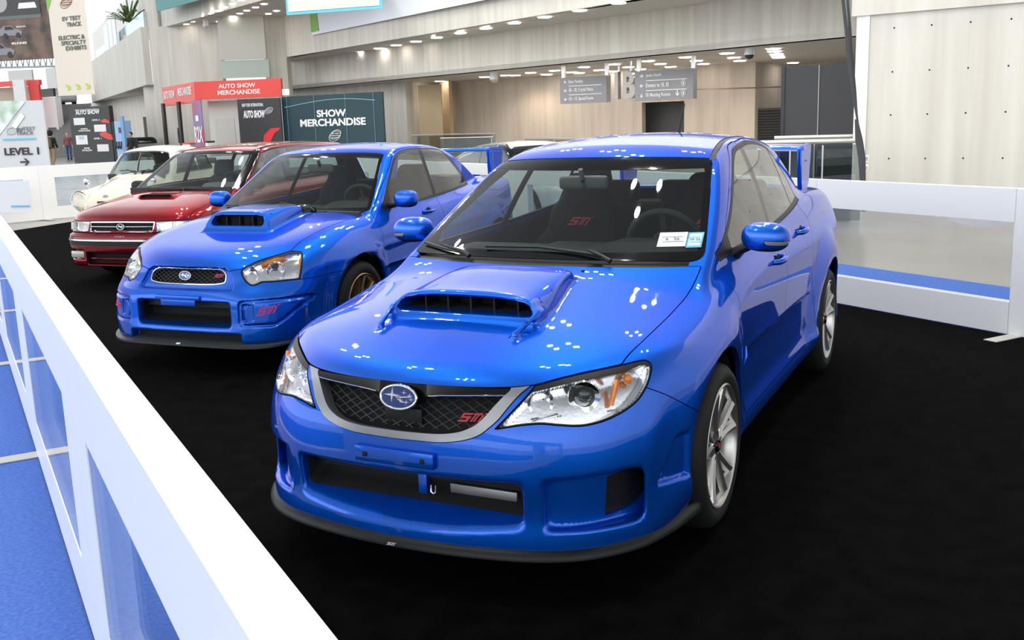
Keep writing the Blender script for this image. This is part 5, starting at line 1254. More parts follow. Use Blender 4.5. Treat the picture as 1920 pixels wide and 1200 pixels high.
    for k in range(13):
        y = (k-6)*.017; bm = bmesh.new(); box(bm, (xs(y, .575)+.0, y, .575), (.012, .006, .05)); bobj('nose_slot', bm, DARK, R0)
    bm = bmesh.new(); tube(bm, [(xs(min(abs(y), .5), .33)+.05-max(0, abs(y)-.48)*2.0, y, .33) for y in np.linspace(-.60, .60, 21)], .03, 8); bobj('front_bumper', bm, CHROME, R0)
    wipers(R0, house, [([(-.30, 1.0), (-.15, 1.005), (.02, .99)], (.0, .965)), ([(.10, .995), (.25, 1.0), (.38, .985)], (.12, .962))])
    mk = lambda nm, par, loc: make_wheel(nm, .255, .14, .13, spokes_disc, CREAM, par, loc, .08); four_wheels(mk, 'wheel', R0, [(0, .55), (-1.8, .55), (0, -.55), (-1.8, -.55)], .255); wheel_wells(R0, (0, -1.8), .30, .38, .60, .27, .21)
    cabin(R0, (-1.7, -.2, .50, .3), ((-.38, 0, .84), (.13, .50, .07)), ((-1.0, .25, .26), .62, True), mat('brown_seat', (.13, .05, .03), .7), CREAM, (-.62, .25, .93), None); return R0
# ---------------------------------------------------------------- low white coupe beyond the row
def build_coupe():
    WPAINT = paint('white_paint', (.82, .82, .80), 0, .3)
    R0 = root('coupe', 'low white coupe with black roof edges behind the blue rear wing', 'car', COUPE[:3], COUPE[3])
    p = dict(plan=[(.95, .80), (0, .86), (-1.3, .87), (-2.6, .87), (-3.5, .80)], side=[(.05, -.06), (.2, -.02), (.5, 0), (.75, -.01), (.9, -.05), (1.0, -.1), (1.5, -.4)],
        nose=([0, .4, .65, .8, 1.0], [.1, .4, .6, .8, 1.0], [[.9, .95, .9, .6, .2], [.88, .93, .88, .58, .2], [.75, .8, .75, .45, .1], [.45, .5, .45, .2, 0], [0, 0, 0, -.2, -.4]]), top=([.9, .4, -.3, -1, -2.6, -3.5], [0, .4, .7, .85, 1], [[.66, .65, .6, .5, .4], [.78, .77, .73, .64, .5], [.88, .88, .85, .76, .62], [.90, .90, .88, .8, .66], [.96, .96, .93, .84, .7], [.95, .95, .92, .82, .68]]),
        tail=[(0, 3.65), (.5, 3.6), (.85, 3.35)], glass_w=[(.8, .78), (.95, .73), (1.1, .66), (1.25, .56), (1.5, .35), (1.6, .25)], glass_x=[(.2, -.03), (-1, 0), (-2.5, -.05), (-3.2, -.15)], roof=[(-.5, 1.10), (-1.1, 1.25), (-1.5, 1.285), (-2.0, 1.27), (-2.6, 1.16), (-3.1, 1.02)], back=[(.8, -3.4), (1.0, -3.05), (1.25, -2.3), (1.5, -1.5)],
        arches=((0., -2.61), .32, .36, (.02, .02), .1), ws=(-.3, .89, 2.0, .3, .2), bottom=.2, crown=.13)
    body, house = shell(p); f = lambda x, y, z: smin(body(x, y, z), house(x, y, z), .02); P = extract(f, (-3.8, -.03, .1), (1.0, .95, 1.4), .022); P = _clip(P, P.V[:, 1])
    _, P = CUT(P, lambda x, y, z: np.maximum(np.minimum(np.hypot(x, z-.32), np.hypot(x+2.61, z-.32))-.36, .5-y))
    WS = curve2([(-.2, .91), (.6, .905), (.68, .93), (.55, 1.18), (.5, 1.205), (-.2, 1.225)], 6, True, (0, 5)); DLO = curve2([(-.55, .92), (-1.5, .94), (-2.9, .985), (-2.6, 1.09), (-2.1, 1.195), (-1.5, 1.215), (-1.1, 1.16), (-.7, 1.01)], 6, True, (0, 2))
    P = glazing(P, R0, WS, (-1.3, -.1), (.02, 1.2, .92), DLO, .4, [((-1.75, .94), (-1.85, 1.22), .025)], trim=.045, trimm=GLOSS, names=('door_window', 'quarter_window'))
    rf, P = CUT(P, lambda x, y, z: 1.235-z); pobj('roof_panel', whole(rf), CREAM, R0, .01); pobj('body_shell', whole(P), WPAINT, R0, .015); lining(P, R0, .93, -3.0, -.4)
    mk = lambda nm, par, loc: make_wheel(nm, .31, .21, .2, spokes_disc, ALLOY, par, loc, .13); four_wheels(mk, 'wheel', R0, [(0, .76), (-2.61, .76), (0, -.76), (-2.61, -.76)], .31); wheel_wells(R0, (0, -2.61), .36, .54, .84, .32, .21)
    cabin(R0, (-2.8, -.3, .66, .28), ((-.7, 0, .80), (.3, .66, .09)), ((-1.5, .37, .22), .72, True), GREYCLOTH, DASH, (-1.0, .37, .86), None); return R0
COUPE = (-10.072, -3.812, 0., .963)
# ---------------------------------------------------------------- the hall
CONC = mat('board_formed_concrete', (.56, .53, .48), .85, noise=((3.2, 3.2, .22), (.66, .635, .58), 0), bump=(9, .05, .02))
CONCW = mat('warm_concrete', (.50, .44, .38), .85, noise=((3.0, 3.0, .2), (.60, .54, .47), 0))
PLASTER = mat('soffit_plaster', (.62, .61, .58), .9)
TANM = mat('tan_paint', (.55, .42, .26), .6)
WHITEL = mat('white_laminate', (.92, .925, .93), .35)
PANE = glass('clear_acrylic', (.94, .96, .97), 1.35)
RAILG = glass('tinted_rail_glass', (.60, .64, .63), 1.5)
DARKG = mat('charcoal_fabric', (.055, .056, .060), .9)
GREYM = mat('sign_grey', (.30, .295, .31), .5)
REDP = mat('red_graphic', (.80, .075, .06), .5)
TEAL = mat('teal_graphic', (.007, .040, .055), .5)
GREENB = mat('green_banner', (.015, .20, .19), .5)
BANNER = mat('white_banner_cloth', (.70, .64, .57), .7)
SKYW = mat('pale_blue_banner', (.80, .83, .92), .6)
CYAN = mat('cyan_trim', (.12, .50, .68), .5)
BLACKP = mat('black_graphic', (.018, .018, .02), .4)
GREYP = mat('grey_board', (.038, .038, .042), .5)
LIME = mat('lime_print', (.42, .62, .03), .5)
OLIVE = mat('dark_olive_print', (.11, .125, .10), .6)
LAMP = mat('lamp_glow', (1, 1, 1), .5, emit=(1, .93, .82), est=14.)
STEELR = mat('brushed_steel', (.62, .60, .57), .3, .9)
def sheet(name, bm_fn, m, label=None, kind='structure', parent=None, cat=None, group=None):
    bm = bmesh.new(); bm_fn(bm); o = bobj(name, bm, m, parent, None, 0)
    if kind: o['kind'] = kind
    else: tag(o, label, cat, group)
    return o
def slab(bm, P, z0, z1):
    """upright-sided solid from a ground outline"""
    a = [bm.verts.new((p[0], p[1], z0)) for p in P]; b = [bm.verts.new((p[0], p[1], z1)) for p in P]; n = len(P)
    bm.faces.new(a[::-1]); bm.faces.new(b)
    for k in range(n): bm.faces.new((a[k], a[(k+1) % n], b[(k+1) % n], b[k]))
def wall(bm, A, B, z0, z1, t=.3, sl=0.):
    """upright wall from A to B; thickness goes away from the viewer"""
    A = Vector(A[:2]); B = Vector(B[:2]); d = (B-A).normalized(); n = Vector((-d.y, d.x))
    if (Vector((CAM.x, CAM.y))-A).dot(n) > 0: n = -n
    slab(bm, [A, B, B+n*t, A+n*t], z0, z1)
def face_m(A, B, u, z, out=.012):
    """frame on the front of an upright board from A to B at fraction u and height z"""
    A = Vector((A[0], A[1], 0)); B = Vector((B[0], B[1], 0)); d = (B-A); p = A+d*u; n = Vector((d.y, -d.x, 0)).normalized()
    if (CAM-p).dot(n) < 0: n = -n
    xd = d if (Vector((0, 0, 1)).cross(n)).dot(d) > 0 else -d
    return frame_m((p.x+n.x*out, p.y+n.y*out, z), xd, n)
def board(name, label, cat, A, B, z0, z1, m, t=.06, group=None):
    return sheet(name, lambda bm: wall(bm, A, B, z0, z1, t), m, label, None, None, cat, group)
# floors
sheet('floor', lambda bm: slab(bm, [(-130, -130), (60, -130), (60, 60), (-130, 60)], -.30, -.012), mat('polished_concrete', (.27, .255, .235), .25, noise=(.35, (.34, .325, .30), 0)))
FD = Vector((.5715, .8206)); FN = Vector((.8206, -.5715)); FO = Vector((.386, -2.55))         # along / away from the near fence
def fp(s, n): p = FO+FD*s+FN*n; return (p.x, p.y)
CARPET = mat('black_carpet', (.0022, .0022, .0023), .95, noise=(9, (.0046, .0045, .0046), 0), bump=(420, .6, .004), spec=.02)
BCARP = mat('blue_carpet', (.070, .155, .53), .95, noise=(60, (.11, .215, .62), 0), bump=(300, .5, .004), spec=.15)
# enclosure: near fence (n = 0), far fence (n = -NW), back fence
NW = 6.22
tag(sheet('carpet', lambda bm: slab(bm, [fp(9, -.004), fp(-13.2, -.004), fp(-19.6, -NW+.05), fp(9, -NW+.05)], -.010, .0), CARPET, kind=None), 'black carpet that the parked cars stand on', 'carpet')
tag(sheet('carpet', lambda bm: slab(bm, [fp(9, 3.2), fp(-14, 3.2), fp(-14, .0), fp(9, .0)], -.011, -.001), BCARP, kind=None), 'bright blue aisle carpet outside the near white barrier', 'carpet')
tag(sheet('carpet', lambda bm: slab(bm, [fp(9, -NW), fp(-18, -NW), fp(-18, -NW-1.72), fp(9, -NW-1.72)], -.011, -.001), BCARP, kind=None), 'strip of blue carpet beyond the far white barrier', 'carpet')
# ---------------------------------------------------------------- barrier panels
def barrier_proto(L=2.44, mg=.30, h=1.03, t=.085, z0=.235, z1=.80):
    r = root('barrier_panel', '-', 'barrier', (0, 0, 0), 0, '-')
    g = .002; bm = bmesh.new()
    for c, s in (((mg/2+g, 0, h/2+.004), (mg, t, h-.008)), ((L-mg/2-g, 0, h/2+.004), (mg, t, h-.008)), ((L/2, 0, z0/2+.004), (L-2*mg, t, z0-.008)), ((L/2, 0, (z1+h)/2), (L-2*mg, t, h-z1))): box(bm, c, s)
    bmesh.ops.remove_doubles(bm, verts=bm.verts[:], dist=1e-4)
    ins = [f for f in bm.faces if abs(f.normal.x) > .5 and (abs(f.calc_center_median().x-mg-g) < .003 or abs(f.calc_center_median().x-L+mg+g) < .003) and (f.calc_center_median().z < z0 or f.calc_center_median().z > z1)]
    bobj('panel_frame', bm, WHITEL, r, smooth=0)
    bm = bmesh.new(); box(bm, (L/2, -t/2+.005, (z0+z1)/2), (L-2*mg-.002, .006, z1-z0-.002)); bobj('clear_pane', bm, PANE, r, smooth=0)
    bm = bmesh.new(); box(bm, (.054, 0, .004), (.10, .62, .007), None, .002, 1); bobj('foot_plate', bm, mat('pale_grey_steel', (.55, .54, .50), .5), r, smooth=0)
    return r
def put_panel(first, o, ang, label, group):
    c = first if not put_panel.used else copy_tree(first); put_panel.used = True
    c.location = (o[0], o[1], 0); c.rotation_euler = (0, 0, ang); c['label'] = label; c['group'] = group
    if 'far' in group:
        for ch in c.children:
            if ch.name.startswith('foot_plate'): ch.location.x = -.30
    return c
put_panel.used = False
BP = barrier_proto(); ang = math.atan2(FD.y, FD.x)
gN, gF, gB = 'panels of the near white barrier', 'panels of the far white barrier', 'panels of the back white barrier'
nl = ['white barrier panel nearest the camera at bottom left', 'white barrier panel beside the front bumper of the nearest blue sedan', 'third white panel of the near barrier, beside the second blue sedan']
for k in range(7):
    put_panel(BP, fp(2.40-2.44*(k-0), -.0425), ang, nl[k] if k < 3 else 'white panel at the far end of the near barrier', gN)
put_panel(BP, fp(4.84, -.0425), ang, 'white barrier panel right beside the viewer', gN)
fs = lambda s: fp(s, -NW)
for k in range(-1, 7):
    s0 = -1.0194-2.44*k; put_panel(BP, fs(s0), ang, ['white barrier panel running out of the photo at the right edge', 'white barrier panel with a blue strip in its window, right of the nearest sedan', 'white barrier panel behind the rear wing of the nearest sedan', 'white barrier panel seen through the nearest sedan'][k+1] if k < 3 else 'white panel of the far barrier hidden behind the parked cars', gF)
ba = math.atan2(0.2500, -0.9680)
for k in range(-1, 2):
    put_panel(BP, (-9.7725+-0.9680*2.44*k, -14.8555+0.2500*2.44*k), ba, ['white back barrier panel with a poster behind its window', 'white back barrier panel beside the tiny cream car', 'white back barrier panel behind the tiny cream car', 'white back barrier panel behind the red wagon'][k+1], gB)
# ---------------------------------------------------------------- concrete building
ZS, ZU, ZL = 3.8, 5.35, 7.5
S_ = lambda name, fn, m: sheet(name, fn, m)
# tower at the right
TW = lambda y: -13.50+.17*y
S_('wall_right', lambda bm: slab(bm, [(TW(-.42), -.42), (TW(14), 14), (TW(14)-1.2, 14), (TW(-.42)-1.2, -.42)], 0, 9.5), CONC)
S_('trim_1', lambda bm: slab(bm, [(TW(-.42)+.02, -.42), (TW(-.2)+.02, -.22), (TW(-.2)-.3, -.22), (TW(-.42)-.3, -.42)], 0, 3.17), mat('pale_column', (.74, .73, .70), .8))
S_('trim_2', lambda bm: slab(bm, [(TW(-.5)+.05, -.5), (TW(14)+.05, 14), (TW(14), 14), (TW(-.5), -.5)], 3.05, 9.6), CONC)
bm = bmesh.new()
for zr in (.82, 1.50, 2.165, 2.83):
    for k in range(14):
        y = .15+.545*k; lathe(bm, [(0, 0), (.014, 0)], 'X', 8, (TW(y)+.004, y, zr))
so = bobj('trim_3', bm, DARK); so['kind'] = 'structure'
# lower lobby: beam, soffit, back wall
BA, BB = (-45.6, -38.0), (-25.5, 5.6)
S_('trim_4', lambda bm: wall(bm, BA, BB, ZS, ZU+.6, .5), CONC)
LB_ = [BA, BB, (-40, 8), (-60, -4), (-60, -34)]
S_('ceiling', lambda bm: slab(bm, [BA, BB, (-41, 8), (-52, -2), (-52, -33)], ZS, ZS+.2), PLASTER)
S_('wall_back', lambda bm: (wall(bm, (-45.35, -25.67, 3.80), (-43.58, -14.09, 3.80), 0, ZS, .4), wall(bm, (-43.58, -14.09, 3.80), (-42.72, -11.69, 3.80), 2.26, ZS, .4)), CONCW)
S_('wall_far', lambda bm: (wall(bm, (-42.17, -11.58, 3.80), (-41.78, -8.25, 3.80), 0, ZS, .4), wall(bm, (-42.25, -8.35, 3.80), (-45.87, -7.70, 3.80), 1.75, ZS, .4), wall(bm, (-45.87, -7.70, 3.80), (-46.17, -3.80, 3.80), 0, ZS, .4)), CONCW)
S_('trim_5', lambda bm: wall(bm, (-39.42, -10.75), (-41.36, -6.81), 2.67-.03, 2.67+.03, .05), mat('joint_line', (.16, .12, .09), .8))
S_('wall_left', lambda bm: (wall(bm, (-45.9, -38.4), (-42.15, -26.5), 0, ZS, .5), wall(bm, (-42.15, -26.5), (-46.2, -26.9), 0, ZS, .3)), CONC)
dn = sheet('door_1', lambda bm: wall(bm, (-42.13, -25.73, 3.55), (-42.25, -24.44, 3.55), 0, 3.55, .1), TANM)
bm = bmesh.new(); M = face_m((-42.13, -25.73, 3.55), (-42.25, -24.44, 3.55), .18, 1.02); box(bm, (0, 0, .03), (.14, .03, .04), M); bobj('door_handle', bm, STEELR, dn)
S_('trim_6', lambda bm: (wall(bm, (-44.76, -25.93), (-44.35, -25.14), 0, ZS, .2), wall(bm, (-43.61, -27.12), (-45.10, -27.58), 0, ZS, .2)), TANM)
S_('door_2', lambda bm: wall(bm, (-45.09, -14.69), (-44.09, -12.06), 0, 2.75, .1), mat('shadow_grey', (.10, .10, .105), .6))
sh = sheet('door_3', lambda bm: wall(bm, (-42.24, -8.37), (-43.63, -7.15), 0, 1.80, .08), mat('roller_shutter', (.13, .12, .11), .5))
bm = bmesh.new()
for k in range(14):
    wall(bm, (-42.14, -8.34), (-43.52, -7.13), .1+.12*k, .13+.12*k, .04)
bobj('shutter_slats', bm, BLACK, sh)
# upper soffit and fascia with the large banner
S_('ceiling', lambda bm: slab(bm, [(-41.33, -33.36, 5.35), (-35.96, -20.36, 5.35), (-28.84, -9.45, 5.35), (-20.5, 8), (-26, 8), (-30.3, -6.04), (-36.9, -16.7), (-43.1, -27.0), (-45.8, -36.5)], ZU, ZU+.15), PLASTER)
FA, FB = (-41.33, -33.36, 5.35), (-28.84, -9.45, 5.35)
S_('trim_7', lambda bm: wall(bm, FA, FB, ZU, 6.05, .4), CONC)
S_('trim_8', lambda bm: wall(bm, FA, FB, 6.05, 12, .4), CONC)
S_('trim_8', lambda bm: wall(bm, FB, (FB[0]+9.3, FB[1]+17.7), ZU, 12, .4), CONC)
BNA = ((-39.94, -30.25, 5.35))[:2]; BNA = (BNA[0]+.27, BNA[1]-.14); BNB = (FB[0]+5.2, FB[1]+8.7)
o = board('facade_banner', 'huge pale banner on the concrete facade above the downlights', 'banner', BNA, BNB, 6.2, 12.5, SKYW, .05)
bm = bmesh.new(); M = face_m(BNA, BNB, .0, 6.9, .02); prism(bm, [(0, -.55), (.9, -.55), (.75, .3), (.55, 1.0), (.8, 2.2), (.0, 2.4)], M, .01); bobj('leaf_print', bm, mat('leaf_green', (.22, .45, .08), .6), o)
# left part of the building
S_('wall_left', lambda bm: (wall(bm, (-40.92, -42.76), (-41.88, -38.42), 0, ZL, .4), wall(bm, (-41.72, -35.21), (-41.84, -33.80), 0, ZL, .4), wall(bm, (-41.88, -38.42), (-41.72, -35.21), 0, 4.11, .4)), CONC)
S_('trim_9', lambda bm: (wall(bm, (-39.43, -36.32), (-40.51, -34.10), 5.28, ZL, .3),), mat('grey_panel', (.50, .50, .46), .6))
S_('window_1', lambda bm: wall(bm, (-39.52, -36.39), (-40.64, -34.06), 4.32, 5.25, .2), mat('green_glass_panel', (.36, .43, .38), .12))
S_('ceiling', lambda bm: slab(bm, [(-42.35, -44.05, 7.50), (-35.28, -29.88, 7.50), (-30.32, -20.36, 7.50), (-35.79, -23.42, 7.50), (-42.93, -34.72, 7.50), (-42.61, -38.84, 7.50)], ZL, ZL+.15), PLASTER)
S_('trim_10', lambda bm: wall(bm, (-42.52, -44.36, 7.50), (-34.97, -29.31, 7.50), ZL-.03, 9.6, .4), CONC)
board('facade_banner', 'dark green banner above the left fascia at the top of the photo', 'banner', (-39.37, -40.48), (-34.50, -29.86), 8.05, 12, GREENB, .05)
S_('trim_11', lambda bm: wall(bm, (-41.17, -43.10), (-41.22, -42.26), 7.26, 13, .4), CONC)
S_('wall_left', lambda bm: (wall(bm, (-40.58, -43.00), (-60.10, -69.18), 4.3, 7.51, .4)), CONC)
S_('wall_left', lambda bm: (wall(bm, (-41.85, -43.68), (-42.33, -45.03), 0, 4.3, .3), wall(bm, (-49.69, -52.11), (-64.03, -74.12), 0, 4.4, .3)), CONC)
S_('ceiling', lambda bm: slab(bm, [(-40.96, -42.68), (-40.66, -43.07), (-60.10, -69.18), (-69.50, -78.05), (-51.78, -53.35)], 4.28, 4.4), PLASTER)
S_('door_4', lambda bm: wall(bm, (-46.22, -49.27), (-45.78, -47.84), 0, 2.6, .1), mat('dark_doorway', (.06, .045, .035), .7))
S_('trim_12', lambda bm: wall(bm, (-47.42, -49.63), (-68.48, -77.51), 7.6, 11, .3), mat('upper_wall', (.74, .73, .69), .9))
tag(sheet('terrace_railing', lambda bm: wall(bm, (-41.01, -43.11), (-59.53, -67.44), 7.51, 8.42, .05), mat('sky_glass', (.30, .40, .43), .1), kind=None), 'glass railing along the upper terrace at top left', 'railing')
bm = bmesh.new()
for k in range(34):
    a = random.uniform(0, 6.28); e = random.uniform(.2, 1.3); L = random.uniform(1.2, 2.2); c = Vector((-47.12, -50.52, 8.73)); dv = Vector((math.cos(a)*math.cos(e), math.sin(a)*math.cos(e), math.sin(e)))
    P = [c, c+dv*L*.5, c+dv*L*.85+Vector((0, 0, -.15)), c+dv*L+Vector((0, 0, -.45))]; tube(bm, P, [.05, .10, .07, .01], 4, True, .3)
pt = root('potted_palm', 'green palm behind the glass railing on the upper terrace', 'plant', ((-47.06, -50.50, 8.39))[:2]+(0,)); pt.location.z = 0
lf = bobj('palm_leaves', bm, mat('palm_green', (.10, .16, .05), .6), None); lf.parent = pt; lf.matrix_parent_inverse = Matrix.Translation(-pt.location)
bm = bmesh.new(); lathe(bm, [(0, 7.0), (.35, 7.0), (.45, 7.9), (0, 7.9)], 'Z', 14); bobj('planter', bm, CONC, pt)
for a_, b_ in ((194, 203), (203, 211), (211, 218)):
    board('wind_screen', 'upright white terrace panel left of the palm', 'screen', ((-52.31, -58.56))[:2] if a_ == 194 else (((-50.19, -55.80)) if a_ == 203 else ((-48.80, -53.92))), ((-50.93, -56.65)) if a_ == 194 else (((-49.16, -54.35)) if a_ == 203 else ((-47.75, -52.51))), 6.4, 9.35, mat('screen_white', (.8, .82, .82), .6) if a_ == 194 else bpy.data.materials['screen_white'], .08, 'terrace wind screens')
# far hall behind the stairs
S_('wall_far', lambda bm: wall(bm, (-68.82, -95.22), (-69.21, -77.96), 0, 3.6, .4), mat('far_wall', (.55, .55, .54), .9))
st = sheet('stairs', lambda bm: [wall(bm, (-55.50, -71.56), (-57.06, -68.35), .17*k, .17*k+.17, .3) if 0 else slab(bm, [tuple(np.array(p)+np.array(q)*.32*k) for p, q in ((((-50.04, -64.21)), (-.8, -.6)), (((-51.29, -61.63)), (-.8, -.6)), (((-62.87, -74.98)), (0, 0)), (((-61.36, -78.11)), (0, 0)))], .17*k, .17*k+.17) for k in range(24)], mat('stair_stone', (.20, .20, .195), .7))
S_('window_2', lambda bm: wall(bm, (-73.93, -103.00), (-75.41, -90.47), 5.5, 22, .1), mat('bright_glass_wall', (.8, .9, .95), .2, emit=(.80, .92, 1), est=.75))
bm = bmesh.new(); A = np.array((-65.89, -90.76, 8.39)); B = np.array((-67.17, -81.12, 8.15)); n = 14
for z0 in (0, 1.35): tube(bm, [A+(0, 0, z0), B+(0, 0, z0)], .10, 6)
for k in range(n):
    p = A+(B-A)*k/n; q = A+(B-A)*(k+1)/n; tube(bm, [p, (p+q)/2+(0, 0, 1.35), q], .06, 5)
    tube(bm, [p+(0, 0, 1.35), p+(0, 0, 9)], .05, 5)
tr = bobj('roof_truss', bm, mat('truss_grey', (.33, .36, .37), .5)); tag(tr, 'white steel roof truss in front of the far glass wall', 'truss')
# ---------------------------------------------------------------- signs and stands
def obl(A, B):
    a = Vector(A[:2]); b = Vector(B[:2]); d = b-a; v = ((a+b)/2-Vector((CAM.x, CAM.y))).normalized(); return d.length/max(.2, abs(d.x*v.y-d.y*v.x))
def _txt(parent, s, A, B, u, z, w, m, name, out, h=None, bold=.02, align='CENTER', line=1.):
    me = text_mesh(name, s, 1., .004, bold, align=align, line=line); xs = [v.co.x for v in me.vertices]; ys = [v.co.y for v in me.vertices]; k = w*obl(A, B)/(max(xs)-min(xs)); kh = w/(max(xs)-min(xs)) if h is None else h/(max(ys)-min(ys))
    x0 = {'CENTER': 0, 'LEFT': min(xs)}[align]; me.transform(Matrix.Translation((-x0, -(max(ys)+min(ys))/2, 0))); me.transform(Matrix.Diagonal((k, kh, 1, 1))); me.transform(face_m(A, B, u, z, out)); return link(name, me, m, parent)
def flat(parent, name, poly, A, B, u, z, m, out=.015, d=.004):
    bm = bmesh.new(); prism(bm, poly, face_m(A, B, u, z, out), d); return bobj(name, bm, m, parent, None, 0)
def rect(w, h): return [(-w/2, -h/2), (w/2, -h/2), (w/2, h/2), (-w/2, h/2)]
def globe(parent, A, B, u, z, r, m, out=.02):
    M = face_m(A, B, u, z, out); bm = bmesh.new()
    for a, b, dx, dy in ((1, .62, -.05, -.1), (.95, .55, .1, .12)): tube(bm, [M @ Vector(((dx+a*math.cos(t)*.8+a*.2*math.cos(t))*r, (dy+b*math.sin(t)+.25*math.cos(t))*r, 0)) for t in np.arange(25)*2*math.pi/24], r*.035, 5, False)
    bobj('oval_logo', bm, m, parent)
    for k, s in enumerate(('NEW YORK', 'INTERNATIONAL', 'AUTO SHOW')): _txt(parent, s, A, B, u, z+r*(.25-.27*k), r*(1.05 if k != 1 else 1.45), m, 'logo_lettering', out)
# show merchandise wall
A, B = (-36.41, -30.04), (-35.97, -23.93)
w = root('display_wall', 'dark teal display wall reading SHOW MERCHANDISE', 'sign', A+(0,)); w.location = (0, 0, 0)
zt = 3.09
sheet('wall_panel', lambda bm: wall(bm, A, B, 0, zt, .1), TEAL, kind=None, parent=w)
for u in (.055, .335, .645, .915): flat(w, 'panel_seam', rect(.03, zt), A, B, u, zt/2, mat('seam_grey', (.16, .25, .28), .5) if u < .1 else bpy.data.materials['seam_grey'])
_txt(w, 'SHOW', A, B, .50, 2.22, 1.364, WHITEP, 'lettering', .02, bold=.035); _txt(w, 'MERCHANDISE', A, B, .505, 1.80, 3.057, WHITEP, 'lettering', .02, bold=.035); globe(w, A, B, .525, 1.18, 0.354, WHITEP)
bm = bmesh.new(); M = face_m(A, B, 0, 0, .015); tube(bm, [M @ Vector((x*(Vector(B)-Vector(A)).length, zt-.45+.22*math.sin(1.2+x*3.4-1.6), 0)) for x in np.linspace(.03, .93, 20)], .018, 5); bobj('curved_line', bm, mat('pale_teal', (.25, .50, .52), .5), w)
# merchandise booth with red header
A, C, B = (-39.51, -40.77), (-35.98, -35.12), (-37.06, -30.52)
b = root('merchandise_booth', 'booth with red header reading AUTO SHOW MERCHANDISE', 'booth', (0, 0, 0))
zt, zb = 4.01, 3.13
sheet('red_header', lambda bm: (wall(bm, C, B, zb, zt, .2), wall(bm, A, C, zb-.12, zt, .2)), REDP, kind=None, parent=b)
_txt(b, 'AUTO SHOW', C, B, .50, 3.74, 1.782, WHITEP, 'lettering', .02); _txt(b, 'MERCHANDISE', C, B, .515, 3.43, 2.048, WHITEP, 'lettering', .02)
_txt(b, 'AUTO SHOW', A, C, .23, 3.57, .60, WHITEP, 'lettering', .02, h=.42); _txt(b, 'MERCHANDISE', A, C, .72, 3.63, .66, WHITEP, 'lettering', .02, h=.42)
for q in ((-38.88, -40.17), (-37.32, -37.54), (-35.84, -34.74)):
    bm = bmesh.new(); box(bm, (q[0], q[1], zb/2), (.16, .16, zb)); bobj('black_post', bm, BLACKP, b)
A2, B2 = (-37.20, -35.43), (-37.50, -33.64)
board('storage_wall', 'pale grey booth wall with a plain door under the red header', 'wall panel', A2, B2, 0, zb-.05, mat('pale_grey_panel', (.60, .59, .57), .7), .1)
flat(bpy.data.objects['storage_wall'], 'door_outline', rect(1.15, 2.15), A2, B2, .50, 1.10, mat('door_grey', (.54, .53, .51), .6))
A3, B3 = (-35.63, -32.13), (-36.13, -29.92); zt3 = 3.04
w3 = board('display_wall', 'dark grey display wall reading NEW YORK INTERNATIONAL AUTO SHOW', 'sign', A3, B3, 0, zt3, GREYP, .1)
_txt(w3, 'NEW YORK INTERNATIONAL', A3, B3, .36, 2.75, 1.016, WHITEP, 'lettering', .02, h=.16); _txt(w3, 'AUTO SHOW', A3, B3, .38, 2.31, 1.016, WHITEP, 'lettering', .02, h=.36, bold=.05); globe(w3, A3, B3, .73, 2.46, 0.209, WHITEP)
flat(w3, 'red_swoosh', [(-.35, -.9), (0, -.9), (.08, -.2), (.35, .22), (.62, .36), (.62, .46), (.15, .43), (-.25, .1)], A3, B3, .68, 1.17, mat('red_print', (.75, .03, .04), .5))
A4, B4 = (-33.31, -32.88), (-32.71, -31.77)
w4 = board('banner_stand', 'narrow red and purple banner stand with white lettering below the red header', 'banner', A4, B4, 0, 3.00, mat('crimson_print', (.42, .03, .07), .5, noise=((.8, .8, 1.2), (.20, .14, .36), 0)), .05)
_txt(w4, 'R2X', A4, B4, .5, 1.43, .36, WHITEP, 'lettering', .02, h=.75); flat(w4, 'pale_band', rect(.40, .25), A4, B4, .5, 2.17, WHITEP)
for q, hh, lab in (((-34.97, -34.81), .95, 'red and grey bin left of the narrow banner stand'), ((-35.37, -34.00), 1.0, 'white bin right of the narrow banner stand')):
    r = root('waste_bin', lab, 'bin', (q[0], q[1], 0)); bm = bmesh.new(); box(bm, (0, 0, hh/2), (.5, .5, hh), None, .02); bobj('bin_body', bm, STEELR if 'red' in lab else WHITEP, r); bm = bmesh.new(); box(bm, (0, 0, hh+.04), (.52, .52, .08), None, .02); bobj('bin_lid', bm, REDP if 'red' in lab else BLACKP, r)
bm = bmesh.new(); c = Vector((-35.51, -36.00, 1.02)); tube(bm, [c+Vector((math.cos(t)*.45, math.cos(t)*.45, math.sin(t)*.75)) for t in np.linspace(0, math.pi, 12)], .035, 6); tag(bobj('rail_hoop', bm, BLACKP), 'black curved hoop rail left of the red and grey bin', 'rail')
board('wall_card', 'small white card on the wall right of the red header', 'sign', (-35.98, -29.62), (-35.96, -29.19), 3.15, 3.43, WHITEP, .04)
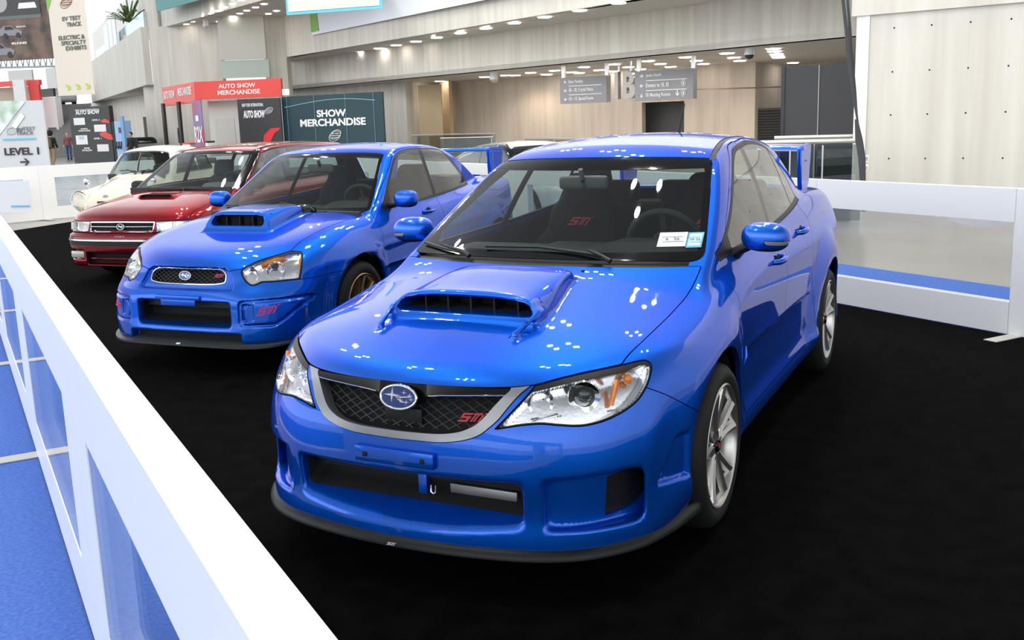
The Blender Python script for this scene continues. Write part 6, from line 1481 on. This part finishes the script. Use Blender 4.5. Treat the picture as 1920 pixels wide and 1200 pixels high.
# directory kiosk
A, B = (-38.72, -47.34), (-38.85, -44.27)
k_ = board('directory_board', 'tall black directory board with white map panels', 'sign', A, B, 0, 3.16, BLACKP, .3)
dz = lambda py: (9.21)+((-21.04)-(9.21))*py/1000
_txt(k_, 'NEW YORK INTERNATIONAL', A, B, .47, dz(206), 1.296, WHITEP, 'lettering', .02, h=.10); _txt(k_, 'AUTO SHOW', A, B, .47, dz(210.5), 1.296, WHITEP, 'lettering', .02, h=.24, bold=.05)
for u, pz, w_, h_ in ((.24, 227, 28, 13), (.74, 241, 29, 13), (.25, 262, 29, 17), (.76, 278, 28, 13)):
    flat(k_, 'map_panel', rect(0.031*w_, 0.031*h_), A, B, u, dz(pz), WHITEP); 
flat(k_, 'map_blue', rect(.42, .18), A, B, .25, dz(258), mat('map_print_blue', (.45, .62, .78), .5), .024)
for s, u, pz, w_ in (('LEVEL 3', .66, 225.5, 13), ('NORTH\nCONCOURSE', .34, 243, 21), ('LEVEL 1', .66, 260, 13), ('RIVER\nPAVILION', .36, 280, 17)): _txt(k_, s, A, B, u, dz(pz), 0.031*w_, WHITEP, 'lettering', .022, bold=.04)
flat(k_, 'red_car_print', [(-.45, .15), (.0, .28), (.5, .05), (.55, -.22), (.2, -.2), (-.3, .0)], A, B, .85, dz(256), REDP, .022); flat(k_, 'red_car_print', [(-.3, .05), (.1, .16), (.4, .02), (.4, -.1), (-.1, -.06)], A, B, .86, dz(229), REDP, .022)
# EV sign behind the back barrier
A, B = (-10.27, -17.40), (-10.76, -15.69)
e = board('wayfinding_board', 'white board reading EV TEST TRACK and LEVEL 1 with a black arrow', 'sign', A, B, 0, 2.30, mat('white_board', (.60, .62, .645), .5), .05)
LW = (Vector(B)-Vector(A)).length; ev = lambda px: (px+62)/147.
ez = lambda py: (4.32)+((-6.32)-(4.32))*py/1000
GREY3 = mat('grey_lettering', (.16, .17, .18), .5); NAVY = mat('near_black_print', (.02, .015, .03), .5)
_txt(e, 'EV', A, B, ev(39), ez(243.5), 0.130, GREY3, 'lettering', .02, h=.075, bold=.045); _txt(e, 'TEST', A, B, ev(56.5), ez(242), 0.228, GREY3, 'lettering', .02, h=.075, bold=.0); _txt(e, 'TRACK', A, B, ev(48), ez(250), 0.315, GREY3, 'lettering', .02, h=.075, bold=.0)
bm = bmesh.new()
for dy in (-.05, 0, .05): M = face_m(A, B, ev(22), ez(246)+dy, .016); box(bm, (0, 0, 0), (.19, .004, .004), M)
M = face_m(A, B, ev(24), ez(246), .016); tube(bm, [M @ Vector((.11*math.cos(t), .07*math.sin(t)+.02*math.cos(t), 0)) for t in np.arange(21)*2*math.pi/20], .003, 5, False); bobj('oval_logo', bm, GREY3, e)
flat(e, 'blue_rule', rect(0.738, .035), A, B, ev(36), ez(261), mat('sky_blue_print', (.14, .48, .72), .5)); _txt(e, 'LEVEL 1', A, B, ev(39), ez(284), 0.629, NAVY, 'lettering', .02, bold=.025)
flat(e, 'black_arrow', [(-.10, -.014), (.045, -.014), (-.01, -.069), (.03, -.069), (.105, 0), (.03, .075), (-.01, .075), (.045, .018), (-.10, .018)], A, B, ev(41), ez(304.5), NAVY, .02)
flat(e, 'photo_corner', [(-.75, -.72), (.02, .02), (-.2, .05), (-.75, .05)], A, B, ev(54), 2.30-.04, mat('leafy_photo', (.35, .50, .36), .6, noise=(4, (.75, .82, .80), 0)), .012)
flat(e, 'bottle_print', [(-.30, -.34), (-.21, -.40), (.02, -.16), (-.06, -.08)], A, B, ev(50), 2.21-.06, mat('pale_print', (.80, .86, .83), .5), .018)
# poster taped inside the back barrier
A, B = (-8.74, -15.05), (-8.97, -14.12)
q = sheet('notice_poster', lambda bm: wall(bm, A, B, .23, .80, .01), mat('poster_white', (.74, .76, .80), .5), 'pale poster with blue rule low on the back barrier', None, None, 'poster'); flat(q, 'blue_rule', rect(0.391, .03), A, B, .77, .345, bpy.data.materials['sky_blue_print'], .012)
# hanging banners
A, B = (-22.13, -28.56), (-22.24, -26.90)
h_ = board('hanging_banner', 'white hanging banner reading EV TEST TRACK and ELECTRIC & SPECIALTY EXHIBITS', 'banner', A, B, 2.96, 7.6, BANNER, .03)
hz = lambda py: (6.21)+((-12.04)-(6.21))*py/1000
for s, px_, py_, w_ in (('EV TEST', 142, 36, 31), ('TRACK', 146, 47, 25), ('ELECTRIC &', 138, 70.5, 44), ('SPECIALTY', 141, 80.5, 42), ('EXHIBITS', 145, 90.5, 35)): _txt(h_, s, A, B, (px_-97)/74., hz(py_), 0.019*w_, OLIVE, 'lettering', .02, h=.145)
for k, px_ in enumerate((120, 140, 160)): flat(h_, 'green_arrow', [(a*.75, b*.75) for a, b in ((-.13, .15), (-.07, .15), (.06, .02), (.06, .10), (.12, .06), (.12, -.12), (-.08, -.12), (-.04, -.06), (.03, -.06), (-.13, .10))], A, B, (px_-97)/74., hz(163), LIME)
globe(h_, A, B, .52, hz(6), .26, mat('brown_print', (.30, .12, .08), .5)); flat(h_, 'leaf_corner', [(-.2, -.4), (.1, .15), (.1, .5), (-.2, .5)], A, B, .10, hz(0), bpy.data.materials['leaf_green'])
A, B = (-28.16, -41.34), (-29.05, -36.64)
p_ = board('hanging_poster', 'large dark hanging photo poster of two off-road cars at top left', 'banner', A, B, 4.97, 9.5, mat('forest_photo', (.035, .022, .018), .5, noise=(1.6, (.17, .105, .075), 0)), .03)
pz = lambda py: (7.59)+((-15.87)-(7.59))*py/1000
flat(p_, 'road_band', rect(3.9, .42), A, B, .5, pz(27), mat('asphalt_print', (.14, .14, .14), .6)); flat(p_, 'black_band', rect(3.9, .9), A, B, .5, pz(10), BLACKP, .016)
CARP = mat('car_print', (.22, .23, .26), .5); DKP = mat('dark_print', (.012, .012, .014), .5)
for px_, py_, sc in ((22, 58, .62), (0, 92, .72)):
    flat(p_, 'car_print', [(x*sc, y*sc) for x, y in ((-1.0, -.25), (.85, -.30), (1.0, -.05), (.75, .12), (.35, .18), (.1, .42), (-.6, .42), (-1.0, .15))], A, B, (px_+70)/167., pz(py_), CARP, .016)
    for dx in (-.5, .6): flat(p_, 'tyre_print', [(.2*sc*math.cos(t)+dx*sc, .2*sc*math.sin(t)-.28*sc) for t in np.arange(12)*math.pi/6], A, B, (px_+70)/167., pz(py_), DKP, .021)
    flat(p_, 'window_print', [(x*sc, y*sc) for x, y in ((-.5, .12), (.3, .14), (.06, .36), (-.5, .36))], A, B, (px_+70)/167., pz(py_), DKP, .021)
flat(p_, 'wheel_print', [(.42*math.cos(t), .42*math.sin(t)) for t in np.arange(24)*math.pi/12], A, B, 77/167., pz(4), mat('wheel_print_grey', (.35, .35, .36), .4), .022)
flat(p_, 'plate_print', [(-.5, -.12), (.5, -.12), (.42, .12), (-.42, .12)], A, B, 128/167., pz(12), WHITEP, .022); _txt(p_, '4RUNNER', A, B, 105/167., pz(80), 0.646, WHITEP, 'lettering', .02); _txt(p_, 'SEQUOIA', A, B, 112/167., pz(50), 0.383, WHITEP, 'lettering', .02)
A, B = (-22.37, -18.45), (-22.78, -15.20)
hb = board('hanging_banner', 'white hanging banner with blue edge at the top centre', 'banner', A, B, 5.02, 7.5, CYAN, .03); L_ = (Vector(B)-Vector(A)).length; flat(hb, 'white_face', [(-L_/2+.08, .09), (L_/2-.08, .09), (L_/2-.08, 2.5), (-L_/2+.08, 2.5)], A, B, .5, 5.02, BANNER)
# hanging direction signs
def hang_sign(label, A, B, z0, z1, rows, posts):
    g = board('hanging_sign', label, 'sign', A, B, z0, z1, GREYM, .35); H_ = (z1-z0)/3; L = (Vector(B)-Vector(A)).length
    for k, (ar, s, w) in enumerate(rows):
        z = z1-H_*(k+.5); _txt(g, s, A, B, .20, z, w, WHITEP, 'lettering', .02, h=H_*.50 if 'g' in s or 'y' in s or ',' in s else H_*.40, align='LEFT')
        M = face_m(A, B, .125, z, .02) @ Matrix.Rotation({'<': math.pi, '>': 0, 'v': -math.pi/2}[ar], 4, 'Z'); bm = bmesh.new(); a = H_*.2
        for P in ([(-a, -.02), (a, -.02), (a, .02), (-a, .02)], [(a+.02, 0), (a*.2, a*.9), (a*.2-.03, a*.75), (a-.05, 0)], [(a+.02, 0), (a-.05, 0), (a*.2-.03, -a*.75), (a*.2, -a*.9)]): prism(bm, P, M, .004)
        bobj('arrow', bm, WHITEP, g)
        if k < 2: flat(g, 'rule', rect(L*.70, .03), A, B, .55, z1-H_*(k+1), WHITEP)
    for u in posts:
        M = face_m(A, B, u, 0, -.17); p = M.translation; bm = bmesh.new(); box(bm, (p.x, p.y, (z1+ZS)/2), (.14, .14, ZS-z1+.1)); bobj('hanger', bm, STEELR, g)
    return g
hang_sign('grey hanging sign with arrows to River Pavilion and Crystal Palace', (-36.24, -15.23), (-35.85, -13.00), 2.23, 3.30, (('<', 'River Pavilion', 0.597), ('<', '3B – 3E, Crystal Palace', 1.018), ('<', '1D – 1E, Special Events', 1.018)), (.04, .97))
g = hang_sign('grey hanging sign with arrows to Javits North and 1B Meeting Rooms', (-34.61, -11.36), (-34.22, -8.91), 2.21, 3.33, (('>', 'Javits North', 0.594), ('<', 'Elevator to 1B, 3B', 0.881), ('v', '1B Meeting Rooms', 0.942)), (.04, .97))
A, B = (-34.61, -11.36), (-34.22, -8.91)
for pz_ in (156, 174.5):
    zz = (5.91)+((-14.01)-(5.91))*pz_/1000; M = face_m(A, B, .84, zz, .02); bm = bmesh.new(); tube(bm, [M @ Vector((.085*math.cos(t), .12*math.sin(t), 0)) for t in np.arange(17)*math.pi/8], .012, 5, False); prism(bm, [(-.03, -.07), (.03, -.07), (.03, .06), (-.03, .06)], M, .005); bobj('pictogram', bm, WHITEP, g)
flat(g, 'down_arrow', [(-.02, .12), (.02, .12), (.02, -.04), (.08, .02), (.08, -.03), (0, -.12), (-.08, -.03), (-.08, .02), (-.02, -.04)], A, B, .74, 2.45, WHITEP)
A, B = (-35.55, -12.68), (-35.38, -11.63)
me = text_mesh('sign_letters', '1B', 1., .12, .03); ys = [v.co.y for v in me.vertices]; k = (1.072)/(max(ys)-min(ys)); me.transform(Matrix.Diagonal((k*.72, k, 1, 1))); me.transform(face_m(A, B, .5, 2.80, -.1)); lt = link('sign_letters', me, mat('glossy_sign_grey', (.34, .31, .29), .2, .4)); 
for v_ in (-.22, .3): M = face_m(A, B, .5+v_, 0, -.1); bm = bmesh.new(); box(bm, (M.translation.x, M.translation.y, ZS-.15), (.05, .05, .5)); bobj('hanger', bm, STEELR, lt)
tag(lt, 'large metal characters 1B between the two grey hanging signs', 'sign')
# downlights
GL = {'lobby': 'downlights in the lower lobby soffit', 'upper': 'downlights along the upper soffit', 'left': 'downlights in the ceiling above the booth'}
LBL = {'lobby': 'round downlight in the low lobby soffit around the hanging signs', 'upper': 'round downlight in the soffit below the huge pale banner', 'left': 'small downlight in the ceiling above the red booth header'}
_l = {}
def downlight(p, key, r):
    if key not in _l:
        bm = bmesh.new(); lathe(bm, [(0, -.02), (r, -.02), (r*1.12, -.03), (r*1.15, .0)], 'Z', 20); me = bm_mesh('ceiling_light', bm); me.materials.append(LAMP); _l[key] = me
    o = bpy.data.objects.new('ceiling_light', _l[key]); COL.objects.link(o); o.location = p; tag(o, LBL[key], 'light', GL[key])
for p in ((-44.18, -25.57), (-42.14, -21.84), (-41.68, -20.43), (-42.19, -20.15), (-40.44, -18.50), (-42.78, -18.74), (-39.70, -16.95), (-43.11, -18.83), (-42.02, -17.07), (-43.21, -17.16), (-38.15, -14.89), (-41.39, -15.43), (-43.36, -15.50), (-37.19, -13.13), (-40.18, -13.57), (-42.74, -13.86), (-36.26, -11.34), (-38.98, -11.70), (-41.98, -12.17), (-35.17, -9.47), (-38.05, -9.86), (-40.95, -10.36), (-34.13, -7.62), (-37.23, -8.11), (-39.92, -8.51), (-33.06, -5.71), (-34.68, -6.00), (-36.49, -6.29), (-37.84, -6.52), (-39.08, -6.72), (-44.34, -7.12)): downlight((p[0], p[1], ZS), 'lobby', .22)
for p in ((-41.30, -28.45), (-39.97, -26.56), (-41.44, -26.93), (-38.89, -24.88), (-37.72, -23.06), (-36.55, -21.27), (-35.32, -19.40), (-34.15, -17.57), (-32.96, -15.71), (-31.74, -13.87), (-30.52, -11.97), (-29.27, -10.07)): downlight((p[0], p[1], ZU), 'upper', .22)
for p in ((-41.05, -39.99), (-40.20, -38.77), (-39.39, -37.59), (-38.64, -36.45), (-37.94, -35.34), (-37.26, -34.27), (-36.27, -32.95), (-35.52, -31.82), (-34.67, -30.57), (-41.20, -37.73), (-40.51, -36.63), (-39.72, -35.49), (-38.91, -34.29), (-38.12, -33.16), (-37.33, -31.94), (-36.49, -30.72), (-42.20, -36.71), (-41.48, -35.61), (-40.61, -34.37), (-39.99, -33.32), (-39.20, -32.16)): downlight((p[0], p[1], ZL), 'left', .13)
for p in ((-57.74, -63.42), (-57.57, -62.30), (-56.96, -61.25), (-56.79, -60.72), (-54.12, -56.91), (-53.64, -55.99)): downlight((p[0], p[1], 4.28), 'lobby2', .13) if 0 else None
# warm light from the lobby downlights
for x, y, z, e in ((-40, -14, 3.6, 260), (-39, -9.5, 3.6, 260), (-38, -5, 3.6, 220), (-43, -20, 3.6, 220), (-36, -10.5, 3.6, 160), (-44.4, -26.6, 3.4, 70)):
    ld = bpy.data.lights.new('lobby_downlight', 'SPOT'); ld.energy = e*.7; ld.color = (1, .80, .60); ld.spot_size = 2.6; ld.spot_blend = .6; ld.shadow_soft_size = .4; lo = bpy.data.objects.new('lobby_downlight', ld); COL.objects.link(lo); lo.location = (x, y, z)
# cameras on the ceiling
for q, lab, r in (((-31.82, -6.27, 3.56), 'black dome security camera under the lobby soffit right of the hanging signs', .17), ((-37.75, -19.10, 3.45), 'white dome security camera on the lobby soffit near the tan door', .2), ((-39.95, -37.59, 7.15), 'white dome camera under the ceiling above the red booth', .15)):
    rt = root('security_camera', lab, 'camera', q); bm = bmesh.new(); lathe(bm, [(0, .25 if r == .17 else .35), (r*.75, .25 if r == .17 else .35), (r, .05), (r, 0)], 'Z', 16); bobj('camera_housing', bm, WHITEP, rt); bm = bmesh.new(); lathe(bm, [(r*.95, 0), (r*.8, -r*.5), (r*.4, -r*.8), (0, -r*.85)], 'Z', 16); bobj('camera_dome', bm, BLACKP if 'black' in lab else STEELR, rt)
# railings
def railing(label, A, B, z0, z1, posts, endpost=True):
    r = root('glass_railing', label, 'railing', (0, 0, 0)); bm = bmesh.new(); tube(bm, [(A[0], A[1], z1), (B[0], B[1], z1)], .035, 12); bobj('handrail', bm, STEELR, r)
    sheet('glass_panel', lambda bm: wall(bm, A, B, z0, z1-.05, .02), RAILG, kind=None, parent=r)
    for u in posts:
        bm = bmesh.new(); box(bm, (A[0]+(B[0]-A[0])*u, A[1]+(B[1]-A[1])*u, (z0+z1)/2-.03), (.02, .02, z1-z0-.05)); bobj('glass_joint', bm, STEELR, r)
railing('long steel and glass railing running up to the concrete tower', (-11.51, -1.47), (-11.75, -0.05), 0, 1.16, (.30, .62))
railing('upper steel and glass railing in front of the black partition', (-13.78, -1.72), (-13.95, -0.43), 0, 1.17, (.5,))
railing('glass railing below the tan door', (-39.86, -24.85), (-38.06, -19.29), 0, 1.05, (.98,)); railing('short glass railing right of the tan door', (-36.04, -21.02), (-36.18, -18.43), 0, 0.93, (.97,)); railing('short railing just left of the nearest sedan roof', (-36.77, -17.18), (-34.16, -13.23), 0, 0.82, (.5,))
A, B = (-16.04, -2.05), (-15.80, -0.66)
g = sheet('partition_screen', lambda bm: wall(bm, A, B, 0, 2.43, .06), DARKG, 'charcoal fabric partition left of the concrete tower', None, None, 'partition'); flat(g, 'panel_seam', rect(.02, 2.43), A, B, .5, (2.43)/2, mat('pale_seam', (.3, .3, .3), .5))
flat(g, 'edge_post', rect(.07, 2.43), A, B, .015, (2.43)/2, BLACKP)
# straps hanging beside the tower
for nm, P, w_ in (('a', [(-11.36, -0.33, 3.10), (-11.30, -0.26, 2.66), (-11.24, -0.21, 2.30), (-11.17, -0.12, 1.79), (-11.12, -0.04, 1.39)], [.022, .026, .03, .022, .012]), ('b', [(-11.50, -0.29, 3.12), (-11.44, -0.24, 2.74), (-11.38, -0.20, 2.37), (-11.30, -0.12, 1.86), (-11.24, -0.07, 1.45)], [.018, .022, .024, .016, .012]), ('c', [(-11.13, -0.07, 1.47), (-11.09, -0.02, 1.19), (-11.06, 0.03, 0.95), (-11.01, 0.06, 0.62), (-10.98, 0.09, 0.21)], [.02, .05, .05, .04, .03])):
    bm = bmesh.new(); tube(bm, P, w_, 8, True, .5); tag(bobj('cable_sleeve', bm, DARKG), {'a': 'dark fabric cable sleeve hanging from the top, left strand beside the tower', 'b': 'thin dark fabric strand hanging right beside the longer sleeve', 'c': 'lower dark cable sleeve bent beside the white outlet boxes'}[nm], 'cable')
for py_, (x_, y_, z_) in ((298, (-11.51, 0.04, 0.91)), (315, (-11.48, 0.04, 0.78))):
    r = root('outlet_box', 'upper white outlet box on the tower edge' if py_ == 298 else 'lower white outlet box on the tower edge', 'outlet', (x_, y_, z_)); bm = bmesh.new(); box(bm, (0, 0, 0), (.05, .075, .10), None, .008); bobj('box_body', bm, WHITEP, r); bm = bmesh.new(); box(bm, (.026, 0, 0), (.004, .035, .055)); bobj('socket_face', bm, STEELR, r)
# things at the far left
A, B = (-51.74, -71.73), (-52.27, -65.94)
b = root('red_booth', 'far red and white exhibition booth at the left edge', 'booth', (0, 0, 0)); z1 = 5.88
sheet('header', lambda bm: wall(bm, A, B, z1-.4, z1, .3), REDP, kind=None, parent=b); sheet('red_column', lambda bm: wall(bm, (-51.95, -66.78), (-52.29, -66.07), 0, z1, .4), REDP, kind=None, parent=b); sheet('white_column', lambda bm: wall(bm, (-51.07, -67.42), (-51.47, -66.60), 0, z1, .3), WHITEP, kind=None, parent=b); sheet('back_panel', lambda bm: wall(bm, (-52.51, -72.68), (-53.49, -68.31), 0, z1-.4, .2), mat('beige_panel', (.50, .42, .34), .7), kind=None, parent=b)
board('dark_screen', 'dark screen on a white stand behind the hanging banner', 'screen', (-53.73, -67.73), (-53.47, -65.91), 4.61, 5.24, BLACKP, .2); board('display_stand', 'white display stand at the foot of the dark screen', 'stand', (-53.26, -67.22), (-53.42, -65.72), 0, 4.57, WHITEP, .6)
board('far_panel', 'grey panel wall beneath the far roof truss', 'panel', (-65.63, -86.29), (-65.93, -83.30), 0, 7.92, mat('pale_far_panel', (.62, .62, .60), .8), .2); board('far_panel', 'second grey panel beside the hanging banner under the truss', 'panel', (-65.07, -80.37), (-64.74, -78.69), 0, 7.84, bpy.data.materials['pale_far_panel'], .2)
for q, lab, m_ in (((-57.15, -69.76), 'far silver show car partly behind the hanging banner', 'car_silver'),):
    d = mat(m_, (.45, .47, .50) if 'silver' in m_ else (.05, .05, .06), .3, .5, 1); r = root('show_car', lab, 'car', (q[0], q[1], 4.0), 1.2)
    P = extract(lambda x, y, z: smin(rbox(x, y, z, (0, 0, .6), (2.1, .85, .35), .25), rbox(x, y, z, (-.2, 0, 1.05), (1.1, .7, .38), .3), .15), (-2.4, -1.1, .1), (2.4, 1.1, 1.7), .07); pobj('car_body', P, d, r, 0)
    for x_ in (-1.3, 1.3):
        for y_ in (-.78, .78): bm = bmesh.new(); lathe(bm, [(0, -.1), (.33, -.1), (.33, .1), (0, .1)], 'Y', 16, (x_, y_, .33)); bobj('wheel', bm, RUBBER, r)
S_('trim_13', lambda bm: wall(bm, (-59.47, -74.24), (-62.83, -72.06), 3.2, 4.0, 6), mat('landing_edge', (.55, .56, .56), .7))
A, B = (-38.13, -43.43), (-38.21, -43.25)
board('black_screen_back', 'narrow black panel right of the directory board', 'panel', A, B, 0, 2.26, BLACKP, .4)
r = root('charging_stand', 'pale blue charging stand with black cables behind the tiny cream car', 'charger', (0, 0, 0)); A, B = (-37.16, -42.16), (-37.03, -41.26)
sheet('stand_body', lambda bm: wall(bm, A, B, 0, 2.25, .4), mat('pale_blue_panel', (.32, .52, .80), .5), kind=None, parent=r); sheet('stand_edge', lambda bm: wall(bm, (-36.86, -41.37), (-36.85, -41.16), 0, 2.50, .1), mat('mid_blue_panel', (.20, .38, .70), .5), kind=None, parent=r); flat(r, 'plug_print', rect(.22, .30), A, B, .5, 1.76, BLACKP)
for px_ in range(3):
    M = face_m(A, B, .2+.22*px_, 0.90, .08); bm = bmesh.new(); tube(bm, [M @ Vector((0, .25, 0)), M @ Vector((.02, .0, .05)), M @ Vector((-.06, -.12, .05)), M @ Vector((-.14, -.02, .03))], .04, 6); bobj('charging_cable', bm, BLACKP, r)
r = root('media_stand', 'dark stand and monitor beside the pale blue charging stand', 'stand', (0, 0, 0)); sheet('stand_base', lambda bm: wall(bm, (-35.84, -39.97), (-36.01, -39.61), 0, 1.35, .5), BLACKP, kind=None, parent=r)
# ---------------------------------------------------------------- people
def person(name_label, loc, rz, h, shirt, trousers, hair, shoes, skin=(.45, .27, .19), step=.12, bag=None):
    R = root('person', name_label, 'person', loc, rz); s = h/1.75
    def cap(x, y, z, a, b, ra, rb):
        a = np.array(a)*s; b = np.array(b)*s; d = b-a; L = d@d; t = np.clip(((x-a[0])*d[0]+(y-a[1])*d[1]+(z-a[2])*d[2])/L, 0, 1); return np.sqrt((x-a[0]-t*d[0])**2+(y-a[1]-t*d[1])**2+(z-a[2]-t*d[2])**2)-(ra+(rb-ra)*t)*s
    B_ = [((0, .10, .92), (step, .11, .49), .085, .06), ((step, .11, .49), (step*.4, .11, .08), .06, .042), ((0, -.10, .92), (-step*.3, -.11, .48), .085, .06), ((-step*.3, -.11, .48), (-step*1.6, -.11, .10), .06, .042), ((step*.4-.03, .11, .04), (step*.4+.16, .12, .03), .045, .035), ((-step*1.6-.03, -.11, .05), (-step*1.6+.15, -.12, .03), .045, .035),
        ((0, 0, .95), (0, 0, 1.15), .135, .125), ((0, .06, 1.3), (0, -.06, 1.3), .125, .125), ((0, .17, 1.40), (0, -.17, 1.40), .06, .06), ((0, 0, 1.42), (.01, 0, 1.56), .055, .05), ((.015, 0, 1.62), (.02, 0, 1.67), .085, .088), ((.08, 0, 1.60), (.095, 0, 1.60), .025, .02),
        ((0, .20, 1.39), (-.04, .25, 1.12), .05, .042), ((-.04, .25, 1.12), (.08, .26, .88), .042, .032), ((0, -.20, 1.39), (.03, -.25, 1.12), .05, .042), ((.03, -.25, 1.12), (.14, -.25, .90), .042, .032)]
    for sy in (1, -1):
        hx, hz = (.08, .88) if sy > 0 else (.14, .90)
        B_.append(((hx, .26*sy, hz), (hx+.02, .26*sy, hz-.07), .035, .03))
        for k in range(4): B_.append(((hx-.02+.014*k, .26*sy, hz-.07), (hx-.02+.02*k, .25*sy, hz-.15+.008*abs(k-1.5)), .011, .008))
        B_.append(((hx+.03, .255*sy, hz-.03), (hx+.06, .24*sy, hz-.09), .012, .009))
    f = lambda x, y, z: __import__('functools').reduce(lambda p, q: smin(p, q, .035*s), [cap(x, y, z, *b) for b in B_])
    P = extract(f, (-.5*s, -.42*s, -.05), (.55*s, .42*s, 1.85*s), .024); pobj('body', P, mat('skin_tone', skin, .6), R, 0)
    X, Y, Z = P.V.T/s
    arm = (np.abs(Y) > .205)
    pobj('shirt', _clip(P, np.minimum(np.minimum(Z-.93, 1.47-Z), np.where(arm & (Z < .96), -.1, .1))).offset(.012), shirt, R, 0); X, Y, Z = P.V.T/s
    pobj('trousers', _clip(P, np.minimum(np.minimum(.97-Z, Z-.10), np.where(np.abs(Y) > .205, -.1, .1))).offset(.012), trousers, R, 0); pobj('shoes', _clip(P, .11-Z).offset(.014), shoes, R, 0)
    hd = lambda x, y, z: smax(np.sqrt((x-.0)**2+y**2+(z-1.68*s)**2)-hair[1]*s, (x-.055*s)-(z-1.66*s)*.5, .02); pobj('hair', extract(hd, (-.25, -.25, 1.45*s), (.25, .25, 1.9*s), .02), hair[0], R, 0)
    if bag:
        bm = bmesh.new(); box(bm, (-.20*s, 0, 1.20*s), (.18*s, .30*s, .46*s), None, .06, 3); bobj('backpack', bm, bag, R)
        bm = bmesh.new(); box(bm, (-.29*s, 0, 1.10*s), (.05*s, .22*s, .20*s), None, .02, 2); bobj('backpack_pocket', bm, bag, R)
    return R
DHAIR = mat('dark_hair', (.012, .009, .008), .8)
va = math.atan2(-F_.y, -F_.x)
plaid = mat('plaid_shirt', (.34, .05, .06), .8)
nt = plaid.node_tree; ck = nt.nodes.new('ShaderNodeTexChecker'); ck.inputs['Scale'].default_value = 11; ck.inputs['Color1'].default_value = (.42, .06, .07, 1); ck.inputs['Color2'].default_value = (.14, .10, .12, 1); tc = nt.nodes.new('ShaderNodeTexCoord'); nt.links.new(tc.outputs['Object'], ck.inputs['Vector']); nt.links.new(ck.outputs['Color'], nt.nodes['Principled BSDF'].inputs['Base Color'])
q = (-31.91, -40.96); person('person with dark hair and olive backpack walking away towards the stairs', (q[0], q[1], 0), va+math.pi-.2, 1.78, mat('black_shirt', (.015, .014, .016), .9), mat('khaki_trousers', (.30, .23, .15), .9), (DHAIR, .145), mat('brown_shoes', (.08, .04, .02), .7), bag=mat('olive_backpack', (.14, .11, .06), .9))
q = (-43.80, -53.64); person('person in red plaid shirt and blue jeans facing the camera by the directory board', (q[0], q[1], 0), va+.25, 1.74, plaid, mat('blue_jeans', (.06, .10, .22), .9), (mat('grey_hair', (.25, .2, .16), .8), .10), DHAIR, skin=(.62, .38, .28))
q = (-35.23, -38.99); person('person in dark jacket standing behind the dark media stand', (q[0], q[1], 0), va-.5, 1.62, mat('dark_jacket', (.02, .018, .02), .9), DHAIR, (DHAIR, .11), DHAIR, skin=(.5, .3, .22))
# far parked display behind the cream car
q = (-40.02, -43.09); r = root('show_car', 'grey show car roof seen above the tiny cream car', 'car', (q[0], q[1], 0), .9)
P = extract(lambda x, y, z: smin(rbox(x, y, z, (0, 0, .6), (2.1, .85, .35), .25), rbox(x, y, z, (-.2, 0, 1.0), (1.1, .7, .34), .3), .15), (-2.4, -1.1, .1), (2.4, 1.1, 1.6), .06); up, lo = CUT(P, lambda x, y, z: .98-z); pobj('car_body', lo, mat('car_grey', (.22, .25, .25), .3, .5, 1), r, 0); pobj('car_glass', up, GLOSS, r, 0)
for x_ in (-1.3, 1.3):
    for y_ in (-.78, .78): bm = bmesh.new(); lathe(bm, [(0, -.1), (.33, -.1), (.33, .1), (0, .1)], 'Y', 16, (x_, y_, .33)); bobj('wheel', bm, RUBBER, r)
# ---------------------------------------------------------------- the cars
mat('mirror_back', (.06, .065, .065), .5)
build_front_car(); build_second_car(); build_wagon(); build_mini(); build_coupe()
